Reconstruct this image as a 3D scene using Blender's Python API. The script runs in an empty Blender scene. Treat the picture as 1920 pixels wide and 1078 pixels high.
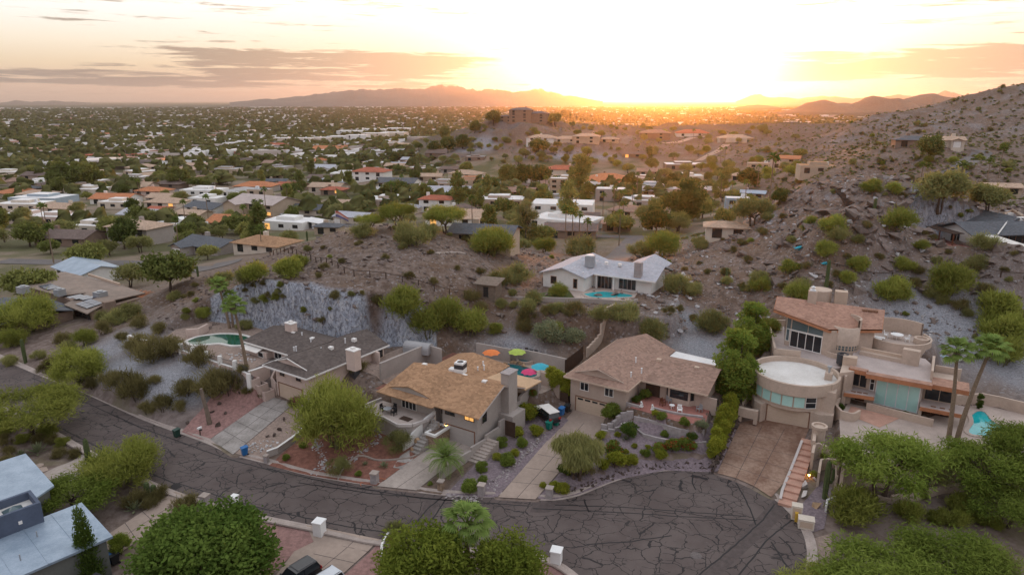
import bpy, math, random
import numpy as np
from mathutils import Vector
from mathutils.geometry import delaunay_2d_cdt
# ------------------------------------------------------------------ camera, sky, sun, exposure
SC = bpy.context.scene
COL = SC.collection
H = 42.0                                   # drone height over the street
PITCH = math.radians(15.25)
FP = 1280.0                                # focal length in pixels of a 1920 px wide frame
cam = bpy.data.cameras.new('camera')
cam.sensor_width = 36.0
cam.lens = 24.0
cam.clip_start = 0.5
cam.clip_end = 120000.0
cam_ob = bpy.data.objects.new('camera', cam)
COL.objects.link(cam_ob)
cam_ob.location = (0, 0, H)
cam_ob.rotation_euler = (math.pi / 2 - PITCH, 0, 0)
SC.camera = cam_ob
SUN_AZ = math.radians(12.1)                # to the right of the view axis
SUN_EL = math.radians(1.6)
SC.view_settings.view_transform = 'Standard'
SC.view_settings.look = 'None'
SC.view_settings.exposure = 0.55
SC.view_settings.gamma = 1.0
SC.view_settings.use_curve_mapping = False
SC.cycles.max_bounces = 6
SC.cycles.diffuse_bounces = 3
SC.cycles.glossy_bounces = 2
SC.cycles.transmission_bounces = 3
SC.cycles.transparent_max_bounces = 8
SC.cycles.volume_bounces = 0
SC.cycles.use_denoising = True
SC.cycles.sample_clamp_indirect = 6.0
sun = bpy.data.lights.new('sun', 'SUN')
sun.energy = 2.6
sun.angle = math.radians(0.6)
sun.color = (1.0, 0.31, 0.05)
sun_ob = bpy.data.objects.new('sun', sun)
COL.objects.link(sun_ob)
_sd = Vector((math.sin(SUN_AZ) * math.cos(SUN_EL), math.cos(SUN_AZ) * math.cos(SUN_EL), math.sin(SUN_EL)))
sun_ob.rotation_euler = (-_sd).to_track_quat('-Z', 'Y').to_euler()
world = bpy.data.worlds.new('World')
SC.world = world
world.use_nodes = True
class NT:
 """small helper to wire shader nodes"""
 def __init__(s, tree):
  s.t = tree
  s.n = tree.nodes
  s.l = tree.links
 def new(s, kind, **kw):
  n = s.n.new('ShaderNode' + kind)
  for k, v in kw.items():
   setattr(n, k, v)
  return n
 def put(s, sock, v):
  if isinstance(v, bpy.types.NodeSocket):
   s.l.new(v, sock)
  elif v is not None:
   if sock.type == 'RGBA' and len(v) == 3:
    v = (*v, 1)
   sock.default_value = v
 def math(s, op, a, b=None, c=None, clamp=False):
  n = s.new('Math', operation=op, use_clamp=clamp)
  s.put(n.inputs[0], a); s.put(n.inputs[1], b); s.put(n.inputs[2], c)
  return n.outputs[0]
 def mix(s, f, a, b, mode='MIX'):
  n = s.new('Mix', data_type='RGBA', blend_type=mode)
  s.put(n.inputs[0], f); s.put(n.inputs[6], a); s.put(n.inputs[7], b)
  return n.outputs[2]
 def ramp(s, f, stops, interp='LINEAR'):
  n = s.new('ValToRGB')
  n.color_ramp.interpolation = interp
  e = n.color_ramp.elements
  while len(e) < len(stops):
   e.new(0.5)
  for el, (p, c) in zip(e, stops):
   el.position = p
   el.color = (*c, 1) if isinstance(c, tuple) else (c, c, c, 1)
  s.put(n.inputs[0], f)
  return n.outputs[0]
 def noise(s, vec, scale, detail=4, rough=0.55, dist=0.0):
  n = s.new('TexNoise')
  s.put(n.inputs['Vector'], vec)
  n.inputs['Scale'].default_value = scale
  n.inputs['Detail'].default_value = detail
  n.inputs['Roughness'].default_value = rough
  n.inputs['Distortion'].default_value = dist
  return n.outputs[0]
 def vec(s, x, y, z):
  n = s.new('CombineXYZ')
  s.put(n.inputs[0], x); s.put(n.inputs[1], y); s.put(n.inputs[2], z)
  return n.outputs[0]
 def range(s, v, a, b, c=0.0, d=1.0, smooth=True):
  n = s.new('MapRange', interpolation_type='SMOOTHSTEP' if smooth else 'LINEAR')
  s.put(n.inputs[0], v)
  for i, q in enumerate((a, b, c, d)):
   n.inputs[1 + i].default_value = q
  return n.outputs[0]
def build_sky():
 W = NT(world.node_tree)
 out = W.n['World Output']
 bg1 = W.n['Background']
 sky = W.new('TexSky', sky_type='NISHITA', sun_disc=False)
 sky.sun_elevation = SUN_EL
 sky.sun_rotation = SUN_AZ
 sky.dust_density = 3.0
 W.l.new(sky.outputs[0], bg1.inputs[0])
 bg1.inputs[1].default_value = 0.05
 tc = W.new('TexCoord')
 sep = W.new('SeparateXYZ')
 W.l.new(tc.outputs['Generated'], sep.inputs[0])
 x, y, z = sep.outputs
 el = W.math('MULTIPLY', W.math('ARCSINE', z), 57.2958)            # degrees over the horizon
 az = W.math('MULTIPLY', W.math('ARCTAN2', x, y), 57.2958)
 daz = W.math('SUBTRACT', az, math.degrees(SUN_AZ))
 dazs = W.math('ABSOLUTE', daz)
 dot = W.new('VectorMath', operation='DOT_PRODUCT')
 W.l.new(tc.outputs['Generated'], dot.inputs[0])
 dot.inputs[1].default_value = _sd
 ang = W.math('MULTIPLY', W.math('ARCCOSINE', W.math('MINIMUM', dot.outputs['Value'], 1.0)), 57.2958)
 e01 = W.math('DIVIDE', W.math('MAXIMUM', el, 0.0), 90.0)
 base = W.ramp(e01, [(0.0, (0.46, 0.33, 0.29)), (0.013, (0.55, 0.40, 0.31)), (0.028, (0.63, 0.51, 0.37)), (0.045, (0.70, 0.63, 0.53)),
      (0.066, (0.75, 0.73, 0.71)), (0.09, (0.83, 0.83, 0.84)), (0.25, (0.90, 0.88, 0.86)), (0.5, (0.82, 0.84, 0.88)), (1.0, (0.70, 0.74, 0.84))])
 back = W.ramp(e01, [(0.0, (0.34, 0.32, 0.40)), (0.08, (0.52, 0.43, 0.47)), (0.2, (0.62, 0.58, 0.62)), (0.5, (0.66, 0.70, 0.80)), (1.0, (0.68, 0.73, 0.84))])
 col = W.mix(W.range(ang, 45.0, 130.0), base, back)
 g1 = W.math('EXPONENT', W.math('MULTIPLY', W.math('POWER', W.math('DIVIDE', ang, 12.5), 2.0), -1.0))
 g2 = W.math('EXPONENT', W.math('MULTIPLY', W.math('DIVIDE', ang, 4.5), -1.0))
 zz = W.math('ADD', W.math('MAXIMUM', z, 0.0), 0.03)
 cv = W.vec(W.math('DIVIDE', x, zz), W.math('DIVIDE', y, zz), 0.0)
 big = W.noise(W.vec(W.math('MULTIPLY', az, 0.10), W.math('MULTIPLY', el, 1.5), 3.7), 1.0, 5, 0.58, 0.5)
 fine = W.noise(W.vec(W.math('MULTIPLY', az, 0.28), W.math('MULTIPLY', el, 4.2), 9.1), 1.0, 6, 0.65, 0.6)
 lb = W.math('MULTIPLY', W.range(az, -30.0, -20.0), W.range(az, 1.0, -8.0))
 lel = W.math('MULTIPLY', W.range(el, 1.5, 2.3), W.range(el, 4.3, 3.3))
 rb = W.range(az, 15.0, 21.0)
 rel_ = W.math('MULTIPLY', W.range(el, 1.1, 2.0), W.range(el, 4.0, 3.1))
 bank = W.math('MAXIMUM', W.math('MULTIPLY', lb, lel), W.math('MULTIPLY', rb, rel_))
 low = W.math('MULTIPLY', W.math('MULTIPLY', W.range(el, 0.8, 1.3), W.range(el, 2.3, 1.7)), W.range(az, 4.0, -6.0))
 bank = W.math('MAXIMUM', bank, W.math('MULTIPLY', low, 0.9))
 wisps = W.math('MULTIPLY', W.range(el, 2.5, 3.5), W.range(el, 12.0, 6.0))
 dens = W.math('ADD', W.math('MULTIPLY', big, 0.62), W.math('MULTIPLY', fine, 0.54))
 dens = W.math('ADD', dens, W.math('MULTIPLY', bank, 0.22))
 dens = W.math('ADD', dens, W.math('MULTIPLY', wisps, 0.02))
 cl = W.range(dens, 0.64, 0.76)
 cl = W.math('MULTIPLY', cl, W.range(el, 0.2, 0.9))
 cl = W.math('MULTIPLY', cl, W.range(ang, 4.0, 12.0, 0.1, 0.95))
 ccol = W.mix(W.range(ang, 8.0, 40.0), (0.40, 0.34, 0.29), (0.20, 0.175, 0.17))
 ccol = W.mix(W.math('MULTIPLY', fine, 0.5), ccol, W.mix(0.5, ccol, (0.36, 0.29, 0.25)))
 edge = W.math('MULTIPLY', W.range(dens, 0.63, 0.68), W.range(dens, 0.76, 0.69))
 col = W.mix(1.0, col, W.mix(g1, (0, 0, 0), (0.75, 0.82, 0.98)), 'ADD')
 col = W.mix(W.math('MULTIPLY', edge, W.range(ang, 45.0, 10.0, 0.05, 0.5)), col, (1.25, 1.0, 0.72))
 col = W.mix(cl, col, ccol)
 col = W.mix(1.0, col, W.mix(g2, (0, 0, 0), (3.2, 2.4, 1.1)), 'ADD')
 low_ground = W.range(el, -0.5, 0.0)
 col = W.mix(low_ground, (0.12, 0.10, 0.09), col)
 bg2 = W.new('Background')
 W.l.new(col, bg2.inputs[0])
 bg2.inputs[1].default_value = 0.9
 add = W.new('AddShader')
 W.l.new(bg1.outputs[0], add.inputs[0])
 W.l.new(bg2.outputs[0], add.inputs[1])
 W.l.new(add.outputs[0], out.inputs[0])
build_sky()
world.cycles.sampling_method = 'MANUAL'
world.cycles.sample_map_resolution = 512
# ------------------------------------------------------------------ helpers
RNG = np.random.default_rng(7)
rnd = random.Random(11)
def ray(px, py):
 u = (px - 960.0) / FP
 v = (539.0 - py) / FP
 return (u, math.cos(PITCH) + v * math.sin(PITCH), -math.sin(PITCH) + v * math.cos(PITCH))
def U(px, py, z=0.0):
 """where the sight line through a photo pixel meets the level z"""
 d = ray(px, py)
 t = (z - H) / d[2]
 return (d[0] * t, d[1] * t)
def tag(o, label=None, cat=None, group=None, kind=None):
 if label: o['label'] = label
 if cat: o['category'] = cat
 if group: o['group'] = group
 if kind: o['kind'] = kind
 return o
def thing(name, label, cat, loc=(0, 0, 0), rz=0.0, group=None):
 o = bpy.data.objects.new(name, None)
 o.empty_display_size = 0.3
 o.location = loc
 o.rotation_euler = (0, 0, rz)
 COL.objects.link(o)
 return tag(o, label, cat, group)
def link(name, me, parent=None, loc=None, rot=None, scale=None):
 o = bpy.data.objects.new(name, me)
 COL.objects.link(o)
 if parent: o.parent = parent
 if loc is not None: o.location = loc
 if rot is not None: o.rotation_euler = rot
 if scale is not None: o.scale = scale if hasattr(scale, '__len__') else (scale,) * 3
 return o
def np_mesh(name, V, Fc, mat=None, smooth=False):
 """mesh from an (n,3) array and an (m,3|4) face array"""
 me = bpy.data.meshes.new(name)
 V = np.asarray(V, np.float32); Fc = np.asarray(Fc, np.int32)
 k = Fc.shape[1]
 me.vertices.add(len(V)); me.vertices.foreach_set('co', V.ravel())
 me.loops.add(Fc.size); me.loops.foreach_set('vertex_index', Fc.ravel())
 me.polygons.add(len(Fc)); me.polygons.foreach_set('loop_start', np.arange(0, Fc.size, k, dtype=np.int32))
 if smooth: me.polygons.foreach_set('use_smooth', np.ones(len(Fc), bool))
 me.update(calc_edges=True)
 if mat: me.materials.append(mat)
 return me
class MB:
 """collects faces and links them as one mesh object"""
 def __init__(s):
  s.v = []; s.f = []
 def add(s, vs, fs):
  b = len(s.v)
  s.v.extend([tuple(q) for q in vs]); s.f.extend([tuple(i + b for i in q) for q in fs])
  return s
 def poly(s, pts):
  return s.add(pts, [tuple(range(len(pts)))])
 def box(s, x0, x1, y0, y1, z0, z1):
  vs = [(x, y, z) for z in (z0, z1) for x, y in ((x0, y0), (x1, y0), (x1, y1), (x0, y1))]
  return s.add(vs, [(3, 2, 1, 0), (4, 5, 6, 7), (0, 1, 5, 4), (1, 2, 6, 5), (2, 3, 7, 6), (3, 0, 4, 7)])
 def rbox(s, cx, cy, z0, z1, sx, sy, rot=0.0):
  c, n = math.cos(rot), math.sin(rot)
  P = [(cx + a * sx / 2 * c - b * sy / 2 * n, cy + a * sx / 2 * n + b * sy / 2 * c) for a, b in ((-1, -1), (1, -1), (1, 1), (-1, 1))]
  return s.prism(P, z0, z1)
 def prism(s, P, z0, z1):
  n = len(P)
  if sum(P[i][0] * P[(i + 1) % n][1] - P[(i + 1) % n][0] * P[i][1] for i in range(n)) < 0:
   P = P[::-1]
  zl = z0 if hasattr(z0, '__len__') else [z0] * n
  zh = z1 if hasattr(z1, '__len__') else [z1] * n
  vs = [(p[0], p[1], zl[i]) for i, p in enumerate(P)] + [(p[0], p[1], zh[i]) for i, p in enumerate(P)]
  fs = [tuple(range(n))[::-1], tuple(range(n, 2 * n))] + [(i, (i + 1) % n, n + (i + 1) % n, n + i) for i in range(n)]
  return s.add(vs, fs)
 def slab(s, pts, t):
  """a roof plane: polygon with a thickness t downwards"""
  n = len(pts)
  a = sum(pts[i][0] * pts[(i + 1) % n][1] - pts[(i + 1) % n][0] * pts[i][1] for i in range(n))
  if a < 0: pts = pts[::-1]
  vs = [tuple(p) for p in pts] + [(p[0], p[1], p[2] - t) for p in pts]
  fs = [tuple(range(n)), tuple(range(n, 2 * n))[::-1]] + [(i, n + i, n + (i + 1) % n, (i + 1) % n) for i in range(n)]
  return s.add(vs, fs)
 def tube(s, pts, rad, n=6, cap=True):
  pts = [Vector(p) for p in pts]
  rad = rad if hasattr(rad, '__len__') else [rad] * len(pts)
  b = len(s.v)
  for i, p in enumerate(pts):
   d = (pts[min(i + 1, len(pts) - 1)] - pts[max(i - 1, 0)]).normalized()
   a = d.orthogonal().normalized() if abs(d.z) < 0.95 else Vector((1, 0, 0)).cross(d).normalized()
   c = d.cross(a)
   for k in range(n):
    w = 2 * math.pi * k / n
    s.v.append(tuple(p + (a * math.cos(w) + c * math.sin(w)) * rad[i]))
  for i in range(len(pts) - 1):
   for k in range(n):
    q = b + i * n
    s.f.append((q + k, q + (k + 1) % n, q + n + (k + 1) % n, q + n + k))
  if cap:
   s.f.append(tuple(b + k for k in range(n))[::-1])
   s.f.append(tuple(b + (len(pts) - 1) * n + k for k in range(n)))
  return s
 def lathe(s, cx, cy, prof, n=16, a0=0.0, a1=2 * math.pi, sx=1.0, sy=1.0):
  full = abs(a1 - a0 - 2 * math.pi) < 1e-6
  m = n if full else n + 1
  b = len(s.v)
  for r, z in prof:
   for k in range(m):
    w = a0 + (a1 - a0) * k / n
    s.v.append((cx + r * sx * math.cos(w), cy + r * sy * math.sin(w), z))
  for i in range(len(prof) - 1):
   for k in range(n):
    q = b + i * m; k2 = (k + 1) % m
    s.f.append((q + k, q + k2, q + m + k2, q + m + k))
  return s
 def build(s, name, mat, parent=None, dz=0.0, smooth=False, loc=None, rot=None):
  me = bpy.data.meshes.new(name)
  me.from_pydata([(x, y, z - dz) for x, y, z in s.v] if dz else s.v, [], s.f)
  if smooth: me.polygons.foreach_set('use_smooth', [True] * len(me.polygons))
  me.materials.append(mat)
  me.update()
  return link(name, me, parent, loc, rot)
# ------------------------------------------------------------------ materials
M = {}
def mat(name, col, rough=0.85, vary=0.12, scale=1.5, bump=0.0, bscale=12.0, spec=0.3, col2=None, metal=0.0, detail=5):
 """stained, grainy surface in object/world space"""
 m = bpy.data.materials.new(name)
 m.use_nodes = True
 N = NT(m.node_tree)
 b = N.n['Principled BSDF']
 g = N.new('NewGeometry')
 n1 = N.noise(g.outputs['Position'], scale, detail, 0.6)
 n2 = N.noise(g.outputs['Position'], scale * 9.0, 3, 0.6)
 f = N.math('ADD', N.math('MULTIPLY', n1, 0.65), N.math('MULTIPLY', n2, 0.35))
 f = N.range(f, 0.3, 0.7)
 lo = tuple(c * (1 - vary) for c in col)
 hi = col2 if col2 else tuple(min(1, c * (1 + vary)) for c in col)
 N.put(b.inputs['Base Color'], N.mix(f, lo, hi))
 b.inputs['Roughness'].default_value = rough
 b.inputs['Specular IOR Level'].default_value = spec
 b.inputs['Metallic'].default_value = metal
 if bump:
  bp = N.new('Bump')
  bp.inputs['Strength'].default_value = bump
  bp.inputs['Distance'].default_value = 0.05
  N.l.new(N.noise(g.outputs['Position'], bscale, 4, 0.65), bp.inputs['Height'])
  N.l.new(bp.outputs[0], b.inputs['Normal'])
 M[name] = m
 return m
def shingle(name, col, vary=0.35):
 """asphalt shingle roof: mottled tabs in courses"""
 m = bpy.data.materials.new(name); m.use_nodes = True
 N = NT(m.node_tree); b = N.n['Principled BSDF']
 tc = N.new('TexCoord'); g = N.new('NewGeometry')
 vo = N.new('TexVoronoi', feature='F1'); vo.inputs['Scale'].default_value = 1.0
 mp = N.new('Mapping'); mp.inputs['Scale'].default_value = (2.6, 2.6, 7.0)
 N.l.new(tc.outputs['Object'], mp.inputs[0]); N.l.new(mp.outputs[0], vo.inputs['Vector'])
 sp = N.new('SeparateColor'); N.l.new(vo.outputs['Color'], sp.inputs[0])
 big = N.noise(g.outputs['Position'], 0.35, 4, 0.6)
 f = N.math('ADD', N.math('MULTIPLY', sp.outputs[0], 0.55), N.math('MULTIPLY', big, 0.55))
 lo = tuple(c * (1 - vary) for c in col); hi = tuple(min(1, c * (1 + vary)) for c in col)
 N.put(b.inputs['Base Color'], N.mix(N.range(f, 0.15, 0.9, smooth=False), lo, hi))
 b.inputs['Roughness'].default_value = 0.95
 b.inputs['Specular IOR Level'].default_value = 0.15
 bp = N.new('Bump'); bp.inputs['Strength'].default_value = 0.5; bp.inputs['Distance'].default_value = 0.04
 N.l.new(sp.outputs[1], bp.inputs['Height']); N.l.new(bp.outputs[0], b.inputs['Normal'])
 M[name] = m
 return m
def leafmat(name, c1, c2, trans=0.35, c3=None):
 m = bpy.data.materials.new(name); m.use_nodes = True
 N = NT(m.node_tree)
 for n in list(N.n):
  if n.type == 'BSDF_PRINCIPLED': N.n.remove(n)
 g = N.new('NewGeometry'); oi = N.new('ObjectInfo')
 at = N.new('Attribute'); at.attribute_name = 'clump'
 f = N.math('ADD', N.math('MULTIPLY', g.outputs['Random Per Island'], 0.45), N.math('MULTIPLY', at.outputs['Fac'], 0.55))
 c = N.mix(f, c1, c2)
 if c3: c = N.mix(N.range(oi.outputs['Random'], 0.1, 1.0, 0.0, 0.75, smooth=False), c, c3)
 hs = N.new('HueSaturation'); N.l.new(c, hs.inputs['Color'])
 N.put(hs.inputs['Value'], N.range(oi.outputs['Random'], 0.0, 1.0, 0.78, 1.22, smooth=False))
 d = N.new('BsdfDiffuse'); t = N.new('BsdfTranslucent'); mx = N.new('MixShader')
 N.l.new(hs.outputs[0], d.inputs[0]); N.l.new(hs.outputs[0], t.inputs[0])
 mx.inputs[0].default_value = trans
 N.l.new(d.outputs[0], mx.inputs[1]); N.l.new(t.outputs[0], mx.inputs[2])
 N.l.new(mx.outputs[0], N.n['Material Output'].inputs[0])
 M[name] = m
 return m
def glass(name, col, rough=0.06):
 m = bpy.data.materials.new(name); m.use_nodes = True
 b = m.node_tree.nodes['Principled BSDF']
 b.inputs['Base Color'].default_value = (*col, 1)
 b.inputs['Roughness'].default_value = rough
 b.inputs['Specular IOR Level'].default_value = 0.6
 M[name] = m
 return m
def lampmat(name, col, power):
 m = bpy.data.materials.new(name); m.use_nodes = True
 b = m.node_tree.nodes['Principled BSDF']
 b.inputs['Base Color'].default_value = (*col, 1)
 b.inputs['Emission Color'].default_value = (*col, 1)
 b.inputs['Emission Strength'].default_value = power
 M[name] = m
 return m
def watermat(name, col, deep):
 m = bpy.data.materials.new(name); m.use_nodes = True
 N = NT(m.node_tree); b = N.n['Principled BSDF']
 g = N.new('NewGeometry')
 N.put(b.inputs['Base Color'], N.mix(N.range(N.noise(g.outputs['Position'], 0.5, 2), 0.35, 0.65), col, deep))
 b.inputs['Roughness'].default_value = 0.04
 b.inputs['Specular IOR Level'].default_value = 0.5
 bp = N.new('Bump'); bp.inputs['Strength'].default_value = 0.12; bp.inputs['Distance'].default_value = 0.03
 N.l.new(N.noise(g.outputs['Position'], 2.2, 2), bp.inputs['Height']); N.l.new(bp.outputs[0], b.inputs['Normal'])
 M[name] = m
 return m
# ------------------------------------------------------------------ the ground: one height sheet
CTRL = [  # (pixel x, pixel y, level) surveyed from the photograph
 (260, 775, .5), (330, 800, .5), (300, 720, 3.6), (420, 715, 3.6), (240, 700, 3.2), (160, 690, 2.0), (90, 690, .8), (30, 670, .3), (400, 775, 1.0), (460, 800, .8),
 (540, 800, .9), (620, 830, .8), (700, 850, .7), (760, 830, .9), (560, 770, 1.6), (470, 735, 2.4),
 (640, 870, .3), (870, 880, .4), (950, 820, .9), (1000, 790, 1.2), (920, 900, .3), (1060, 880, .5), (1150, 860, .8), (1250, 860, .9),
 (1180, 820, 1.6), (1250, 800, 2.3), (1310, 780, 3.0), (1340, 830, 1.5), (1220, 770, 3.2),
 (1410, 720, 2.6), (1380, 660, 4.6), (1400, 600, 6.5), (1300, 640, 4.6), (1200, 640, 5.4), (1130, 640, 4.6), (1070, 660, 3.9), (1040, 690, 3.6),
 (400, 660, 5.2), (330, 640, 5.2), (240, 615, 4.2), (820, 650, 4.8),
 (395, 560, 10.2), (430, 545, 11.8), (490, 545, 12.6), (560, 546, 13.0), (630, 563, 12.0), (700, 588, 10.2), (750, 608, 8.4), (805, 625, 6.6), (560, 530, 13.4), (470, 530, 12.2),
 (320, 570, 5.8), (280, 600, 4.2), (340, 535, 6.6), (230, 590, 2.6), (190, 620, 2.2),
 (740, 425, 16.4), (680, 430, 16.0), (800, 432, 15.8), (620, 445, 14.6), (560, 462, 12.8), (500, 490, 10.4), (440, 515, 8.0), (390, 520, 5.8), (330, 560, 4.6),
 (640, 500, 14.6), (740, 490, 15.0), (560, 510, 13.0), (480, 530, 11.2), (850, 475, 14.0), (900, 500, 12.2), (800, 530, 12.4), (700, 550, 13.0), (860, 560, 9.6), (930, 520, 10.2),
 (870, 610, 6.4), (960, 640, 5.0), (900, 650, 4.6), (1000, 600, 7.0), (1050, 585, 8.2), (1100, 610, 6.6), (1180, 600, 7.2), (950, 570, 8.6),
 (1130, 552, 8.5), (1050, 540, 8.6), (1210, 550, 8.5), (1000, 505, 8.6), (1260, 520, 9.2), (1100, 500, 7.0),
 (200, 570, .8), (100, 590, .8), (30, 610, .4), (-80, 640, .2), (280, 530, -.5), (150, 500, -2.0), (0, 520, -1.5), (-120, 540, -1.0), (380, 480, -2.2), (250, 440, -4.0), (50, 440, -4.0), (-100, 450, -4.0),
 (450, 440, -4.0), (560, 425, -4.2), (640, 400, -5.2), (750, 385, -4.5), (900, 420, -1.5), (980, 440, 0.), (870, 380, -4.0), (1050, 440, -.5), (1150, 480, 2.0), (1180, 455, .3), (1230, 440, -.5), (1300, 420, -.5),
 (1080, 400, -3.0), (1200, 400, -2.5), (1350, 400, -1.0), (1420, 380, 1.0), (1480, 360, 5.0), (1300, 360, -3.0), (1100, 360, -5.0), (950, 360, -6.0), (1350, 435, 2.5),
 (400, 350, -8.0), (150, 350, -8.0), (650, 350, -8.0), (-100, 350, -8.0), (800, 330, -8.0), (300, 310, -10.), (600, 310, -10.), (50, 310, -10.), (720, 300, -9.0), (690, 335, -3.0), (-150, 310, -10.),
 (1600, 346, 24.4), (1540, 356, 22.6), (1660, 350, 24.4), (1700, 362, 23.4), (1490, 390, 18.6), (1450, 420, 15.6), (1400, 455, 12.6), (1350, 480, 11.0), (1300, 500, 10.2),
 (1560, 430, 20.0), (1640, 430, 20.0), (1700, 440, 17.4), (1500, 470, 15.2), (1600, 490, 15.6), (1420, 510, 11.6), (1350, 540, 9.6), (1450, 560, 9.6), (1550, 540, 12.4), (1280, 570, 7.6),
 (1700, 490, 15.2), (1760, 470, 16.0), (1840, 490, 16.0), (1920, 500, 16.0), (2010, 500, 16.0), (1700, 540, 12.4), (1800, 545, 12.4), (1900, 550, 12.4), (1990, 550, 12.6), (1760, 400, 18.0), (1840, 395, 17.5),
 (1660, 600, 8.8), (1750, 600, 8.8), (1880, 600, 9.2), (1980, 620, 8.8), (1780, 650, 6.6), (1880, 690, 5.2), (1960, 700, 5.2), (1500, 600, 8.2), (1430, 640, 6.6),
 (1780, 372, 15.5), (1860, 350, 16.0), (1680, 330, 15.6), (1550, 325, 15.0), (1920, 370, 16.5), (1980, 350, 19.0), (1500, 330, 10.0), (1450, 330, 4.0), (1600, 310, 18.0), (1700, 310, 19.0), (1800, 310, 21.0),
 (1560, 720, 4.6), (1650, 760, 3.4), (1750, 770, 3.4), (1850, 790, 3.4), (1960, 800, 3.4), (1545, 860, 1.4), (1530, 930, .5), (1600, 935, .9), (1700, 950, .6), (1800, 960, .6), (1920, 980, .4),
 (1560, 1000, .1), (1650, 1060, -.3), (1800, 1060, -.3), (1950, 1060, -.5), (2050, 940, .6), (2100, 820, 3.0), (2150, 700, 6.0),
 (40, 860, -.2), (150, 900, -.3), (60, 960, -.8), (250, 950, -.3), (330, 1000, -.6), (200, 1050, -1.2), (460, 1040, -.5), (600, 1060, -.4), (750, 1070, -.4), (950, 1075, -.3), (-100, 800, -.2), (-150, 950, -.6),
 (1285, 312, -1.), (1425, 322, 1.5), (1468, 307, 6.), (1500, 290, 10.),
]
FARCTRL = [(930, 246, 612), (975, 244, 612), (1030, 243, 615), (900, 250, 625), (975, 229, 668), (930, 232, 668), (1030, 228, 672), (890, 248, 680), (1080, 236, 660), (975, 226, 640), (930, 229, 640), (1030, 224, 650), (880, 255, 600), (850, 285, 570), (815, 300, 590), (960, 262, 580), (1050, 240, 605), (1000, 275, 545), (1090, 264, 548), (1150, 262, 560), (930, 300, 525), (980, 290, 520), (1050, 292, 515), (1120, 290, 520),
           (1160, 300, 510), (980, 326, 468), (1040, 327, 462), (1100, 325, 465), (1180, 320, 475), (1200, 285, 530), (1230, 325, 460), (1280, 268, 600), (1380, 262, 600), (1225, 255, 640), (1300, 246, 660), (1330, 300, 500), (1400, 290, 480), (1420, 232, 720), (1480, 238, 640), (900, 236, 760), (1000, 232, 780), (1120, 236, 760), (1250, 240, 780),
           (1640, 280, 350), (1560, 290, 380), (1700, 300, 300), (1740, 269, 330), (1830, 275, 350), (1700, 225, 470), (1640, 217, 480), (1780, 199, 500), (1840, 177, 510), (1880, 168, 510), (1920, 160, 515),
           (1990, 150, 520), (1850, 240, 430), (1900, 290, 330), (1980, 300, 320), (1800, 292, 320), (1900, 220, 440), (2060, 250, 400), (1620, 238, 450), (1560, 262, 460), (2100, 330, 300), (1640, 228, 600), (1720, 226, 640), (1800, 212, 660), (1880, 200, 680), (1960, 190, 700), (1560, 258, 560)]
def build_control():
 pts = [(*U(a, b, z), z) for a, b, z in CTRL]
 for a, b, dist in FARCTRL:                       # big hill on the right, surveyed by distance
  d = ray(a, b); t = dist / math.hypot(d[0], d[1])
  pts.append((d[0] * t, d[1] * t, H + d[2] * t))
 for a in range(0, 360, 12):                      # a ring beyond the photograph
  t = math.radians(a)
  for R, zz in ((900, None), (1150, None)):
   x, y = R * math.sin(t), R * math.cos(t)
   z = -12.0
   if 22 < a <= 46: z = 5.0
   elif 46 < a <= 70: z = 60
   elif 70 < a < 110: z = 35
   pts.append((x, y, z))
 for x, y, z in ((-90, 40, -1), (-160, 80, 0), (-200, 0, -3), (0, 20, -2), (60, 20, -1), (100, 45, 1), (150, 60, 6), (0, -60, -3), (120, -50, 2), (-150, -120, -5), (200, -200, 2), (0, -300, -8),
     (220, 120, 14), (260, 200, 22), (300, 290, 30), (-300, 200, -7), (-350, 60, -6), (-420, 350, -9), (-250, 500, -11), (0, 620, -11), (-200, 700, -12), (-450, 600, -12),
     (480, 520, 62), (0, -600, -10), (400, -200, 15), (-500, -200, -9), (450, 120, 40), (-110, 560, -11), (-40, 470, -8)):
  pts.append((x, y, z))
 P = np.array(pts)
 keep = []
 for i in range(len(P)):                            # drop near-duplicates that would tear the sheet
  if all((P[i, 0] - P[j, 0]) ** 2 + (P[i, 1] - P[j, 1]) ** 2 > 2.2 ** 2 for j in keep): keep.append(i)
 return P[keep]
_CP = build_control()
def _phi(r2):
 return 0.5 * r2 * np.log(r2 + 1e-9)
def _fit(P, lam):
 X = P[:, :2] / 100.0
 n = len(X)
 K = _phi(((X[:, None] - X[None]) ** 2).sum(-1)) + lam * np.eye(n)
 Q = np.hstack([np.ones((n, 1)), X])
 A = np.zeros((n + 3, n + 3)); A[:n, :n] = K; A[:n, n:] = Q; A[n:, :n] = Q.T
 return X, np.linalg.solve(A, np.concatenate([P[:, 2], np.zeros(3)]))
_CX, _CW = _fit(_CP, 2e-5)
def tps(x, y):
 x = np.asarray(x, float).ravel() / 100.0; y = np.asarray(y, float).ravel() / 100.0
 out = np.empty_like(x)
 for i in range(0, len(x), 20000):
  a, b = x[i:i + 20000], y[i:i + 20000]
  r2 = (a[:, None] - _CX[:, 0]) ** 2 + (b[:, None] - _CX[:, 1]) ** 2
  out[i:i + 20000] = _phi(r2) @ _CW[:-3] + _CW[-3] + _CW[-2] * a + _CW[-1] * b
 return out
_T = RNG.random((256, 256))
def vnoise(x, y):
 xi = np.floor(x).astype(int); yi = np.floor(y).astype(int)
 fx = x - xi; fy = y - yi
 fx = fx * fx * (3 - 2 * fx); fy = fy * fy * (3 - 2 * fy)
 a = _T[xi & 255, yi & 255]; b = _T[(xi + 1) & 255, yi & 255]; c = _T[xi & 255, (yi + 1) & 255]; d = _T[(xi + 1) & 255, (yi + 1) & 255]
 return (a * (1 - fx) + b * fx) * (1 - fy) + (c * (1 - fx) + d * fx) * fy
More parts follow.
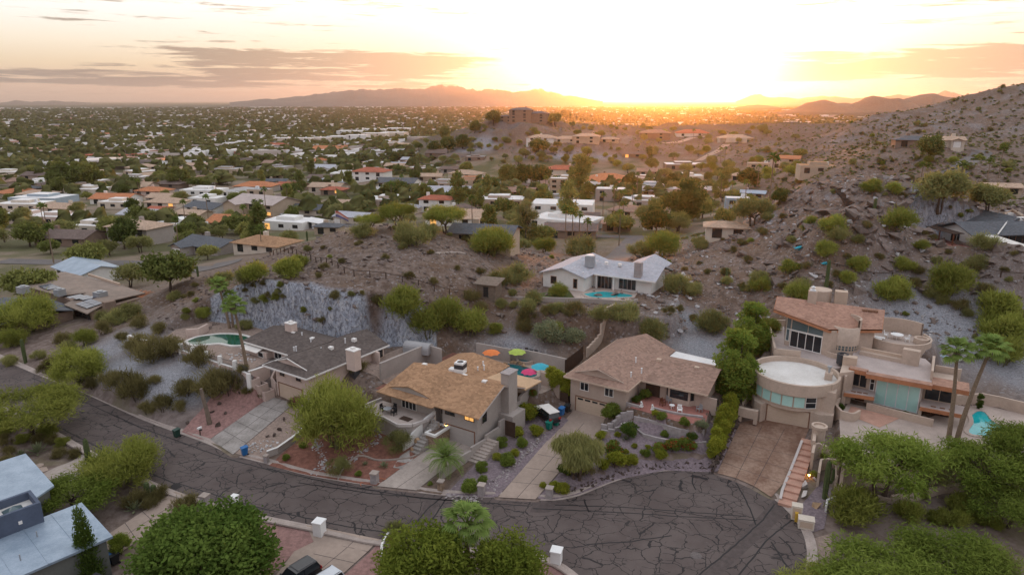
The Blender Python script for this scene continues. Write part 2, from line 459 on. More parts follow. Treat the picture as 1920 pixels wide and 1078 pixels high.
def fbm(x, y, oct=4, gain=0.5):
 s = np.zeros_like(x); a = 1.0; t = 0
 for i in range(oct):
  s += a * (vnoise(x * 2 ** i + 17 * i, y * 2 ** i + 31 * i) - 0.5); t += a; a *= gain
 return s / t
def sdf(poly, x, y):
 """signed distance to a polygon (negative inside)"""
 P = np.asarray(poly, float)
 d = np.full(x.shape, 1e18); inside = np.zeros(x.shape, bool)
 for i in range(len(P)):
  ax, ay = P[i]; bx, by = P[(i + 1) % len(P)]
  ex, ey = bx - ax, by - ay
  t = np.clip(((x - ax) * ex + (y - ay) * ey) / (ex * ex + ey * ey + 1e-12), 0, 1)
  d = np.minimum(d, (x - ax - t * ex) ** 2 + (y - ay - t * ey) ** 2)
  cond = (ay > y) != (by > y)
  xs = ax + (y - ay) / (by - ay + 1e-15) * ex
  inside ^= cond & (x < xs)
 d = np.sqrt(d)
 return np.where(inside, -d, d)
def smooth(a, b, v):
 t = np.clip((v - a) / (b - a), 0, 1)
 return t * t * (3 - 2 * t)
def plane3(a, b, c):
 """z = k0 + k1 x + k2 y through three points"""
 A = np.array([[1, p[0], p[1]] for p in (a, b, c)], float)
 return np.linalg.solve(A, np.array([a[2], b[2], c[2]], float))
PADS = []      # (polygon, plane (k0,k1,k2), blend)
def pad(poly, z, blend=1.5):
 k = np.array([z, 0, 0], float) if not hasattr(z, '__len__') else np.asarray(z, float)
 PADS.append((np.asarray(poly, float), k, blend))
class Frame:
 """a building's own axes: u along its front, w into the lot"""
 def __init__(s, ox, oy, yaw):
  s.ox, s.oy, s.yaw = ox, oy, math.radians(yaw)
  s.c, s.n = math.cos(s.yaw), math.sin(s.yaw)
 def __call__(s, u, w, z=None):
  x, y = s.ox + u * s.c - w * s.n, s.oy + u * s.n + w * s.c
  return (x, y) if z is None else (x, y, z)
 def inv(s, x, y):
  dx, dy = x - s.ox, y - s.oy
  return (dx * s.c + dy * s.n, -dx * s.n + dy * s.c)
 def px(s, px, py, z):
  return s.inv(*U(px, py, z))
F1 = Frame(-34.6, 88.5, -33.6)
F2 = Frame(-17.3, 83.1, -32.7)
F3 = Frame(7.0, 85.8, -32.5)
F4 = Frame(33.5, 82.2, -30.3)
N_EDGE = [(-110, 690 - 62), (0, 673), (80, 707), (157, 737), (267, 787), (377, 827), (434, 852), (498, 869), (580, 892), (707, 912), (824, 928), (934, 933), (1004, 937), (1040, 938), (1080, 931),
          (1114, 918), (1154, 902), (1197, 890), (1247, 883), (1297, 881), (1347, 887), (1381, 897), (1414, 912), (1448, 933), (1481, 963), (1504, 997), (1513, 1035), (1508, 1070), (1490, 1110), (1440, 1160)]
S_EDGE = [(-160, 680), (-60, 732), (72, 790), (160, 838), (257, 888), (333, 921), (417, 946), (492, 965), (590, 985), (720, 1012), (860, 1024), (960, 1029), (1007, 1036), (1050, 1053), (1080, 1073), (1120, 1110), (1180, 1150)]
def spline(P, n=6):
 P = [np.array(p, float) for p in P]
 out = []
 for i in range(len(P) - 1):
  a, b, c, d = P[max(i - 1, 0)], P[i], P[i + 1], P[min(i + 2, len(P) - 1)]
  for k in range(n):
   t = k / n
   out.append(tuple(0.5 * ((2 * b) + (c - a) * t + (2 * a - 5 * b + 4 * c - d) * t * t + (3 * b - a - 3 * c + d) * t ** 3)))
 out.append(tuple(P[-1]))
 return out
NW = spline([U(*p) for p in N_EDGE], 4)
SW = spline([U(*p) for p in S_EDGE], 4)
ROAD = NW + [(22.0, 47.5), (15.0, 46.5)] + SW[::-1]
ROADPAD = ROAD
pad(ROADPAD, -0.05, 2.2)
def upoly(pts, z):
 return [U(p[0], p[1], z) for p in pts]
D1 = [U(394, 824, .1), U(437, 852, .1), U(551, 757, 1.6), U(508, 743, 1.6)]
D2 = [U(707, 911, .1), U(781, 919, .1), U(830, 880, .35), U(895, 842, .6), U(838, 824, .6), U(790, 852, .4)]
D3 = [U(934, 932, .1), U(1004, 936, .1), U(1068, 862, .55), U(1112, 832, .8), U(1133, 788, 1.2), F3(5.6, 1.5), F3(.4, 1.5), U(1073, 772, 1.2)]
D4 = [U(1345, 887, .1), U(1380, 897, .1), U(1414, 912, .1), U(1446, 932, .1), U(1480, 893, .6), U(1514, 812, 1.4), F4(5.3, .2), F4(-.6, .2), U(1388, 789, 1.5)]
pad(D1, plane3((*D1[0], .06), (*D1[1], .06), (*D1[2], 1.6)), 1.6)
pad(D2, plane3((*D2[0], .04), (*D2[1], .04), (*D2[3], .6)), 1.2)
pad(D3, plane3((*D3[0], .04), (*D3[1], .04), (*F3(.4, 1.5), 1.2)), 1.0)
pad(D4, plane3((*D4[0], .04), (*D4[3], .04), (*F4(2, .2), 1.5)), 1.0)
pad([F1(-9.8, 4.2), F1(-.6, 4.2), F1(-.4, 15), F1(-9.8, 14.5)], 5.3, 1.0)
pad([F1(2, 9), F1(14.5, 9), F1(14.5, 22), F1(2, 20)], 4.5, 1.6)
TERR1 = [U(300, 636, 5.4), U(340, 657, 5.4), U(398, 685, 5.4), U(462, 702, 5.4), F1(-3.6, 4.0), F1(-9.0, 4.0), F1(-10.5, 14), U(470, 610, 5.4), U(395, 604, 5.4), U(330, 616, 5.4)]
pad(TERR1, 5.4, 1.2)
CLIFF_FOOT = [U(388, 606, 5.4), U(430, 616, 5.4), U(500, 628, 5.4), U(560, 640, 5.4), U(620, 648, 5.2), U(690, 655, 5.0), U(745, 650, 4.9), U(790, 645, 4.9)]
pad(CLIFF_FOOT + [F1(14.0, 20.5), F1(8, 9), F1(-9, 8), U(470, 660, 5.4), U(420, 660, 5.4)], plane3((-40, 100, 5.4), (-20, 100, 4.9), (-40, 90, 5.4)), 3.2)
pad([F2(1, 4.5), F2(9, 4.5), F2(9, 15), F2(1, 15)], 3.3, 1.5)
POOLYARD2 = [F2(9.8, 11.5), F2(14, 12.2), F2(16.3, 14.2), F2(16.9, 17), F2(15.8, 22.6), F2(10.2, 26.6), F2(2.8, 24.8), F2(0, 22), F2(2, 17), F2(9.8, 16)]
pad(POOLYARD2, 3.5, .8)
pad([F2(-4.0, 2.5), F2(.5, 2.5), F2(.5, 20), F2(-4.0, 20)], 3.5, 1.5)
pad([F3(.8, 6), F3(18, 6), F3(18, 17), F3(.8, 17)], 4.0, 1.0)
PORCH3 = [F3(9.0, .6), F3(18.3, -.1), F3(19.0, 1.5), F3(18.2, 6.4), F3(9.2, 6.4)]
pad(PORCH3, 3.75, .5)
pad([F4(-3, 7.2), F4(8, 7.2), F4(8, 13), F4(-3, 13)], 6.4, .8)
pad([F4(8.0, 6.8), F4(21.5, 6.8), F4(21.5, 12), F4(8, 12)], 3.4, .8)
def _c8(x, y): return (1280 + x / 2.994, 718 + y / 2.994)
WALL4 = [U(*_c8(862, 600), .6), U(*_c8(930, 560), .9), U(*_c8(1050, 565), .8), U(*_c8(1250, 590), .8), U(*_c8(1420, 580), .8), U(*_c8(1510, 530), 1.0), U(*_c8(1640, 500), 1.0), F4(36, -9), F4(45, -8)]
POOLYARD4 = [F4(8.4, 1.5)] + WALL4 + [F4(44, 10), F4(33, 13.0), F4(24.5, 15.0), F4(21.4, 12.4), F4(18, 6.4), F4(9, 6.4)]
pad(POOLYARD4, 3.4, .5)
pad([F4(12.2, 17.8), F4(18.2, 18.5), F4(18.2, 27), F4(11.5, 27)], 8.6, 1.5)
FW = Frame(*U(1013, 556, 8.5), -15.0)
pad([FW(-2, -9), FW(20, -7.5), FW(23.5, -5), FW(23.5, 13), FW(-1, 14)], 8.5, 2.0)
FR = Frame(85.4, 124.0, 4.0)
pad([FR(-8, -4), FR(-7, 4), FR(-4, 11), FR(28, 11), FR(28, -9), FR(4, -13), FR(-2, -12), FR(-7, -8)], 15.9, 2.0)
pad([U(0, 905, -.3), U(180, 862, -.2), U(240, 890, -.2), U(100, 940, -.5), U(0, 950, -.6)], plane3((*U(0, 905, -.3), -.45), (*U(240, 890, -.2), -.05), (*U(0, 950, -.6), -.6)), 1.5)
def terrain_raw(x, y):
 """height of natural ground and graded pads"""
 sh = np.shape(x)
 x = np.asarray(x, float).ravel(); y = np.asarray(y, float).ravel()
 r = np.hypot(x, y)
 z = np.full(x.shape, -12.0)
 near = r < 1150
 zt = tps(x[near], y[near])
 f = smooth(720, 1120, r[near])
 z[near] = zt * (1 - f) + -12.0 * f
 hill = smooth(5.0, 12.0, z)
 steep = fbm(x / 9.0, y / 9.0, 5, .55)
 amp = (0.10 + 1.30 * hill) * smooth(40, 100, r) + 1.6 * hill * smooth(260, 420, r)
 z = z + amp * steep
 z = z + hill * smooth(95, 120, r) * np.abs(fbm(x / 3.1 + 50, y / 3.1, 3)) * 0.8
 crag = smooth(12.0, 17.0, z) * smooth(24, 36, x) * smooth(230, 190, r)
 z = z + crag * (2.4 - 5.5 * np.abs(fbm(x / 11.0 + 3, y / 11.0, 5, .6)))
 z = z - hill * smooth(280, 420, r) * (6.0 * np.abs(fbm(x / 45.0 + 9, y / 45.0, 4)) - .6)
 for P, k, bl in PADS:
  lo, hi = P.min(0) - bl - 1, P.max(0) + bl + 1
  m = (x > lo[0]) & (x < hi[0]) & (y > lo[1]) & (y < hi[1])
  if not m.any(): continue
  sd = sdf(P, x[m], y[m])
  if bl == 3.2: sd = sd + 2.2 * fbm(x[m] / 4.0, y[m] / 4.0, 4) * smooth(0, 1.5, sd)
  w = 1 - smooth(0.0, bl, sd)
  z[m] = z[m] * (1 - w) + (k[0] + k[1] * x[m] + k[2] * y[m]) * w
 for px, dist, hh, wx, wy in ((1541, 2600, 56, 90, 200), (1652, 2700, 72, 105, 220), (1600, 2900, 45, 260, 200), (1750, 3000, 80, 190, 240), (1850, 2900, 70, 200, 240), (1420, 4200, 34, 160, 160), (1265, 900, 26, 40, 60), (1190, 900, 22, 30, 50)):
  d = ray(px, 190); t = dist / math.hypot(d[0], d[1]); cx, cy = d[0] * t, d[1] * t
  g = np.exp(-(((x - cx) / wx) ** 2 + ((y - cy) / wy) ** 2))
  z = np.maximum(z, -12.0 + hh * g * (1 + 0.5 * fbm(x / (wx * .5), y / (wx * .5), 4)))
 return z.reshape(sh)
def _radii():
 r = [0.0, 12.0, 24.0, 34.0, 40.0]
 while r[-1] < 46: r.append(r[-1] + 1.0)
 while r[-1] < 130: r.append(r[-1] * 1.0042)
 while r[-1] < 480: r.append(r[-1] * 1.0075)
 while r[-1] < 1200: r.append(r[-1] * 1.012)
 while r[-1] < 5000: r.append(r[-1] * 1.03)
 while r[-1] < 42000: r.append(r[-1] * 1.10)
 return np.array(r)
RR = _radii()
TH = np.radians(np.concatenate([np.arange(-180, -56, 4.0), np.arange(-56, -44, 1.0), np.arange(-44, 44, 0.17), np.arange(44, 56, 1.0), np.arange(56, 180, 4.0)]))
_rg, _tg = np.meshgrid(RR, TH, indexing='ij')
GX, GY = _rg * np.sin(_tg), _rg * np.cos(_tg)
GZ = terrain_raw(GX, GY)
GZ[0, :] = GZ[1, :].mean()
def gz(x, y):
 """height of the built sheet at x, y (scalar or array)"""
 x = np.asarray(x, float); y = np.asarray(y, float)
 r = np.hypot(x, y); t = np.arctan2(x, y)
 ri = np.interp(r, RR, np.arange(len(RR))); ti = np.interp(t, TH, np.arange(len(TH)))
 i = np.clip(ri.astype(int), 0, len(RR) - 2); j = np.clip(ti.astype(int), 0, len(TH) - 2)
 a = ri - i; b = ti - j
 return GZ[i, j] * (1 - a) * (1 - b) + GZ[i + 1, j] * a * (1 - b) + GZ[i, j + 1] * (1 - a) * b + GZ[i + 1, j + 1] * a * b
def G(px, py):
 """the ground point seen at a photo pixel"""
 d = ray(px, py)
 h = math.hypot(d[0], d[1])
 t = np.concatenate([np.arange(34, 320, .2), np.geomspace(320, 30000, 5000)]) / h
 x, y, z = d[0] * t, d[1] * t, H + d[2] * t
 below = np.nonzero(gz(x, y) > z)[0]
 if len(below) == 0: k = len(t) - 1
 else: k = below[0]
 return Vector((x[k], y[k], float(gz(x[k], y[k]))))
def build_ground():
 nr, nt = GX.shape
 V = np.stack([GX, GY, GZ], -1).reshape(-1, 3)
 i, j = np.meshgrid(np.arange(nr - 1), np.arange(nt), indexing='ij')
 j2 = (j + 1) % nt
 Fc = np.stack([i * nt + j, i * nt + j2, (i + 1) * nt + j2, (i + 1) * nt + j], -1).reshape(-1, 4)[:, ::-1]
 me = np_mesh('ground', V, Fc, M['ground'], True)
 x, y, z = V.T
 r = np.hypot(x, y)
 gzx = np.gradient(GZ, axis=0) / np.maximum(np.gradient(RR)[:, None], .05)
 gzt = np.gradient(GZ, axis=1) / np.maximum(np.gradient(TH)[None] * RR[:, None], .05)
 slope = np.hypot(gzx, gzt).ravel()
 n = fbm(x / 6, y / 6, 4)
 cliff = smooth(.75, 1.15, slope + .5 * n) * smooth(4.0, 6.0, z) * (r > 88)
 cutp = np.where(sdf(CLIFF_FOOT + [F1(8, 9), F1(-9, 8)], x, y) < .2, 9.0, np.minimum(np.abs(sdf(CLIFF_FOOT + [F1(12, 15), F1(-9, 8)], x, y) - 2.0) - 2.3, 9.0))
 cutp = np.where((x > -52) & (x < -12) & (y > 92) & (y > 106 - (x + 52) * .45), cutp, 9.0)
 cliff = np.maximum(cliff * (r > 150) * .6, smooth(1.2, -.6, cutp + 2.0 * n))
 cutm = sdf([U(1690, 450, 17.), U(1790, 445, 17), U(1760, 400, 18.5), U(1700, 392, 20)], x, y)
 cliff = np.maximum(cliff, .75 * smooth(.8, -.8, cutm + 2 * n))
 for px, py, sz in ((960, 315, 16), (1000, 308, 20), (1040, 305, 24), (1085, 305, 24), (1130, 305, 18), (890, 275, 16)):
  p = G(px, py)
  cliff = np.maximum(cliff, .95 * np.clip(np.exp(-((x - p.x) ** 2 + (y - p.y) ** 2) / sz ** 2) * 1.6 + n, 0, 1) * (r > 400) * (r < 640))
 blue = np.zeros_like(x)
 for px, py, zz, s in ((300, 720, 3.6, 9), (370, 700, 3.6, 8), (240, 690, 3, 8), (330, 745, 2.5, 8), (200, 660, 2.5, 7), (1750, 610, 8.5, 10), (1850, 640, 7, 11), (1900, 690, 5, 9), (1680, 590, 9, 6), (1310, 650, 4.6, 6), (960, 655, 4.6, 5), (1290, 610, 5.5, 4)):
  cx, cy = U(px, py, zz)
  blue = np.maximum(blue, np.exp(-((x - cx) ** 2 + (y - cy) ** 2) / s ** 2))
 blue = np.clip(blue * (1 + 1.2 * n), 0, 1)
 city = smooth(150, 230, r + 60 * n) * (1 - smooth(-1.0, 4.0, z + 3 * n))
 soil = smooth(2.5, 1.0, z) * smooth(200, 150, r)
 far = smooth(420, 900, r)
 a = me.color_attributes.new('zone', 'FLOAT_COLOR', 'POINT')
 a.data.foreach_set('color', np.stack([cliff, blue, city, soil], -1).astype(np.float32).ravel())
 a = me.attributes.new('far', 'FLOAT', 'POINT'); a.data.foreach_set('value', far.astype(np.float32))
 tag(link('ground', me), kind='structure')
def ground_material():
 m = bpy.data.materials.new('ground'); m.use_nodes = True
 N = NT(m.node_tree); b = N.n['Principled BSDF']
 g = N.new('NewGeometry'); P = g.outputs['Position']
 z = N.new('Attribute'); z.attribute_name = 'zone'
 s = N.new('SeparateColor'); N.l.new(z.outputs['Color'], s.inputs[0])
 cliff, blue, city = s.outputs; soil = z.outputs['Alpha']
 fa = N.new('Attribute'); fa.attribute_name = 'far'
 n1 = N.noise(P, .11, 6, .62); n2 = N.noise(P, .9, 5, .65); n3 = N.noise(P, 4.5, 3, .7)
 vo = N.new('TexVoronoi', feature='F1'); vo.inputs['Scale'].default_value = 3.2; N.l.new(P, vo.inputs['Vector'])
 stone = N.new('SeparateColor'); N.l.new(vo.outputs['Color'], stone.inputs[0])
 scree = N.mix(N.range(n2, .35, .65), (.104, .070, .052), (.200, .150, .124))
 scree = N.mix(N.range(n1, .42, .62, 0, .75), scree, (.138, .086, .054))
 scree = N.mix(N.range(stone.outputs[0], .90, .97, 0, .45), scree, (.33, .31, .31))
 scree = N.mix(N.range(stone.outputs[1], .86, .97, 0, .4), scree, (.065, .054, .05))
 scree = N.mix(N.range(n3, .56, .70, 0, .35), scree, (.30, .27, .27))
 bl = N.mix(N.range(n3, .3, .7), (.17, .175, .195), (.36, .365, .385))
 c = N.mix(N.math('MULTIPLY', blue, .85), scree, bl)
 mp = N.new('Mapping'); mp.inputs['Scale'].default_value = (1.0, 1.0, .55); N.l.new(P, mp.inputs[0])
 st = N.noise(mp.outputs[0], .8, 7, .72, 1.2)
 st2 = N.noise(mp.outputs[0], 2.6, 5, .7, .6)
 fr = N.new('TexVoronoi', feature='DISTANCE_TO_EDGE'); fr.inputs['Scale'].default_value = .85
 wv = N.new('TexNoise'); wv.inputs['Scale'].default_value = .7; wv.inputs['Detail'].default_value = 4; N.l.new(P, wv.inputs['Vector'])
 av = N.new('VectorMath', operation='ADD'); N.l.new(mp.outputs[0], av.inputs[0]); N.l.new(wv.outputs['Color'], av.inputs[1]); N.l.new(av.outputs[0], fr.inputs['Vector'])
 crack = N.range(fr.outputs['Distance'], .10, .0)
 rock = N.ramp(st, [(.28, (.12, .125, .145)), (.38, (.26, .28, .325)), (.52, (.40, .42, .47)), (.64, (.52, .52, .54)), (.76, (.40, .32, .26))])
 rock = N.mix(N.range(st2, .48, .60, 0, .75), rock, (.13, .12, .125))
 rock = N.mix(N.range(n2, .56, .70, 0, .6), rock, (.40, .33, .26))
 rock = N.mix(N.math('MULTIPLY', crack, .22), rock, (.12, .115, .12))
 c = N.mix(cliff, c, rock)
 so = N.mix(N.range(n2, .35, .65), (.145, .105, .088), (.235, .18, .155))
 so = N.mix(N.range(n1, .5, .62, 0, .6), so, (.17, .15, .085))
 c = N.mix(N.math('MULTIPLY', soil, .85), c, so)
 vf = N.mix(N.range(N.noise(P, .035, 5, .6), .42, .58), (.11, .105, .05), (.235, .18, .135))
 c = N.mix(city, c, vf)
 v2 = N.new('TexVoronoi', feature='F1'); v2.inputs['Scale'].default_value = .045; N.l.new(P, v2.inputs['Vector'])
 rc = N.new('SeparateColor'); N.l.new(v2.outputs['Color'], rc.inputs[0])
 cover = N.mix(N.range(N.noise(P, .02, 6, .7), .38, .62), (.030, .034, .014), (.075, .070, .032))
 dens = N.noise(P, .0011, 4, .6)
 roof = N.math('MULTIPLY', N.math('GREATER_THAN', rc.outputs[0], .90), N.range(dens, .42, .62, .2, 1))
 cover = N.mix(roof, cover, N.mix(rc.outputs[1], (.20, .13, .10), (.62, .56, .52)))
 cover = N.mix(N.range(N.noise(P, .0006, 4, .6), .56, .66, 0, .6), cover, (.18, .14, .10))
 hil = N.new('SeparateXYZ'); N.l.new(P, hil.inputs[0])
 cover = N.mix(N.range(hil.outputs[2], -6, 4), cover, (.07, .058, .045))
 isfar = N.math('MULTIPLY', fa.outputs['Fac'], N.range(hil.outputs[2], 12, 2, smooth=True))
 c = N.mix(fa.outputs['Fac'], c, N.mix(N.math('MAXIMUM', isfar, N.range(hil.outputs[0], 900, 700)), c, cover))
 N.put(b.inputs['Base Color'], c)
 b.inputs['Roughness'].default_value = .95
 b.inputs['Specular IOR Level'].default_value = .15
 bp = N.new('Bump'); bp.inputs['Distance'].default_value = .25
 bp.inputs['Strength'].default_value = .6
 hgt = N.math('ADD', N.math('MULTIPLY', n3, .30), N.math('MULTIPLY', stone.outputs[2], .14))
 hgt = N.math('ADD', hgt, N.math('MULTIPLY', N.math('MULTIPLY', st, cliff), 3.5))
 hgt = N.math('ADD', hgt, N.math('MULTIPLY', N.math('MULTIPLY', st2, cliff), 1.6))
 hgt = N.math('SUBTRACT', hgt, N.math('MULTIPLY', N.math('MULTIPLY', crack, cliff), .6))
 N.l.new(hgt, bp.inputs['Height']); N.l.new(bp.outputs[0], b.inputs['Normal'])
 M['ground'] = m
ground_material()
build_ground()
def drape(name, poly, material, off=.05, step=1.2, parent=None, curve=None, kind=None, z=None, dens=.8):
 """a sheet laid over the ground inside a polygon"""
 P = [tuple(p) for p in poly]
 B = []
 for i in range(len(P)):
  a, b = np.array(P[i]), np.array(P[(i + 1) % len(P)])
  n = max(1, int(np.hypot(*(b - a)) / dens))
  B += [tuple(a + (b - a) * k / n) for k in range(n)]
 A = np.array(B)
 lo, hi = A.min(0), A.max(0)
 xs, ys = np.meshgrid(np.arange(lo[0], hi[0], step), np.arange(lo[1], hi[1], step))
 s = sdf(A, xs, ys)
 I = np.stack([xs[s < -.35 * step], ys[s < -.35 * step]], -1)
 vs = [Vector(p) for p in B] + [Vector(p) for p in I]
 r = delaunay_2d_cdt(vs, [], [list(range(len(B)))], 1, 1e-4)
 V = np.array([(p.x, p.y) for p in r[0]])
 zz = (gz(V[:, 0], V[:, 1]) if z is None else np.full(len(V), z)) + off
 tri = [f for f in r[2] if len(f) == 3]
 T = np.array(tri)
 a, b, c = V[T[:, 0]], V[T[:, 1]], V[T[:, 2]]
 cr = (b[:, 0] - a[:, 0]) * (c[:, 1] - a[:, 1]) - (b[:, 1] - a[:, 1]) * (c[:, 0] - a[:, 0])
 T[cr < 0] = T[cr < 0][:, ::-1]
 me = np_mesh(name, np.column_stack([V, zz]), T, material, True)
 o = link(name, me, parent)
 if kind: tag(o, kind=kind)
 return o
def ribbon(pts, prof, follow=True, z=None):
 """sweep a cross-section (side offset, height) along a ground polyline"""
 P = np.array([(p[0], p[1]) for p in pts], float)
 d = np.gradient(P, axis=0); d /= np.linalg.norm(d, axis=1)[:, None] + 1e-9
 nrm = np.stack([-d[:, 1], d[:, 0]], -1)
 base = gz(P[:, 0], P[:, 1]) if z is None else (np.asarray(z, float) if hasattr(z, '__len__') else np.full(len(P), float(z)))
 k = len(prof)
 V = []
 for i in range(len(P)):
  for s, h in prof:
   q = P[i] + nrm[i] * s
   V.append((q[0], q[1], base[i] + h))
 m = MB(); m.v = V
 for i in range(len(P) - 1):
  for j in range(k - 1):
   a = i * k + j
   m.f.append((a, a + k, a + k + 1, a + 1))
 m.f.append(tuple(range(k))); m.f.append(tuple((len(P) - 1) * k + j for j in range(k))[::-1])
 return m
def resample(pts, step):
 P = np.array([(p[0], p[1]) for p in pts], float)
 L = np.concatenate([[0], np.cumsum(np.hypot(*np.diff(P, axis=0).T))])
 n = max(2, int(L[-1] / step) + 1)
 s = np.linspace(0, L[-1], n)
 return [(np.interp(q, L, P[:, 0]), np.interp(q, L, P[:, 1])) for q in s]
# ------------------------------------------------------------------ street
def asphalt():
 m = bpy.data.materials.new('asphalt'); m.use_nodes = True
 N = NT(m.node_tree); b = N.n['Principled BSDF']
 g = N.new('NewGeometry'); P = g.outputs['Position']
 c = N.mix(N.range(N.noise(P, .22, 5, .6), .35, .65), (.100, .077, .070), (.134, .106, .096))
 c = N.mix(N.range(N.noise(P, 14, 2, .7), .35, .7, 0, .5), c, (.086, .067, .062))
 c = N.mix(N.range(N.noise(P, .9, 5, .7), .60, .72, 0, .4), c, (.16, .13, .12))
 wob = N.new('TexNoise'); wob.inputs['Scale'].default_value = 1.1; wob.inputs['Detail'].default_value = 3; N.l.new(P, wob.inputs['Vector'])
 off = N.new('VectorMath', operation='SUBTRACT'); N.l.new(wob.outputs['Color'], off.inputs[0]); off.inputs[1].default_value = (.5, .5, .5)
 sc = N.new('VectorMath', operation='SCALE'); N.l.new(off.outputs[0], sc.inputs[0]); sc.inputs['Scale'].default_value = .9
 ad = N.new('VectorMath', operation='ADD'); N.l.new(P, ad.inputs[0]); N.l.new(sc.outputs[0], ad.inputs[1])
 def net(scale, w, thr, seed):
  mp = N.new('Mapping'); mp.inputs['Location'].default_value = (seed, seed * 2, 0); mp.inputs['Rotation'].default_value = (0, 0, .5); mp.inputs['Scale'].default_value = (1, 1.25, 0)
  N.l.new(ad.outputs[0], mp.inputs[0])
  v = N.new('TexVoronoi', feature='DISTANCE_TO_EDGE'); v.inputs['Scale'].default_value = scale; v.inputs['Randomness'].default_value = .95
  N.l.new(mp.outputs[0], v.inputs['Vector'])
  e = N.range(v.outputs['Distance'], w * scale * .62, w * scale * .38)
  br = N.range(N.noise(P, .33, 2, .5), thr, thr + .05) if thr else None
  return N.math('MULTIPLY', e, br) if thr else e
 k = N.math('MAXIMUM', net(.36, .085, 0, 3.0), N.math('MULTIPLY', net(.68, .066, .47, 8.0), .85))
 c = N.mix(N.math('MULTIPLY', k, .92), c, (.014, .012, .013))
 N.put(b.inputs['Base Color'], c)
 N.put(b.inputs['Roughness'], N.math('SUBTRACT', .92, N.math('MULTIPLY', k, .25)))
 b.inputs['Specular IOR Level'].default_value = .25
 bp = N.new('Bump'); bp.inputs['Strength'].default_value = .25; bp.inputs['Distance'].default_value = .02
 N.l.new(N.noise(P, 30, 2, .7), bp.inputs['Height']); N.l.new(bp.outputs[0], b.inputs['Normal'])
 M['asphalt'] = m
asphalt()
mat('tar', (.013, .011, .012), .6, .2, 3)
mat('tar_patch', (.084, .065, .060), .85, .25, 2)
mat('kerb', (.36, .295, .26), .9, .22, .8, .2)
mat('concrete', (.36, .30, .26), .9, .22, .35, .15)
mat('concrete_old', (.30, .265, .235), .9, .3, .5, .2, col2=(.40, .36, .33))
mat('concrete_new', (.345, .265, .215), .9, .16, .3, .1)
mat('concrete_rust', (.25, .13, .085), .85, .35, .30, .15, col2=(.36, .245, .18))
mat('pink_gravel', (.29, .165, .145), .95, .3, 2.5, .5, 30)
mat('red_gravel', (.215, .095, .068), .95, .35, 2.0, .5, 30)
mat('mauve_gravel', (.20, .155, .165), .95, .4, 3.5, .6, 30)
mat('tan_gravel', (.29, .215, .175), .95, .3, 3.0, .5, 30)
mat('brown_soil', (.15, .105, .08), .95, .35, 1.2, .4)
road = drape('road', ROAD, M['asphalt'], 0.0, 3.0, z=0.0, kind='structure')
def kerb(pts, side):
 prof = [(0.0, .012), (side * .42, .02), (side * .62, .13), (side * .95, .145), (side * 1.0, .0)]
 P = resample(pts, 1.0)
 if side < 0: prof = prof[::-1]
 o = ribbon(P, prof, z=0.0).build('kerb', M['kerb'])
 tag(o, kind='structure')
kerb(NW, 1)
kerb(SW, -1)
def strip(name, pts, w, material, z=.006, parent=None, jag=.0):
 P = resample(pts, .7)
 P = [(x + rnd.uniform(-jag, jag), y + rnd.uniform(-jag, jag)) for x, y in P]
 return ribbon(P, [(-w / 2, 0), (w / 2, 0)], z=z).build(name, material, parent)
SEALS = [[(1000, 953), (1140, 959), (1280, 968), (1420, 975)], [(1040, 946), (1180, 951), (1400, 968)], [(1310, 1078), (1380, 1020), (1430, 976), (1452, 945)], [(1380, 905), (1400, 940), (1418, 984)],
         [(1490, 970), (1440, 1010), (1385, 1078)], [(1100, 1020), (1180, 1015), (1260, 1003)], [(776, 985), (800, 955), (830, 930)], [(800, 985), (822, 957), (838, 932)], [(1445, 1015), (1462, 1040), (1476, 1062)],
         [(500, 878), (640, 910), (800, 935), (990, 948)], [(60, 708), (260, 800), (420, 858), (520, 885)], [(560, 905), (700, 925), (900, 942)], [(330, 905), (480, 950), (640, 985), (760, 1003)],
         [(100, 795), (240, 868), (340, 912)], [(1460, 1005), (1478, 1020), (1490, 1042)], [(1095, 890 + 45), (1104, 960)], [(1300, 890), (1297, 905), (1305, 918)]]
for q in SEALS:
 strip('tar_seal', [U(*p) for p in q], .16, M['tar'], .006, road, .05)
drape('asphalt_patch', [U(1000, 942), U(1068, 940), U(1060, 952), U(1024, 961), U(994, 960)], M['tar_patch'], 0, 3, road, z=.0045)
drape('asphalt_patch', [U(775, 988), U(803, 931), U(824, 933), U(806, 990)], M['tar_patch'], 0, 3, road, z=.0045)
drape('asphalt_patch', [U(1452, 936), U(1475, 962), U(1350, 1078), U(1318, 1078)], M['tar_patch'], 0, 3, road, z=.003)
mat('iron', (.12, .10, .095), .6, .3, 3)
_m = MB().lathe(*U(1305, 1041), [(0, .035), (.36, .035), (.36, .02), (.55, .012)], 20)
tag(_m.build('manhole_cover', M['iron']), 'round iron manhole cover set in the cracked asphalt of the turning circle', 'manhole cover')
def driveway(poly, m, joints, off=.09):
 d = drape('driveway', poly, M[m], off, 1.2, kind='structure')
 for q in joints:
  P = resample(q, .8)
  z = gz(np.array([p[0] for p in P]), np.array([p[1] for p in P])) + off + .006
  ribbon(P, [(-.03, 0), (.03, 0)], z=z).build('joint', M['tar_patch'], d)
 return d
def lerp(a, b, t):
 return (a[0] + (b[0] - a[0]) * t, a[1] + (b[1] - a[1]) * t)
def grid_joints(A, B, C, D, nu, nv):
 """joint lines over a quad A-B (kerb) C-D (garage)"""
 J = []
 for i in range(1, nu): J.append([lerp(A, B, i / nu), lerp(D, C, i / nu)])
 for i in range(1, nv): J.append([lerp(A, D, i / nv), lerp(B, C, i / nv)])
 return J
driveway(D1, 'concrete_old', grid_joints(D1[0], D1[1], D1[2], D1[3], 2, 5))
driveway(D2, 'concrete', grid_joints(D2[0], D2[1], D2[3], D2[4], 2, 4)[:1])
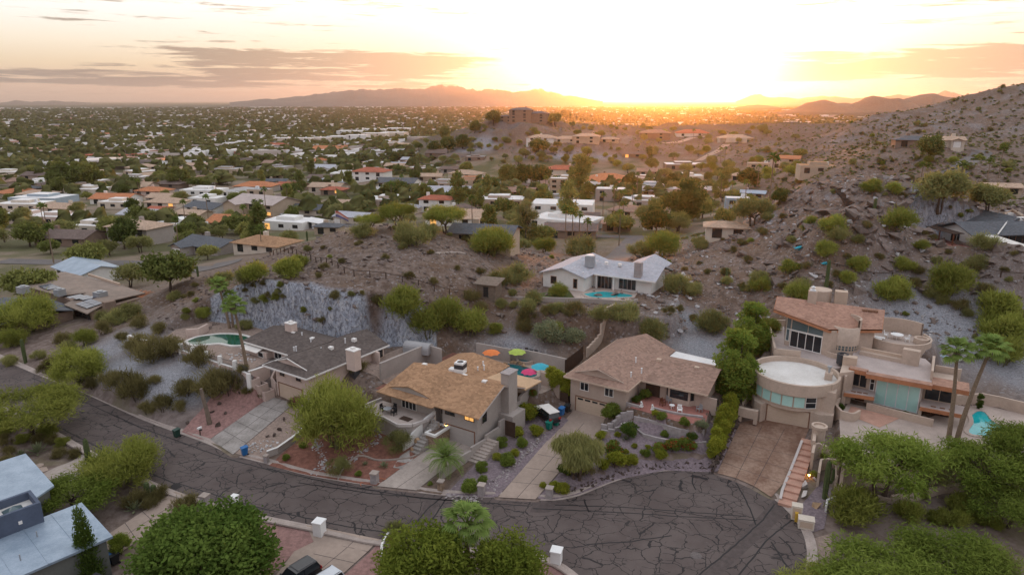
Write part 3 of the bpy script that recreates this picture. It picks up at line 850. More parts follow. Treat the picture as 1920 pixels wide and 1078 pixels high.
driveway(D3, 'concrete_new', grid_joints(D3[0], D3[1], U(1120, 800, 1.1), U(1070, 785, 1.1), 2, 6))
driveway(D4, 'concrete_rust', grid_joints(D4[0], D4[3], D4[5], D4[8], 3, 5))
DS1 = [U(329, 921), U(352, 930), U(372, 937), U(215, 1040, -.9), U(150, 1060, -1.2), U(200, 1002, -.7)]
driveway(DS1, 'concrete_new', grid_joints(DS1[0], DS1[2], DS1[3], DS1[5], 2, 4))
DS2 = [U(574, 984), U(600, 988), U(712, 1011), U(640, 1078, -.4), U(560, 1130, -.5), U(500, 1100, -.5), U(552, 1035, -.4), U(588, 1012)]
driveway(DS2, 'concrete_new', grid_joints(U(640, 996), U(712, 1011), U(640, 1078, -.4), U(560, 1060, -.4), 2, 3))
DS3 = [U(72, 850, -.2), U(160, 840), U(185, 856), U(240, 890, -.2), U(100, 940, -.5), U(0, 955, -.6), U(-20, 920, -.5), U(40, 890, -.3)]
driveway([U(165, 843), U(200, 862), U(130, 905, -.25), U(40, 935, -.5), U(-30, 950, -.6), U(-40, 925, -.5), U(70, 895, -.3)], 'concrete', [])
def cover(name, poly, m, off=.06):
 return drape(name, poly, M[m], off, 1.4, kind='structure')
cover('pink_gravel', [U(340, 806, .3), U(376, 822, .1), U(394, 823, .1), U(506, 743, 1.7), U(470, 735, 2.2), U(400, 752, 1.6)], 'pink_gravel')
cover('tan_gravel', [U(441, 850, .1), U(498, 866, .1), U(500, 860, .2), U(590, 785, 1.5), U(600, 762, 1.8), U(552, 757, 1.6)], 'tan_gravel')
RED = [U(504, 871, .1), U(580, 890, .1), U(706, 910, .1), U(790, 852, .4), U(792, 835, .5), U(760, 800, 1.0), U(700, 790, 1.2), U(610, 790, 1.5), U(580, 808, 1.0)]
cover('red_gravel', RED, 'red_gravel')
cover('red_gravel', [F2(-4, 3), F2(.6, 3), F2(1.2, 14), F2(1.2, 20), F2(-3.4, 20)], 'red_gravel')
cover('tan_gravel', [F1(7.8, 9), F1(13.8, 10), F1(13.8, 21.5), F1(7.8, 20)], 'tan_gravel')
cover('mauve_gravel', [U(835, 927, .1), U(932, 931, .1), U(1068, 786, 1.2), U(1010, 772, 1.3), U(985, 790, 1.2), U(900, 862, .5)], 'mauve_gravel')
cover('brown_soil', [U(783, 919, .1), U(826, 926, .1), U(890, 866, .5), U(880, 850, .6), U(842, 876, .4)], 'brown_soil')
cover('mauve_gravel', [U(1007, 934, .1), U(1042, 934, .1), U(1085, 925, .1), U(1154, 898, .1), U(1247, 880, .1), U(1345, 884, .1), U(1386, 790, 1.6), U(1350, 760, 2.9), F3(19.2, 1.0), F3(9.6, -.5), U(1135, 800, 1.2), U(1114, 834, .8), U(1070, 863, .5)], 'mauve_gravel')
cover('pink_gravel', [U(494, 967), U(572, 983), U(590, 1010), U(552, 1037, -.4), U(500, 1085, -.5), U(440, 1060, -.5), U(470, 1010, -.4)], 'pink_gravel')
cover('pink_gravel', [U(716, 1012), U(735, 1015), U(728, 1075, -.4), U(640, 1120, -.5), U(645, 1078, -.4)], 'pink_gravel')
cover('pink_gravel', [U(1000, 1037), U(1046, 1055), U(1076, 1075), U(1110, 1120), U(960, 1130, -.4), U(965, 1060, -.2)], 'pink_gravel')
cover('pink_gravel', [U(1487, 965), U(1540, 905, .7), U(1560, 920, .6), U(1545, 990, .2), U(1512, 1000)], 'mauve_gravel')
cover('pink_gravel', [U(1516, 1010), U(1560, 1000, .1), U(1555, 1070, -.2), U(1512, 1060)], 'tan_gravel')
fp = thing('flagstone_path', 'irregular buff flagstone path on the near left verge beside the driveway', 'path', (*U(40, 880, -.3), -.4))
for k in range(40):
 a = U(-5 + 88 * rnd.random(), 868 + 18 * rnd.random(), -.3)
 n = rnd.choice((5, 6)); q = rnd.uniform(.28, .55); w = rnd.random()
 P = [(a[0] - fp.location.x + q * rnd.uniform(.8, 1.1) * math.cos(w + 6.283 * i / n), a[1] - fp.location.y + q * rnd.uniform(.7, 1) * math.sin(w + 6.283 * i / n)) for i in range(n)]
 zb = float(gz(*a)) + .4; MB().prism(P, zb - .1, zb + .05 + .03 * rnd.random()).build('flagstone', M['concrete_new'], fp)
# ------------------------------------------------------------------ building kit
mat('stucco_pink', (.56, .44, .38), .9, .10, .5, .1)
mat('stucco_grey', (.36, .315, .285), .9, .10, .5, .1)
mat('stucco_grey_pale', (.50, .45, .42), .9, .10, .5, .1)
mat('stucco_tan', (.43, .335, .275), .9, .10, .5, .1)
mat('stucco_rose', (.475, .37, .295), .9, .14, .4, .15)
mat('stucco_white', (.72, .70, .66), .9, .08, .5, .1)
mat('stucco_cream', (.60, .52, .43), .9, .10, .5)
mat('stucco_sand', (.46, .36, .27), .9, .10, .5)
mat('stucco_grey_blue', (.34, .40, .45), .9, .10, .5)
mat('stucco_brown', (.24, .17, .13), .9, .12, .5)
mat('stucco_slate', (.085, .105, .15), .9, .15, .5)
mat('stucco_olive', (.15, .155, .14), .9, .12, .5)
mat('trim_white', (.74, .71, .67), .7, .06, 1)
mat('trim_tan', (.50, .38, .29), .8, .08, 1)
mat('fascia_rust', (.40, .17, .085), .7, .18, 1.2)
mat('fascia_brown', (.20, .10, .06), .7, .18, 1.2)
mat('garage_tan', (.53, .41, .31), .7, .06, .8)
mat('garage_grey', (.40, .36, .33), .7, .06, .8)
mat('wood_dark', (.055, .032, .022), .7, .25, 2)
mat('wood_red', (.13, .045, .022), .55, .25, 2)
mat('wood_grey', (.17, .13, .10), .85, .3, 2)
mat('metal_white', (.68, .68, .68), .45, .06, 1)
mat('metal_grey', (.36, .37, .38), .45, .1, 1, metal=.4)
mat('metal_dark', (.05, .05, .055), .5, .15, 2)
mat('deck_white', (.66, .62, .57), .85, .12, .4, .1, col2=(.74, .71, .67))
mat('deck_mauve', (.43, .355, .325), .85, .14, .4, .1)
mat('roof_metal', (.25, .32, .40), .45, .12, .5, metal=.2, col2=(.34, .41, .49))
mat('roof_white', (.70, .68, .66), .7, .12, .3)
mat('roof_flat_grey', (.34, .33, .33), .8, .15, .3)
mat('brick_paving', (.30, .125, .10), .9, .2, 2.5, .3)
mat('flagstone', (.42, .33, .27), .9, .25, 1.1, .3)
mat('cooldeck', (.43, .345, .295), .9, .14, .5, .1)
mat('stone_veneer', (.25, .16, .11), .9, .55, 5, .6, 14, col2=(.40, .29, .20))
mat('block_grey', (.33, .29, .28), .9, .2, 2.0, .3)
mat('rock_dark', (.085, .062, .052), .95, .4, 3, .6)
mat('rock_pale', (.50, .45, .42), .95, .25, 3, .5)
mat('rock_gold', (.42, .28, .17), .95, .3, 2, .5)
mat('terracotta', (.36, .135, .07), .85, .3, 1.3, .3)
mat('terracotta_pot', (.33, .15, .09), .85, .2, 2)
mat('plastic_teal', (.004, .16, .12), .5, .1, 2)
mat('plastic_blue', (.02, .13, .34), .45, .1, 2)
mat('plastic_green', (.018, .05, .038), .5, .1, 2)
mat('plastic_black', (.02, .021, .023), .5, .1, 2)
mat('rubber', (.014, .014, .015), .85, .2, 4)
mat('solar_cell', (.035, .045, .085), .2, .2, 1, spec=.7)
mat('canvas', (.66, .62, .57), .9, .1, 1)
mat('cloth_orange', (.70, .20, .06), .85, .08, 1)
mat('cloth_lime', (.36, .46, .09), .85, .08, 1)
mat('cloth_cyan', (.05, .36, .45), .85, .08, 1)
mat('cloth_pink', (.58, .06, .16), .85, .08, 1)
mat('white_paint', (.76, .75, .73), .6, .05, 1)
mat('yellow_paint', (.55, .34, .05), .6, .1, 1)
mat('flower_red', (.42, .03, .02), .8, .3, 6)
mat('flower_pink', (.50, .05, .22), .8, .3, 6)
glass('glass_dark', (.018, .022, .026))
glass('glass_sky', (.10, .14, .15), .05)
m_ = glass('glass_aqua', (.36, .60, .55), .08)
mat('shade_aqua', (.42, .66, .60), .25, .06, .8, spec=.6)
watermat('water_pool', (.015, .33, .36), (.02, .42, .44))
watermat('water_deep', (.006, .10, .13), (.008, .15, .17))
watermat('water_green', (.008, .075, .045), (.012, .10, .055))
lampmat('lamp_glow', (1.0, .50, .10), 14.0)
lampmat('window_glow', (1.0, .50, .14), .55)
shingle('shingle_brown', (.115, .093, .083), .28)
shingle('shingle_tan', (.34, .20, .115), .30)
shingle('shingle_rose', (.285, .185, .142), .28)
shingle('shingle_rust', (.35, .205, .15), .26)
shingle('shingle_grey', (.40, .40, .43), .16)
shingle('shingle_slate', (.11, .115, .125), .25)
shingle('shingle_umber', (.155, .115, .10), .3)
shingle('tile_red', (.36, .12, .075), .35)
shingle('tile_orange', (.44, .18, .09), .3)
shingle('tile_tan', (.42, .30, .22), .3)
def obox(mb, A, B, s0, s1, z0, z1, o0, o1):
 """box along the wall line A-B: s along it, o outwards (to the right of A->B)"""
 ax, ay = A[0], A[1]; dx, dy = B[0] - ax, B[1] - ay
 L = math.hypot(dx, dy); dx /= L; dy /= L
 q = lambda s, o: (ax + dx * s + dy * o, ay + dy * s - dx * o)
 mb.prism([q(s0, o0), q(s1, o0), q(s1, o1), q(s0, o1)], z0, z1)
def window(par, A, B, s0, s1, z0, z1, n=2, frame='trim_white', pane='glass_dark', rows=1, dz=0.0, name='window', bar=.07):
 """framed window on the wall line A-B; the glass is a sub-part"""
 m = MB()
 t = bar
 obox(m, A, B, s0 - t, s1 + t, z0 - t, z0, .0, .09)
 obox(m, A, B, s0 - t, s1 + t, z1, z1 + t, .0, .09)
 for i in range(n + 1):
  c = s0 + (s1 - s0) * i / n
  obox(m, A, B, c - t / 2, c + t / 2, z0, z1, .0, .075)
 for j in range(1, rows):
  c = z0 + (z1 - z0) * j / rows
  obox(m, A, B, s0, s1, c - t / 2, c + t / 2, .0, .07)
 f = m.build(name, M[frame], par, dz)
 g = MB(); obox(g, A, B, s0, s1, z0, z1, .0, .035)
 g.build('pane', M[pane], f, dz)
 return f
def garage(par, A, B, s0, s1, z0, z1, material='garage_tan', dz=0.0, panels=4):
 m = MB()
 obox(m, A, B, s0 - .12, s0, z0, z1 + .12, -.1, .06); obox(m, A, B, s1, s1 + .12, z0, z1 + .12, -.1, .06); obox(m, A, B, s0, s1, z1, z1 + .12, -.1, .06)
 f = m.build('garage_door', M['fascia_brown'], par, dz)
 h = (z1 - z0) / panels
 for i in range(panels):
  q = MB()
  obox(q, A, B, s0, s1, z0 + i * h + .015, z0 + (i + 1) * h - .015, -.06, .012)
  q.build('panel', M[material], f, dz)
 return f
def part(par, name, m, mb, dz=0.0, smooth=False):
 return mb.build(name, M[m] if isinstance(m, str) else m, par, dz, smooth)
def roof_bits(par, F, dz, vents=(), pipes=(), vm='trim_white'):
 """vents (px, py, z) and pipes placed on a roof"""
 for a, b, z in vents:
  u, w = F.px(a, b, z)
  part(par, 'roof_vent', vm, MB().rbox(u, w, z - .35, z + .12, .62, .55, .1), dz)
 for a, b, z in pipes:
  u, w = F.px(a, b, z)
  part(par, 'vent_pipe', 'metal_white', MB().tube([(u, w, z - .4), (u, w, z + .35), (u, w, z + .36)], [.09, .09, .14], 8), dz)
def thing_mb(mb, name, m, label, cat, group=None, smooth=False, kind=None):
 """one mesh as a top-level thing, its origin at its own foot"""
 a = np.array(mb.v)
 c = (a[:, 0].mean(), a[:, 1].mean(), a[:, 2].min())
 mb.v = [(x - c[0], y - c[1], z - c[2]) for x, y, z in mb.v]
 o = mb.build(name, M[m] if isinstance(m, str) else m, None, 0, smooth, loc=c)
 return tag(o, label, cat, group, kind)
def wall_run(pts, h, t, m, label, name='garden_wall', cat='wall', cap=None, top=None, sink=.4, step=2.0, group=None, stepped=False, posts=None, close=False):
 """a wall along ground points; top: fixed level or follows the ground; cap and posts are parts"""
 P = resample(pts + ([pts[0]] if close else []), step)
 X = np.array(P)
 g = gz(X[:, 0], X[:, 1])
 T = np.full(len(P), float(top)) if top is not None and not hasattr(top, '__len__') else (np.interp(np.linspace(0, 1, len(P)), np.linspace(0, 1, len(top)), top) if top is not None else g + h)
 c = (X[0, 0], X[0, 1], float(g[0]))
 root = thing(name, label, cat, c, 0, group)
 d = np.gradient(X, axis=0); d /= np.linalg.norm(d, axis=1)[:, None]; nr = np.stack([-d[:, 1], d[:, 0]], -1)
 def body(t0, zb, zt):
  mb = MB(); V = []
  for i in range(len(P)):
   for s, z in ((-t0 / 2, zb[i]), (-t0 / 2, zt[i]), (t0 / 2, zt[i]), (t0 / 2, zb[i])):
    V.append((X[i, 0] + nr[i, 0] * s - c[0], X[i, 1] + nr[i, 1] * s - c[1], z - c[2]))
  mb.v = V
  for i in range(len(P) - 1):
   for k in range(3):
    a = i * 4 + k; mb.f.append((a, a + 1, a + 5, a + 4))
  mb.f.append((3, 2, 1, 0)); e = (len(P) - 1) * 4; mb.f.append((e, e + 1, e + 2, e + 3))
  return mb
 if stepped:
  mb = MB()
  for i in range(len(P) - 1):
   zt = max(T[i], T[i + 1]) if stepped == 'up' else (T[i] + T[i + 1]) / 2
   A, B = X[i] - c[:2], X[i + 1] - c[:2]
   L = float(np.hypot(*(B - A)))
   obox(mb, A, B, 0.0, L, min(g[i], g[i + 1]) - sink - c[2], zt - c[2], -t / 2, t / 2)
  mb.build('wall_body', M[m], root)
 else:
  body(t, np.minimum(g, T) - sink, T).build('wall_body', M[m], root)
  if cap: body(t + .08, T - .002, T + .07).build('coping', M[cap], root)
 if posts:
  for k in range(0, len(P), posts[0]):
   z0, z1 = g[k] - sink - c[2], max(T[k], g[k] + posts[1]) - c[2]
   MB().rbox(X[k, 0] - c[0], X[k, 1] - c[1], z0, z1, posts[2], posts[2], 0).build('post', M[posts[3]], root)
 return root
def iron_fence(pts, h, label, step=.22, z=None, posts=8):
 """thin bars between two rails"""
 P = resample(pts, step); X = np.array(P)
 g = gz(X[:, 0], X[:, 1]) if z is None else np.interp(np.linspace(0, 1, len(P)), np.linspace(0, 1, len(z)), z)
 c = (X[0, 0], X[0, 1], float(g[0]))
 root = thing('iron_fence', label, 'fence', c)
 L = [(X[i, 0] - c[0], X[i, 1] - c[1], g[i] - c[2]) for i in range(len(P))]
 MB().tube([(a, b, q + h) for a, b, q in L[::3] + [L[-1]]], .03, 4).build('rail', M['metal_dark'], root)
 MB().tube([(a, b, q + .15) for a, b, q in L[::3] + [L[-1]]], .03, 4).build('rail', M['metal_dark'], root)
 mb = MB()
 for a, b, q in L: mb.box(a - .014, a + .014, b - .014, b + .014, q, q + h)
 o = mb.build('bars', M['metal_dark'], root); o['kind'] = 'stuff'
 return root
def gable(par, dz, u0, u1, w0, w1, ze, zr, axis='u', m='shingle_tan', t=.16, ov=0.0):
 """two-plane roof; axis is the ridge direction"""
 if axis == 'u':
  c = (w0 + w1) / 2
  A = [(u0, w0, ze), (u1, w0, ze), (u1, c, zr), (u0, c, zr)]; B = [(u0, c, zr), (u1, c, zr), (u1, w1, ze), (u0, w1, ze)]
 else:
  c = (u0 + u1) / 2
  A = [(u0, w0, ze), (c, w0, zr), (c, w1, zr), (u0, w1, ze)]; B = [(c, w0, zr), (u1, w0, ze), (u1, w1, ze), (c, w1, zr)]
 return part(par, 'roof', m, MB().slab(A, t).slab(B, t), dz)
def gable_wall(mb, A, B, z0, ze, zr):
 """triangular top of an end wall"""
 c = ((A[0] + B[0]) / 2, (A[1] + B[1]) / 2)
 mb.poly([(*A, ze), (*B, ze), (*c, zr)])
 return mb
def on_plane(px, py, k):
 """ray of a photo pixel with plane z = k0 + k1 x + k2 y"""
 d = ray(px, py)
 t = (k[0] - H) / (d[2] - k[1] * d[0] - k[2] * d[1])
 return (d[0] * t, d[1] * t, H + d[2] * t)
def c1(x, y): return (x / 2.994, 540 + y / 2.994)
def c2(x, y): return (440 + x / 2.994, 540 + y / 2.994)
def c3(x, y): return (880 + x / 2.994, 540 + y / 2.994)
def c4(x, y): return (1280 + x / 2.994, 540 + y / 2.994)
def c5(x, y): return (x / 2.994, 718 + y / 2.994)
def c6(x, y): return (440 + x / 2.994, 718 + y / 2.994)
def c7(x, y): return (880 + x / 2.994, 718 + y / 2.994)
def c8(x, y): return (1280 + x / 2.994, 718 + y / 2.994)
def v1(x, y): return (x / 2.994, 100 + y / 2.994)
def v2(x, y): return (440 + x / 2.994, 100 + y / 2.994)
def v3(x, y): return (880 + x / 2.994, 100 + y / 2.994)
def v4(x, y): return (1280 + x / 2.994, 100 + y / 2.994)
def m1(x, y): return (x / 2.994, 300 + y / 2.994)
def m2(x, y): return (440 + x / 2.994, 300 + y / 2.994)
def m3(x, y): return (880 + x / 2.994, 300 + y / 2.994)
def m4(x, y): return (1280 + x / 2.994, 300 + y / 2.994)
# ------------------------------------------------------------------ first house: brown roofs, pink stucco
def house_one():
 F = F1; z0 = 1.5
 r = thing('house', 'pink stucco split-level house with dark brown shingle roofs below the quarried rock face', 'house', (*F(0, 0), z0), F.yaw)
 mb = MB().prism([(.7, 1.5), (8.3, 1.5), (8.3, 15.2), (.7, 15.2)], z0 - 1, 6.75)
 gable_wall(mb, (8.3, 15.2), (.7, 15.2), 0, 6.75, 8.2)
 part(r, 'wall', 'stucco_pink', mb, z0)
 mb = MB().prism([(-9.5, 5.0), (.7, 5.0), (.7, 12.4), (-9.5, 12.4)], 4.2, 6.95)
 part(r, 'wall', 'stucco_pink', mb, z0)
 zh = 6.75 + 1.3 * .38
 S = MB()
 S.slab([(0, 0, 6.75), (9, 0, 6.75), (7.7, 1.3, zh), (1.3, 1.3, zh)], .14)
 S.slab([(0, 0, 6.75), (1.3, 1.3, zh), (3.0, 1.3, 7.9), (4.5, .7, 8.46), (4.5, 15.7, 8.46), (0, 15.7, 6.75)], .14)
 S.slab([(9, 0, 6.75), (9, 15.7, 6.75), (4.5, 15.7, 8.46), (4.5, .7, 8.46), (6.0, 1.3, 7.9), (7.7, 1.3, zh)], .14)
 part(r, 'roof', 'shingle_brown', S, z0)
 part(r, 'gable_face', 'stucco_pink', MB().poly([(1.5, 1.32, zh), (7.5, 1.32, zh), (4.5, 1.32, 8.3)]), z0)
 T = MB(); T.tube([(1.2, 1.2, zh + .02), (4.5, .72, 8.42), (7.8, 1.2, zh + .02)], .07, 4); part(r, 'fascia', 'trim_white', T, z0)
 T = MB()
 for a, b in (((-.02, -.02), (9.02, -.02)), ((9.02, -.02), (9.02, 15.7)), ((-.02, 4.4), (-.02, -.02))):
  obox(T, a, b, 0, math.dist(a, b), 6.56, 6.78, -.02, .05)
 part(r, 'fascia', 'trim_white', T, z0)
 S = MB()
 S.slab([(-10.4, 4.1, 7.0), (.6, 4.1, 7.0), (4.4, 8.6, 8.55), (-8.6, 8.6, 8.55)], .14)
 S.slab([(-10.4, 4.1, 7.0), (-8.6, 8.6, 8.55), (-10.4, 13.1, 7.0)], .14)
 S.slab([(-10.4, 13.1, 7.0), (-8.6, 8.6, 8.55), (4.4, 8.6, 8.55), (.6, 13.1, 7.0)], .14)
 part(r, 'roof', 'shingle_brown', S, z0)
 T = MB()
 for a, b in (((-10.42, 4.08), (.3, 4.08)), ((-10.42, 13.1), (-10.42, 4.08))):
  obox(T, a, b, 0, math.dist(a, b), 6.82, 7.03, -.02, .05)
 part(r, 'fascia', 'trim_white', T, z0)
 A, B = (.7, 1.5), (8.3, 1.5)
 garage(r, A, B, .5, 5.3, 1.6, 3.9, 'garage_tan', z0)
 window(r, A, B, .9, 2.0, 5.1, 5.8, 1, 'trim_tan', dz=z0); window(r, A, B, 4.3, 5.4, 5.1, 5.8, 1, 'trim_tan', dz=z0)
 A, B = (8.3, 1.5), (8.3, 15.2)
 window(r, A, B, 6.9, 8.4, 5.4, 6.2, 1, 'trim_tan', dz=z0); window(r, A, B, 11.3, 13.4, 5.0, 6.4, 2, 'trim_tan', dz=z0)
 A, B = (-9.5, 5.0), (.7, 5.0)
 part(r, 'bay', 'stucco_pink', MB().prism([(-9.4, 3.9), (-4.4, 3.9), (-4.4, 5.0), (-9.4, 5.0)], 5.3, 6.3), z0)
 window(r, (-9.4, 3.9), (-4.4, 3.9), 3.1, 4.3, 5.5, 6.2, 1, 'trim_white', dz=z0)
 part(r, 'awning', 'canvas', MB().slab([(-9.4, 3.1, 6.35), (-5.6, 3.1, 6.35), (-5.6, 5.0, 6.85), (-9.4, 5.0, 6.85)], .05), z0)
 window(r, A, B, 5.6, 7.2, 5.4, 6.8, 2, 'trim_white', dz=z0, name='patio_door')
 for a, b, s in (((545, 606), (1.5, 1.1), 9.6), ((662, 656), (1.6, 1.2), 9.4)):
  u, w = F.px(*a, s)
  part(r, 'chimney', 'stucco_pink', MB().rbox(u, w, 6.6, s, *b), z0)
  part(r, 'chimney_cap', 'trim_white', MB().rbox(u, w, s + .01, s + .14, b[0] + .12, b[1] + .12).rbox(u, w, s + .142, s + .4, .5, .5), z0)
 roof_bits(r, F, z0, [(*c2(332, 250), 8.4), (*c2(436, 282), 8.4), (*c2(540, 333), 8.2), (*c2(437, 373), 7.7), (*c2(670, 287), 8.3)],
              [(*c2(378, 262), 8.5), (*c2(428, 297), 8.3), (*c2(345, 340), 7.8), (*c2(333, 343), 7.6), (*c2(485, 347), 8.0), (*c2(620, 295), 8.5)])
 u, w = F.px(*c2(605, 465), 4.6)
 part(r, 'air_conditioner', 'metal_dark', MB().rbox(9.3, 8.2, 4.0, 5.1, 1.0, 1.0), z0)
 return r
house_one()
TW = [U(*c1(727, 275), 5.4), U(*c1(790, 298), 5.4), U(*c1(920, 320), 5.4), U(*c1(1060, 372), 5.4), U(*c1(1225, 430), 5.4), U(*c1(1310, 455), 5.4), U(*c1(1395, 492), 5.4)]
wall_run(TW, 0, .3, 'stucco_pink', 'low pink terrace wall with white posts along the slope edge below the green pool', cap='trim_white', top=5.7, sink=1.6, step=3.2, posts=(1, 1.45, .5, 'stucco_white'))
iron_fence([lerp(TW[i], TW[i + 1], .5) if 0 else TW[i] for i in range(2, 7)], .8, 'black iron railing between the white posts of the pool terrace', z=[5.77, 5.77])
wall_run([U(*c1(1050, 275), 5.4), U(*c1(1110, 275), 5.4), U(*c1(1170, 250), 5.4)], 1.3, .35, 'stucco_pink', 'short bent pink wall standing at the cliff foot behind the green pool', sink=.3, step=1.5)
wall_run([U(*c1(1395, 492), 5.0), U(*c1(1500, 458), 5.0), F1(-1.8, 2.3)], 0, .3, 'stucco_pink', 'pink retaining wall between the terrace corner and the entry stairs', top=5.6, sink=3.0, step=1.5, cap='trim_white')
PLN = [c1(1410, 525), c1(1455, 555), c1(1490, 590)]
for k, (p, lab) in enumerate(zip(PLN, ('topmost of three stepped pink planter boxes beside the entry stairs', 'middle one of three stepped pink planter boxes beside the entry stairs', 'lowest of three stepped pink planter boxes, at the driveway head'))):
 x, y = U(*p, 4.0 - .9 * k); zt = 4.6 - .9 * k
 rt = thing('planter_box', lab, 'planter', (x, y, zt - 2.0), F1.yaw, 'stepped planter boxes')
 m = MB()
 for a in ((-1.0, 1.0, -.8, -.62), (-1.0, 1.0, .62, .8), (-1.0, -.82, -.62, .62), (.82, 1.0, -.62, .62)): m.box(a[0], a[1], a[2], a[3], -.6, 2.0)
 m.build('box', M['stucco_pink'], rt)
 MB().box(-.82, .82, -.62, .62, -.5, 1.6).build('soil', M['brown_soil'], rt)
rs = thing('entry_stairs', 'grey concrete stairs climbing from the pink house driveway to its pool terrace', 'stairs', (*F1(-1.6, 1.2), 1.6), F1.yaw)
for k in range(12):
 MB().box(-.75 - .17 * k, .75 - .17 * k, -.8 + .34 * k, -.46 + .34 * k, -1, .28 * (k + 1)).build('step', M['concrete_old'], rs)
wall_run([F1(.5, 1.5), F1(-.4, 1.4), F1(-1.2, 3.6)], 0, .25, 'stucco_pink', 'sloping pink side wall of the entry stairs next to the garage', top=[3.6, 4.6, 6.0], sink=2.5, step=1.0)
# ------------------------------------------------------------------ second house: tan roof, grey stucco
def house_two():
 F = F2; z0 = .5
 r = thing('house', 'grey stucco house with tan shingle roof and four bright parasols behind it', 'house', (*F(0, 0), z0), F.yaw)
 mb = MB().prism([(.9, 1.0), (8.2, 1.0), (8.2, 2.3), (9.5, 2.3), (9.5, 1.0), (14.9, 1.0), (14.9, 10.2), (.9, 10.2)], z0 - 1, 5.5)
 gable_wall(mb, (14.9, .4), (14.9, 10.4), 0, 5.5, 7.6)
 part(r, 'wall', 'stucco_grey', mb, z0)
 part(r, 'wall', 'stucco_grey', MB().prism([(1.6, 10.2), (8.9, 10.2), (8.9, 15.2), (1.6, 15.2)], 2.5, 5.5), z0)
 S = MB()
 S.slab([(0, -.1, 5.45), (15.9, -.1, 5.45), (15.9, 5.4, 7.75), (1.2, 5.4, 7.75)], .14)
 S.slab([(1.2, 5.4, 7.75), (15.9, 5.4, 7.75), (15.9, 10.9, 5.45), (0, 10.9, 5.45)], .14)
 S.slab([(0, -.1, 5.45), (1.2, 5.4, 7.75), (0, 10.9, 5.45)], .14)
 part(r, 'roof', 'shingle_tan', S, z0)
 S = MB()
 S.slab([(-.1, -.7, 5.42), (9.2, -.7, 5.42), (8.3, .45, 5.86), (.9, .45, 5.86)], .12)
 S.slab([(-.1, -.7, 5.42), (.9, .45, 5.86), (2.4, .45, 6.30), (4.65, .1, 6.95), (4.65, 4.2, 6.95), (-.1, 4.0, 5.8)], .12)
 S.slab([(9.2, -.7, 5.42), (9.4, 3.6, 5.8), (4.65, 4.2, 6.95), (4.65, .1, 6.95), (6.9, .45, 6.30), (8.3, .45, 5.86)], .12)
 part(r, 'roof', 'shingle_tan', S, z0)
 part(r, 'gable_face', 'stucco_grey', MB().poly([(1.2, .47, 5.86), (8.1, .47, 5.86), (4.65, .47, 6.8)]), z0)
 S = MB()
 S.slab([(.6, 7, 5.5), (5.2, 5.0, 7.55), (5.2, 13.6, 7.4), (.6, 16.2, 5.5)], .12)
 S.slab([(9.8, 7, 5.5), (9.8, 16.2, 5.5), (5.2, 13.6, 7.4), (5.2, 5.0, 7.55)], .12)
 S.slab([(.6, 16.2, 5.5), (5.2, 13.6, 7.4), (9.8, 16.2, 5.5)], .12)
 part(r, 'roof', 'shingle_tan', S, z0)
 mat('patio_roof', (.50, .33, .20), .9, .12, .6)
 part(r, 'patio_roof', 'patio_roof', MB().slab([(9.85, 10.0, 5.75), (16.2, 10.0, 5.6), (16.2, 14.3, 5.3), (9.85, 14.3, 5.3)], .18), z0)
 for u in (10.6, 13.2, 15.8): part(r, 'post', 'stucco_grey', MB().rbox(u, 13.9, 3.3, 5.12, .3, .3), z0)
 part(r, 'gable_trim', 'stucco_grey', MB().tube([(15.93, -.05, 5.36), (15.93, 5.4, 7.66), (15.93, 10.85, 5.36)], .1, 4), z0)
 A, B = (.9, 1.0), (8.2, 1.0)
 window(r, A, B, 1.9, 4.3, 3.35, 5.15, 4, 'trim_white', dz=z0, name='patio_door')
 A, B = (9.5, 1.0), (14.9, 1.0)
 window(r, A, B, .5, 1.9, 4.25, 5.05, 2, 'wood_dark', dz=z0)
 window(r, A, B, 3.5, 4.9, 4.25, 5.05, 2, 'wood_dark', 'window_glow', dz=z0)
 garage(r, A, B, .9, 4.9, .55, 2.8, 'garage_grey', z0)
 A, B = (14.9, 1.0), (14.9, 10.2)
 window(r, A, B, .9, 2.0, 3.7, 5.1, 1, 'stucco_grey', dz=z0)
 part(r, 'entry_door', 'wood_dark', (lambda q: (obox(q, (8.2, 2.3), (9.5, 2.3), .12, 1.15, 3.3, 5.2, -.02, .05), q)[1])(MB()), z0)
 part(r, 'chimney', 'stucco_grey', MB().box(14.9, 16.1, 6.2, 8.2, z0 - .5, 8.9).box(14.9, 17.0, 5.7, 8.7, z0 - .5, 3.6), z0)
 part(r, 'chimney_cap', 'block_grey', MB().box(14.8, 16.2, 6.1, 8.3, 8.905, 9.0), z0)
 u, w = F.px(*c2(1268, 455), 7.7)
 e = part(r, 'evaporative_cooler', 'white_paint', MB().rbox(u, w, 7.2, 8.75, 1.25, 1.25, .2).rbox(u - .9, w - .2, 7.0, 7.7, 1.3, .9, .2), z0)
 part(e, 'louvre', 'metal_dark', MB().rbox(u, w, 7.9, 8.5, 1.29, 1.29, .2), z0)
 part(e, 'fan_guard', 'metal_dark', MB().lathe(u, w, [(.02, 8.78), (.42, 8.78), (.45, 8.74)], 14), z0)
 roof_bits(r, F, z0, [(*c2(1066, 428), 7.6), (*c2(1310, 388), 7.0), (*c2(1290, 490), 7.4), (*c2(1403, 523), 7.7)], [(*c2(1460, 577), 7.0), (*c2(1395, 425), 6.6), (*c2(1400, 445), 6.5), (*c2(1365, 455), 6.4)])
 u, w = F.px(*c2(1176, 775), 2.6)
 l = part(r, 'wall_lamp', 'metal_dark', MB().rbox(10.15, .85, 2.75, 2.85, .22, .22), z0)
 part(l, 'lamp_glass', 'lamp_glow', MB().rbox(10.15, .85, 2.45, 2.748, .2, .2), z0)
 return r
house_two()
mat('terrace_floor', (.40, .33, .29), .9, .15, .8)
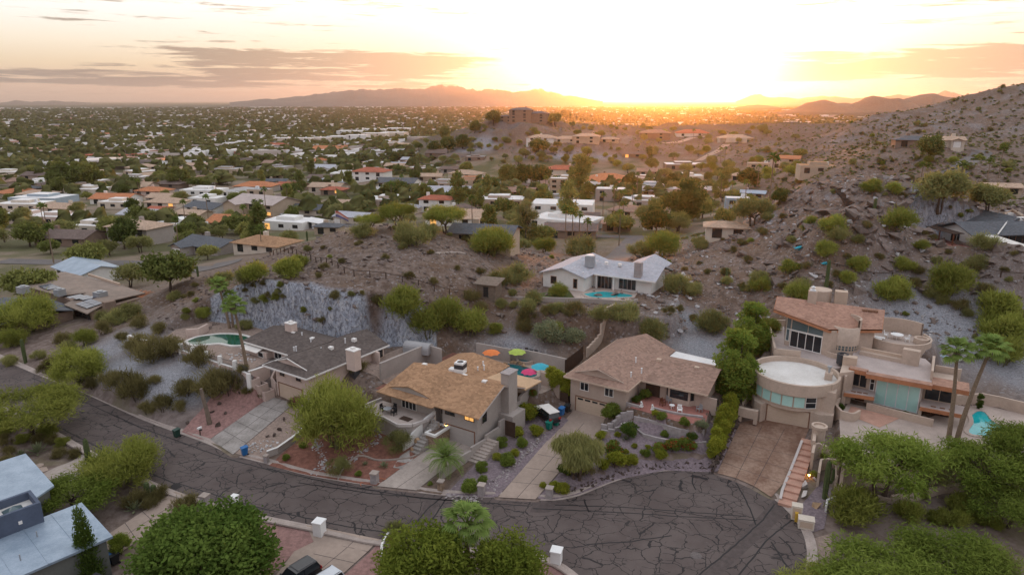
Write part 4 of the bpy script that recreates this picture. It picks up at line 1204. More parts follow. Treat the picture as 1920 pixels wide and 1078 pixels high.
FT = [F2(.6, 1.0), F2(8.2, 1.0), F2(8.3, -.3), F2(7.6, -2.6), F2(6.2, -3.6), F2(3.4, -3.0), F2(.6, -3.4), F2(-1.2, -1.6), F2(-.8, 1.0)]
tt = thing('front_terrace', 'raised terrace with white coping in front of the tan-roofed house', 'terrace', (*F2(3, -1), .5))
_o = tt.location
MB().prism([(p[0] - _o[0], p[1] - _o[1]) for p in FT], -1.0, 2.8).build('retaining_wall', M['stucco_grey'], tt)
MB().prism([(p[0] - _o[0], p[1] - _o[1]) for p in [F2(.7, .98), F2(8.1, .98), F2(8.1, -.2), F2(7.4, -2.4), F2(6.1, -3.4), F2(3.4, -2.8), F2(.7, -3.2), F2(-1.0, -1.5), F2(-.6, .98)]], 2.7, 2.84).build('floor', M['terrace_floor'], tt)
_m = MB()
for a, b in zip(FT[1:-1], FT[2:]):
 obox(_m, (a[0] - _o[0], a[1] - _o[1]), (b[0] - _o[0], b[1] - _o[1]), 0, math.dist(a, b), 2.82, 3.2, -.2, .02)
_m.build('parapet', M['stucco_grey_pale'], tt)
def patio_chair(x, y, z, rz, m, label, group=None, name='patio_chair'):
 """slatted armchair: seat, back, four legs"""
 c = thing(name, label, 'chair', (x, y, z), rz, group)
 MB().box(-.28, .28, -.26, .26, .38, .44).build('seat', M[m], c)
 b = MB()
 for k in range(4): b.box(-.27 + .145 * k, -.17 + .145 * k, .24, .29, .5, .95)
 b.box(-.28, .28, .235, .295, .9, .99)
 b.build('backrest', M[m], c)
 for sx in (-1, 1):
  MB().box(sx * .28 - .03, sx * .28 + .03, -.28, .27, .6, .65).build('armrest', M[m], c)
  for sy in (-1, 1): MB().box(sx * .28 - .03, sx * .28 + .03, sy * .24 - .03, sy * .24 + .03, 0, .6).build('leg', M[m], c)
 return c
def round_table(x, y, z, r_, m, label, h=.72):
 c = thing('patio_table', label, 'table', (x, y, z))
 MB().lathe(0, 0, [(.01, h), (r_, h), (r_, h - .05), (.01, h - .05)], 18).build('tabletop', M[m], c)
 for k in range(3):
  a = k * 2.09
  MB().tube([(.1 * math.cos(a), .1 * math.sin(a), h - .05), (r_ * .7 * math.cos(a), r_ * .7 * math.sin(a), 0)], .03, 5).build('leg', M[m], c)
 return c
x, y = F2(2.6, -1.6); round_table(x, y, 3.34, .55, 'metal_grey', 'small round metal table among the dark chairs on the front terrace')
for du, dw, q, lab in ((-1.0, .2, 1.6, 'dark chair on the house-left side of the terrace table'), (1.0, .1, -1.6, 'dark chair at the doormat side of the terrace table'), (.2, 1.0, 0, 'dark chair between the terrace table and sliding doors')):
 x, y = F2(2.6 + du, -1.6 + dw); patio_chair(x, y, 3.34, F2.yaw + q, 'plastic_black', lab, 'dark chairs on the front terrace')
x, y = F2(5.6, -1.5)
thing_mb(MB().rbox(x, y, 3.345, 3.36, 1.6, 1.0, F2.yaw), 'doormat', 'wood_dark', 'dark brown mat lying on the front terrace by the sliding doors', 'mat')
st = thing('entry_stairs', 'grey stone steps curving up to the front door of the tan-roofed house', 'stairs', (*F2(8.8, -1.0), .5), F2.yaw)
for k in range(10):
 MB().box(-.6 + .05 * k, .7 + .02 * k, -3.0 + .42 * k, -2.58 + .42 * k, -.6, .28 * (k + 1)).build('step', M['concrete_old'], st)
_p = [F2(7.5, -4.4), F2(7.7, -2.6), F2(8.0, -.4), F2(8.3, 1.0)]
wall_run(_p, 0, .28, 'stucco_white', 'curving white side wall climbing along the stone entry steps', top=[1.6, 2.6, 3.6, 4.2], sink=1, step=.7)
pl = thing('planter_box', 'stone-faced planter with white coping between entry steps and garage door', 'planter', (*F2(9.9, -.4), .4), F2.yaw)
MB().box(-.7, .75, -1.6, 1.3, -.5, 2.0).build('stone_base', M['stone_veneer'], pl)
_m = MB(); _m.box(-.8, .85, -1.7, -1.4, 2.005, 2.3); _m.box(-.8, .85, 1.1, 1.38, 2.005, 2.3); _m.box(-.8, -.5, -1.4, 1.1, 2.005, 2.3); _m.box(.55, .85, -1.4, 1.1, 2.005, 2.3)
_m.build('coping', M['stucco_white'], pl)
MB().box(-.49, .54, -1.39, 1.09, 1.9, 2.12).build('soil', M['brown_soil'], pl)
drape('stone_path', [F2(8.1, -3.6), F2(9.1, -3.8), F2(9.6, -5.2), F2(10.2, -7.0), F2(8.8, -7.6), F2(8.0, -5.4)], M['concrete_old'], .06, 1, kind='structure')
wall_run([U(*c6(1155, 555), .1), U(*c6(1250, 480), .3), U(*c6(1390, 385), .6), U(*c6(1450, 330), .9), U(*c6(1540, 255), 1.4), U(*c2(1640, 660), 1.9), U(*c2(1715, 600), 2.6)], 0, .3, 'stucco_grey',
         'long grey boundary wall stepping uphill between the tan-roofed house and its neighbour', stepped='up', top=[1.3, 1.5, 1.9, 2.5, 3.4, 4.2, 4.9], sink=.8, step=2.6)
gt = thing('garden_gate', 'dark wooden gate in the grey wall beside the tan-roofed house', 'gate', (*F2(17.6, 4.2), 1.8), F2.yaw)
for k in range(6): MB().box(-.75 + .25 * k, -.52 + .25 * k, -.04, .04, 0, 2.0).build('board', M['wood_dark'], gt)
ss = thing('side_stairs', 'pale concrete side steps between the grey house and its stepped wall', 'stairs', (*F2(16.4, -.4), .6), F2.yaw)
for k in range(8): MB().box(-.9, .9, -1.5 + .5 * k, -1.0 + .5 * k, -.8, .17 * (k + 1)).build('step', M['concrete'], ss)
wall_run([U(*c2(1720, 580), 2.4), U(*c2(1825, 625), 2.2)], 1.9, .25, 'stucco_tan', 'tan garden wall behind the covered car', step=1.5)
gt = thing('garden_gate', 'dark narrow gate between the tan garden wall and the rose-roofed house', 'gate', (*U(*c2(1848, 655), 1.8), 1.7), F3.yaw)
for k in range(5): MB().box(-.6 + .24 * k, -.38 + .24 * k, -.04, .04, 0, 1.9).build('board', M['wood_dark'], gt)
wall_run([U(*c2(740, 415), 4.5), U(*c2(815, 440), 4.5)], 1.8, .25, 'stucco_pink', 'short pinkish wall joining the pink house to the long yard wall', sink=.8)
wall_run([U(*c2(815, 432), 6.2), U(*c2(1075, 325), 6.2)], 0, .3, 'stucco_grey', 'tall grey yard wall between the trailer and the red gravel side yard', top=6.4, sink=1, step=3, cap='stucco_grey')
wall_run([U(*c2(1075, 325), 6.2), U(*c2(1160, 348), 6.2)], 0, .3, 'stucco_grey', 'short end of the grey yard wall behind the tan roof', top=6.4, sink=1, step=2)
wall_run([U(*c3(40, 310), 5.6), U(*c3(230, 345), 5.6)], 0, .25, 'stucco_grey', 'grey pool yard wall behind the orange parasol', top=5.7, sink=1.2)
wall_run([U(*c3(230, 335), 5.6), U(*c3(330, 345), 5.6), U(*c3(555, 395), 5.6)], 0, .25, 'stucco_grey', 'grey pool yard wall at the slope foot behind the row of pool chairs', top=5.5, sink=1.2)
# ------------------------------------------------------------------ third house: rose-brown roof, brick porch
def house_three():
 F = F3; z0 = 1.1
 r = thing('house', 'tan split-level house with rose-brown shingle roof and a red brick front porch', 'house', (*F(0, 0), z0), F.yaw)
 mb = MB().prism([(.6, .9), (8.7, .9), (8.7, 17.0), (.6, 17.0)], z0 - 1, 6.15)
 gable_wall(mb, (8.7, 17.0), (.6, 17.0), 0, 6.15, 7.7)
 part(r, 'wall', 'stucco_tan', mb, z0)
 mb = MB().prism([(8.7, 5.5), (17.4, 5.5), (17.4, 14.0), (8.7, 14.0)], 2.5, 6.15)
 gable_wall(mb, (17.4, 5.5), (17.4, 14.0), 0, 6.15, 7.6)
 part(r, 'wall', 'stucco_tan', mb, z0)
 zh = 6.2 + 1.2 * .38
 S = MB()
 S.slab([(0, 0, 6.2), (9.3, 0, 6.2), (8.1, 1.2, zh), (1.2, 1.2, zh)], .14)
 S.slab([(0, 0, 6.2), (1.2, 1.2, zh), (3.0, 1.2, 7.36), (4.65, .6, 7.98), (4.65, 17.7, 7.98), (0, 17.7, 6.2)], .14)
 S.slab([(9.3, 0, 6.2), (9.3, 17.7, 6.2), (4.65, 17.7, 7.98), (4.65, .6, 7.98), (6.3, 1.2, 7.36), (8.1, 1.2, zh)], .14)
 part(r, 'roof', 'shingle_rose', S, z0)
 part(r, 'gable_face', 'stucco_tan', MB().poly([(1.4, 1.22, zh), (7.9, 1.22, zh), (4.65, 1.22, 7.8)]), z0)
 part(r, 'fascia', 'stucco_tan', MB().tube([(1.1, 1.1, zh + .02), (4.65, .62, 7.94), (8.2, 1.1, zh + .02)], .07, 4), z0)
 S = MB()
 S.slab([(9.25, 4.3, 6.2), (18.3, 4.3, 6.2), (18.3, 9.5, 7.9), (4.65, 9.5, 7.9)], .14)
 S.slab([(4.65, 9.5, 7.9), (18.3, 9.5, 7.9), (18.3, 14.9, 6.2), (9.25, 14.9, 6.2)], .14)
 part(r, 'roof', 'shingle_rose', S, z0)
 T = MB()
 for a, b in (((-.02, -.02), (9.32, -.02)), ((9.32, -.02), (9.32, 4.3)), ((9.32, 4.28), (18.32, 4.28)), ((-.02, 17.7), (-.02, -.02))):
  obox(T, a, b, 0, math.dist(a, b), 6.02, 6.22, -.02, .04)
 part(r, 'fascia', 'trim_tan', T, z0)
 P = [F.px(*c3(a, b), 6.1) for a, b in ((1115, 390), (1160, 355), (1380, 405), (1390, 446))]
 part(r, 'patio_roof', 'roof_white', MB().slab([(u, w, 6.1) for u, w in P], .15), z0)
 for u, w in P[1:3]: part(r, 'post', 'stucco_tan', MB().rbox(u, w - .3, 3.6, 5.94, .2, .2), z0)
 A, B = (.6, .9), (8.7, .9)
 garage(r, A, B, .9, 5.4, 1.2, 3.35, 'garage_tan', z0)
 g = [MB()]
 for k in range(4): obox(g[0], A, B, 1.15 + 1.08 * k, 1.95 + 1.08 * k, 2.95, 3.2, .0, .02)
 part(r, 'garage_light', 'glass_dark', g[0], z0)
 window(r, A, B, 1.5, 2.7, 4.5, 5.55, 2, 'trim_white', dz=z0); window(r, A, B, 5.1, 6.3, 4.5, 5.55, 2, 'trim_white', dz=z0)
 A, B = (8.7, 5.5), (17.4, 5.5)
 d = MB(); obox(d, A, B, .9, 2.9, 3.8, 5.9, .0, .05)
 part(r, 'entry_door', 'wood_dark', d, z0)
 BY = [(12.4, 5.5), (13.0, 4.8), (15.8, 4.8), (16.4, 5.5)]
 part(r, 'bay', 'stucco_tan', MB().prism(BY, 3.6, 4.5), z0)
 part(r, 'bay', 'stucco_tan', MB().prism(BY, 5.75, 6.03), z0)
 for a, b in zip(BY[:-1], BY[1:]):
  L = math.dist(a, b)
  m = MB(); obox(m, a, b, .08, L - .08, 4.505, 5.745, -.12, -.06)
  for s in (0, L - .16): obox(m, a, b, s, s + .16, 4.503, 5.747, -.15, .0)
  f = part(r, 'window', 'stucco_tan', m, z0)
  g = MB(); obox(g, a, b, .2, L - .2, 4.55, 5.7, -.055, -.03); part(f, 'pane', 'glass_dark', g, z0)
 part(r, 'side_wall', 'stucco_tan', MB().prism([(17.4, 5.2), (19.2, 5.2), (19.2, 5.45), (17.4, 5.45)], 3.2, 5.5), z0)
 roof_bits(r, F, z0, [(*c3(930, 303), 7.6), (*c3(855, 357), 7.5), (*c3(772, 417), 7.4), (*c3(1065, 402), 7.8), (*c3(1278, 446), 7.7)],
              [(*c3(908, 485), 7.0), (*c3(967, 463), 7.5), (*c3(1003, 388), 7.3), (*c3(935, 403), 7.8)], 'trim_tan')
 return r
house_three()
drape('porch_floor', PORCH3, M['brick_paving'], .06, 1, kind='structure')
_e = [U(*c3(1024, 676), 3.8), U(*c3(1100, 695), 3.8), U(*c3(1200, 715), 3.8), U(*c3(1312, 728), 3.8)]
wall_run(_e, 0, .3, 'block_grey', 'grey block wall along the edge of the red brick porch', top=4.05, sink=1.4, step=1.5)
wall_run([U(*c3(872, 645), 3.9), U(*c3(958, 668), 3.9)], 0, .3, 'block_grey', 'short grey block wall left of the red porch steps', top=4.1, sink=1.6, step=1.5)
wall_run([U(*c3(925, 722), 3.0), U(*c3(1003, 738), 3.0), U(*c3(1100, 775), 2.9), U(*c3(1220, 808), 2.9), U(*c3(1318, 796), 3.0)], 0, .3, 'block_grey', 'upper planter wall of grey blocks below the red brick porch', top=3.1, sink=1.2, step=1.5)
wall_run([U(*c3(938, 785), 2.2), U(*c3(985, 828), 2.0), U(*c3(1090, 855), 1.9), U(*c3(1200, 878), 1.9), U(*c3(1330, 862), 2.1)], 0, .28, 'block_grey', 'lowest curved planter wall of grey blocks below the porch', top=2.15, sink=1.0, step=1.5)
wall_run([U(*c3(740, 762), 2.3), U(*c3(800, 758), 2.7), U(*c3(850, 705), 3.3), U(*c3(920, 690), 3.6)], 0, .35, 'block_grey', 'zigzag grey block wall climbing beside the round garage bush', top=[2.2, 2.7, 3.4, 3.7], sink=1.2, step=.8, stepped=True)
wall_run([U(*c3(740, 798), 1.7), U(*c3(830, 790), 2.2), U(*c3(880, 745), 2.9)], 0, .3, 'block_grey', 'lower stepped grey block wall beside the zigzag porch path', top=[1.7, 2.2, 2.9], sink=1, step=.8, stepped=True)
ps = thing('porch_stairs', 'red brick steps rising to the brick porch between two white statues', 'stairs', (*U(*c3(970, 715), 2.7), 2.6), F3.yaw + .15)
for k in range(6):
 MB().box(-.9, .95, -.1 + .42 * k, .32 + .42 * k, -.6, .2 * (k + 1)).build('step', M['brick_paving'], ps)
for p, lab in ((c3(966, 665), 'white seated lion statue on the pillar left of the red steps'), (c3(1028, 682), 'white seated lion statue on the pillar right of the red steps')):
 x, y = U(*p, 4.1)
 s = thing('statue', lab, 'statue', (x, y, 4.08), F3.yaw, 'white statues by the porch steps')
 MB().box(-.2, .2, -.2, .2, 0, .12).build('plinth', M['white_paint'], s)
 MB().tube([(0, .12, .12), (0, .08, .3), (0, -.02, .5), (0, -.08, .6), (0, -.1, .72), (0, -.1, .8)], [.17, .18, .14, .12, .13, .05], 8).tube([(.08, -.12, .12), (.07, -.1, .4)], .05, 5).tube([(-.08, -.12, .12), (-.07, -.1, .4)], .05, 5).build('body', M['white_paint'], s, smooth=True)
for p, rz, m, lab in ((c3(1120, 640), 2.4, 'metal_grey', 'grey armchair beside the dark double door on the brick porch'), (c3(1290, 690), -.6, 'metal_grey', 'grey armchair at the right end of the brick porch under the bay window'),
                      (c3(1085, 655), 1.2, 'wood_red', 'reddish wooden chair on the porch near the top of the steps'), (c3(1180, 695), .4, 'white_paint', 'small white garden chair in the middle of the brick porch edge')):
 x, y = U(*p, 3.9); patio_chair(x, y, 3.82, F3.yaw + rz, m, lab, 'chairs on the brick porch')
x, y = U(*c3(1137, 672), 3.9); round_table(x, y, 3.82, .35, 'white_paint', 'small white side table between chairs on the brick porch', .5)
x, y = U(*c3(1385, 748), 2.6)
thing_mb(MB().lathe(x, y, [(.75, 2.3), (.75, 2.85), (.95, 2.86), (.95, 2.3)], 20), 'tree_well', 'stucco_tan', 'ring of pale masonry set in the gravel right of the planter walls', 'planter')
sw = thing('stone_wall', 'dark rubble stone wall running up between the hedge and rust-coloured driveway', 'wall', (*U(1345, 884, .2), .2))
_o = sw.location
_st = []
for k in range(8):
 q = RNG.normal(size=(10, 3)); q /= np.linalg.norm(q, axis=1)[:, None]
 import bmesh
 b = bmesh.new()
 for v in q * RNG.uniform(.75, 1.1, (10, 1)): b.verts.new(v)
 bmesh.ops.convex_hull(b, input=b.verts)
 me = bpy.data.meshes.new('stone'); b.to_mesh(me); b.free(); me.materials.append(M['rock_dark']); _st.append(me)
def stone(parent, x, y, z, s, name='stone', fl=.7, me=None):
 o = link(name, me or rnd.choice(_st), parent, (x, y, z), (rnd.random() * 6, rnd.random() * 6, rnd.random() * 6))
 o.scale = (s * rnd.uniform(.8, 1.3), s * rnd.uniform(.8, 1.2), s * fl * rnd.uniform(.8, 1.2))
 return o
for i, p in enumerate(resample([U(1345, 884, .2), U(1362, 848, .6), U(1388, 790, 1.6), U(1398, 765, 2.0)], .42)):
 zb = float(gz(*p))
 for lv in range(4):
  x, y = p[0] + rnd.uniform(-.25, .25) - .5, p[1] + rnd.uniform(-.2, .2)
  stone(sw, x - _o[0], y - _o[1], zb + .15 + .33 * lv - _o[2], .30)
rb = thing('rubble_border', 'low border of dark rubble stones along the kerb below the rose-roofed house', 'border', (*U(1080, 925), .1))
_o = rb.location
for i, p in enumerate(resample([U(1062, 925, .2), U(1114, 908, .3), U(1150, 893, .4), U(1200, 880, .4), U(1250, 874, .4), U(1335, 878, .3)], .5)):
 for j in range(3):
  x, y = p[0] + rnd.uniform(-.5, .5), p[1] + rnd.uniform(0, .9)
  stone(rb, x - _o[0], y - _o[1], float(gz(x, y)) + .1 - _o[2], rnd.uniform(.14, .32))
eb = thing('stone_edging', 'line of pale grey edging stones along the bush bed beside the long driveway', 'border', (*U(905, 926), .1))
_o = eb.location
for p in resample([U(*c6(1430, 575), .15), U(*c6(1600, 440), .5), U(*c6(1740, 300), 1.0)], .62):
 o = stone(eb, p[0] - _o[0], p[1] - _o[1], float(gz(*p)) + .12 - _o[2], .24, fl=.6)
for me in list(_st):
 mm_ = me.copy(); mm_.materials[0] = M['block_grey']; _st.append(mm_)
for o in eb.children: o.data = rnd.choice(_st[8:])
# ------------------------------------------------------------------ fourth house: round tower, long flat wing, sloped pavilion
def house_four():
 F = F4; z0 = 1.4
 r = thing('house', 'rose stucco modern house with round garage tower, aqua glass wall and sloping roof', 'house', (*F(0, 0), z0), F.yaw)
 cx, cy, R = 2.4, 4.2, 5.0
 def arc(rad, a0, a1, n=28): return [(cx + rad * math.cos(math.radians(a0 + (a1 - a0) * k / n)), cy + rad * math.sin(math.radians(a0 + (a1 - a0) * k / n))) for k in range(n + 1)]
 part(r, 'tower_base', 'stucco_rose', MB().prism([(-.15, .0), (-.7, -.9), (-1.7, 0), (-2.4, 2), (-2.0, 5), (0, 7.0), (6, 7.0), (7.8, 4), (7.8, .2), (6.2, -.4), (5.35, 0)], z0 - 1, 3.95), z0)
 up = [p for p in arc(R, 120, 318)] + [(7.7, .8), (7.8, 6.2), (5.5, 8.8)]
 part(r, 'tower', 'stucco_rose', MB().prism(up, 3.9, 6.7), z0)
 ring = MB()
 o_, i_ = arc(R + .45, 95, 330, 36), arc(R + .1, 95, 330, 36)
 ring.prism(o_ + i_[::-1], 6.05, 7.55)
 part(r, 'parapet', 'stucco_rose', ring, z0, False)
 part(r, 'parapet', 'stucco_rose', MB().prism(arc(R + .5, -30, 95, 18) + arc(R + .15, -30, 95, 18)[::-1], 6.0, 7.5), z0)
 part(r, 'flat_roof', 'deck_white', MB().prism(arc(R + .12, 0, 350, 40), 6.4, 6.85), z0)
 A, B = (-.15, -.02), (5.35, -.02)
 garage(r, A, B, .15, 5.2, 1.45, 3.75, 'garage_tan', z0, 5)
 q = arc(R + .08, 214, 310, 6)
 for i in range(6):
  a, b = q[i], q[i + 1]; L = math.dist(a, b)
  last = i == 5
  window(r, a, b,   .04, L - .04, 4.45, 5.85, 1, 'trim_white' if last else 'stucco_rose', 'shade_aqua' if not last else 'glass_dark', 2 if last else 1, z0, bar=.06)
 for p, nm in ((c4(628, 405), 'roof_vent'), (c4(500, 400), 'vent_pipe'), (c4(527, 403), 'vent_pipe')):
  u, w = F.px(*p, 6.9)
  part(r, nm, 'metal_dark' if nm != 'roof_vent' else 'metal_grey', MB().rbox(u, w, 6.8, 7.2 if nm == 'roof_vent' else 7.0, .5 if nm == 'roof_vent' else .3, .35), z0)
 u, w = F.px(*c4(820, 490), 7.4)
 part(r, 'chimney', 'stucco_rose', MB().rbox(u, w, 6.6, 7.8, .9, .9), z0)
 part(r, 'flue', 'metal_grey', MB().lathe(u, w, [(.14, 7.8), (.14, 8.5), (.3, 8.52), (.3, 8.7), (.02, 8.8)], 12), z0)
 part(r, 'wall', 'stucco_rose', MB().prism([(7.6, 5.0), (9.2, 6.6), (9.2, 12.0), (7.6, 12.0)], 1, 7.95), z0)
 part(r, 'wall', 'stucco_rose', MB().prism([(9.0, 8.2), (17.0, 7.0), (17.0, 13.0), (9.0, 13.0)], 2.5, 7.75), z0)
 part(r, 'wall', 'stucco_rose', MB().prism([(17.0, 8.2), (20.8, 8.2), (20.8, 12.2), (17.0, 12.2)], 2.5, 7.75), z0)
 DK = [(8.6, 7.0), (10.75, 6.55), (17.9, 6.4), (18.0, 14.0), (17.2, 16.2), (8.4, 17.2)]
 part(r, 'roof_deck', 'deck_mauve', MB().prism(DK, 7.76, 8.05), z0)
 for P in ([(8.5, 6.9), (10.75, 6.5), (10.8, 7.5), (8.6, 7.9)], [(10.6, 5.75), (17.95, 5.6), (17.95, 6.75), (10.62, 6.9)], [(17.9, 6.1), (21.8, 5.9), (21.9, 8.9), (17.95, 8.9)]):
  part(r, 'fascia', 'fascia_rust', MB().prism(P, 7.6, 8.15), z0)
  part(r, 'fascia_top', 'shingle_rust', MB().prism([lerp(p, (sum(q_[0] for q_ in P) / 4, sum(q_[1] for q_ in P) / 4), .0) for p in P], 8.155, 8.2), z0)
 part(r, 'parapet', 'stucco_rose', MB().prism([(17.7, 8.0), (17.95, 8.0), (18.2, 14.2), (17.9, 14.2)], 7.9, 9.3), z0)
 P = [F.px(*c4(a, b), 8.6) for a, b in ((995, 352), (1310, 415))]
 m = MB(); obox(m, P[0], P[1], 0, math.dist(*P) - 1.6, 8.05, 8.55, -.6, .1); part(r, 'bench', 'stucco_rose', m, z0)
 m = MB(); obox(m, P[0], P[1], 0, math.dist(*P) - 1.6, 8.05, 8.95, -.9, -.6); part(r, 'bench_back', 'trim_tan', m, z0)
 m = MB(); obox(m, P[0], P[1], math.dist(*P) - 1.7, math.dist(*P) + .3, 8.05, 10.1, -.8, .2); part(r, 'chimney', 'stucco_rose', m, z0)
 A, B = (11.9, 7.75), (16.9, 7.0)
 window(r, A, B, .05, 5.0, 3.75, 7.5, 4, 'metal_white', 'shade_aqua', 1, z0, 'glass_wall', .11)
 window(r, (10.9, 7.9), (11.9, 7.75), .3, .8, 5.4, 7.3, 1, 'trim_white', dz=z0, rows=2)
 window(r, (17.0, 7.0), (17.02, 8.2), .3, .9, 4.6, 7.2, 1, 'trim_white', dz=z0, rows=2)
 window(r, (9.0, 8.2), (10.9, 7.9), .1, 1.8, 5.5, 7.5, 2, 'trim_tan', dz=z0)
 window(r, (17.2, 8.2), (20.8, 8.2), .2, 3.4, 5.4, 7.3, 2, 'trim_tan', dz=z0)
 window(r, (17.2, 8.2), (20.8, 8.2), .2, 3.2, 3.5, 4.8, 3, 'fascia_brown', dz=z0)
 for P in ([(8.4, 5.2), (11.9, 5.6), (11.9, 7.7), (8.4, 8.0)], [(17.0, 5.3), (21.8, 5.3), (21.8, 8.2), (17.0, 8.2)]):
  part(r, 'balcony', 'deck_mauve', MB().prism(P, 4.95, 5.3), z0)
  m = MB(); obox(m, P[0], P[1], 0, math.dist(P[0], P[1]), 4.85, 5.32, .0, .14); part(r, 'fascia', 'fascia_rust', m, z0)
  for k in range(3):
   c_ = lerp(P[0], P[1], .3 + .2 * k)
   part(r, 'skylight', 'fascia_brown', MB().rbox(c_[0], c_[1] + .8, 5.3, 5.36, .55, .3), z0)
 for u, w in ((8.5, 5.5), (21.5, 5.6), (17.1, 5.6)): part(r, 'post', 'stucco_rose', MB().rbox(u, w, 2.5, 4.94, .35, .35), z0)
 part(r, 'wall', 'stucco_rose', MB().prism([(8.2, 5.2), (8.5, 5.2), (8.5, 8.2), (8.2, 8.2)], 2.5, 7.6), z0)
 d = MB(); obox(d, (9.0, 8.2), (10.9, 7.9), .7, 1.8, 3.5, 4.9, .0, .06); part(r, 'entry_door', 'wood_red', d, z0)
 # ---- upper pavilion under one sloping plane
 b_, c_, e_ = (*U(*c4(822, 233), 11.3), 11.3), (*U(*c4(1122, 233), 11.3), 11.3), (*U(*c4(530, 45), 14.2), 14.2)
 k = plane3(b_, c_, e_)
 a_, d_ = on_plane(*c4(511, 117), k), on_plane(*c4(1136, 124), k)
 loc = lambda p: (*F.inv(p[0], p[1]), p[2])
 RP = [loc(p) for p in (a_, b_, c_, d_, e_)]
 part(r, 'roof', 'shingle_rust', MB().slab(RP, .16), z0)
 T = MB()
 for p, q_ in ((RP[0], RP[1]), (RP[1], RP[2]), (RP[2], RP[3]), (RP[4], RP[0])):
  dx, dy = q_[0] - p[0], q_[1] - p[1]; L = math.hypot(dx, dy); nx, ny = dy / L * .06, -dx / L * .06
  T.add([(p[0], p[1], p[2] + .02), (q_[0], q_[1], q_[2] + .02), (q_[0], q_[1], q_[2] - .5), (p[0], p[1], p[2] - .5),
               (p[0] - nx, p[1] - ny, p[2] + .02), (q_[0] - nx, q_[1] - ny, q_[2] + .02), (q_[0] - nx, q_[1] - ny, q_[2] - .5), (p[0] - nx, p[1] - ny, p[2] - .5)],
              [(3, 2, 1, 0), (4, 5, 6, 7), (0, 1, 5, 4), (2, 3, 7, 6)])
 part(r, 'fascia', 'fascia_rust', T, z0)
 def rz(u, w):
  x, y = F(u, w); return k[0] + k[1] * x + k[2] * y
 zf = 7.4
 P0, P1 = F.px(*c4(572, 318), zf), F.px(*c4(777, 370), zf)
 dx, dy = P1[0] - P0[0], P1[1] - P0[1]
 P2 = (P1[0] + dx * .22, P1[1] + dy * .22)
 P3 = (P0[0] - dy * .9, P0[1] + dx * .9)
 Q = loc(lerp(d_, e_, .1) + (0,))[:2]
 poly = [P0, P1, P2, (RP[2][0] - 1.0, RP[2][1] + .5), (RP[3][0] - .8, RP[3][1] - .6), (RP[4][0] + 1.8, RP[4][1] - .9)]
 part(r, 'wall', 'stucco_rose', MB().prism(poly, zf - 1.5, [rz(*p) - .18 for p in poly]), z0)
 L = math.dist(P0, P1)
 window(r, P0, P1, .75, L - .1, zf + .1, zf + 2.4, 4, 'trim_white', 'glass_dark', 1, z0, 'patio_door', .09)
 window(r, P0, P1, .08, .55, zf + .8, zf + 2.5, 1, 'trim_white', 'glass_sky', 1, z0)
 f = MB(); panes = []
 pq = lambda s, o: (P0[0] + dx / L * s + dy / L * o, P0[1] + dy / L * s - dx / L * o)
 f.prism([pq(.05, 0), pq(L - .05, 0), pq(L - .05, .09), pq(.05, .09)], zf + 2.5, zf + 2.62)
 for s0, s1 in ((.08, .6), (.8, L * .58), (L * .6, L - .1)):
  zt = [max(rz(*lerp(P0, P1, s / L)) - .7, zf + 2.75) for s in (s0, s1)]
  g = MB().prism([pq(s0, 0), pq(s1, 0), pq(s1, .04), pq(s0, .04)], zf + 2.64, [zt[0], zt[1], zt[1], zt[0]])
  panes.append(g)
 c_f = part(r, 'clerestory', 'trim_white', f, z0)
 for g in panes: part(c_f, 'pane', 'glass_sky', g, z0)
 bl = [F.px(*c4(a, b), z) for a, b, z in ((475, 172, 8.5), (515, 345, 8.3))]
 bp = [F.px(*c4(575, 175), 8.5)]
 FL = [bl[0], bl[1], (2.4, 9.9), (6.9, 8.0), (8.4, 9.8), (8.8, 13.5), P1, P0, bp[0]]
 part(r, 'balcony_floor', 'deck_mauve', MB().prism(FL, 5.0, zf), z0)
 m = MB()
 for a, b in ((bl[0], bl[1]), (bp[0], bl[0]), (bl[1], (2.2, 9.7))): obox(m, a, b, 0, math.dist(a, b), 4.5, 8.4, -.28, .0)
 part(r, 'parapet', 'stucco_rose', m, z0)
 tx, ty = 6.95, 15.0
 part(r, 'turret', 'stucco_rose', MB().lathe(tx, ty, [(2.05, 5.0), (2.05, 8.35)], 28).lathe(tx, ty, [(2.05, 9.0), (2.05, 11.6), (1.8, 11.62), (1.8, 10.6), (.01, 10.6)], 28), z0, True)
 part(r, 'turret_crest', 'stucco_rose', MB().lathe(tx, ty, [(2.06, 11.58), (2.06, 12.7), (1.8, 12.72), (1.8, 11.5)], 12, math.radians(-25), math.radians(75)), z0, False)
 gl = MB(); gb = MB()
 gl.lathe(tx, ty, [(1.97, 8.3), (1.97, 9.05)], 28)
 for k_ in range(28):
  a_2 = 2 * math.pi * k_ / 28
  gb.rbox(tx + 2.0 * math.cos(a_2), ty + 2.0 * math.sin(a_2), 8.3, 9.05, .07, .12, a_2)
 gb.lathe(tx, ty, [(2.02, 8.65), (2.05, 8.68), (2.02, 8.71)], 28)
 gbo = part(r, 'glass_block_band', 'trim_tan', gb, z0); gbo['kind'] = 'stuff'; part(gbo, 'pane', 'glass_sky', gl, z0)
 part(r, 'planter_curve', 'stucco_rose', MB().lathe(tx, ty - .6, [(2.7, 5.0), (2.7, 8.1), (2.45, 8.12), (2.45, 7.4)], 16, math.radians(150), math.radians(300)), z0)
 q_ = on_plane(*c4(725, 75), k); u, w = F.inv(q_[0], q_[1])
 part(r, 'chimney', 'stucco_rose', MB().rbox(u, w, q_[2] - .5, q_[2] + 1.6, 1.2, 1.0, .1), z0)
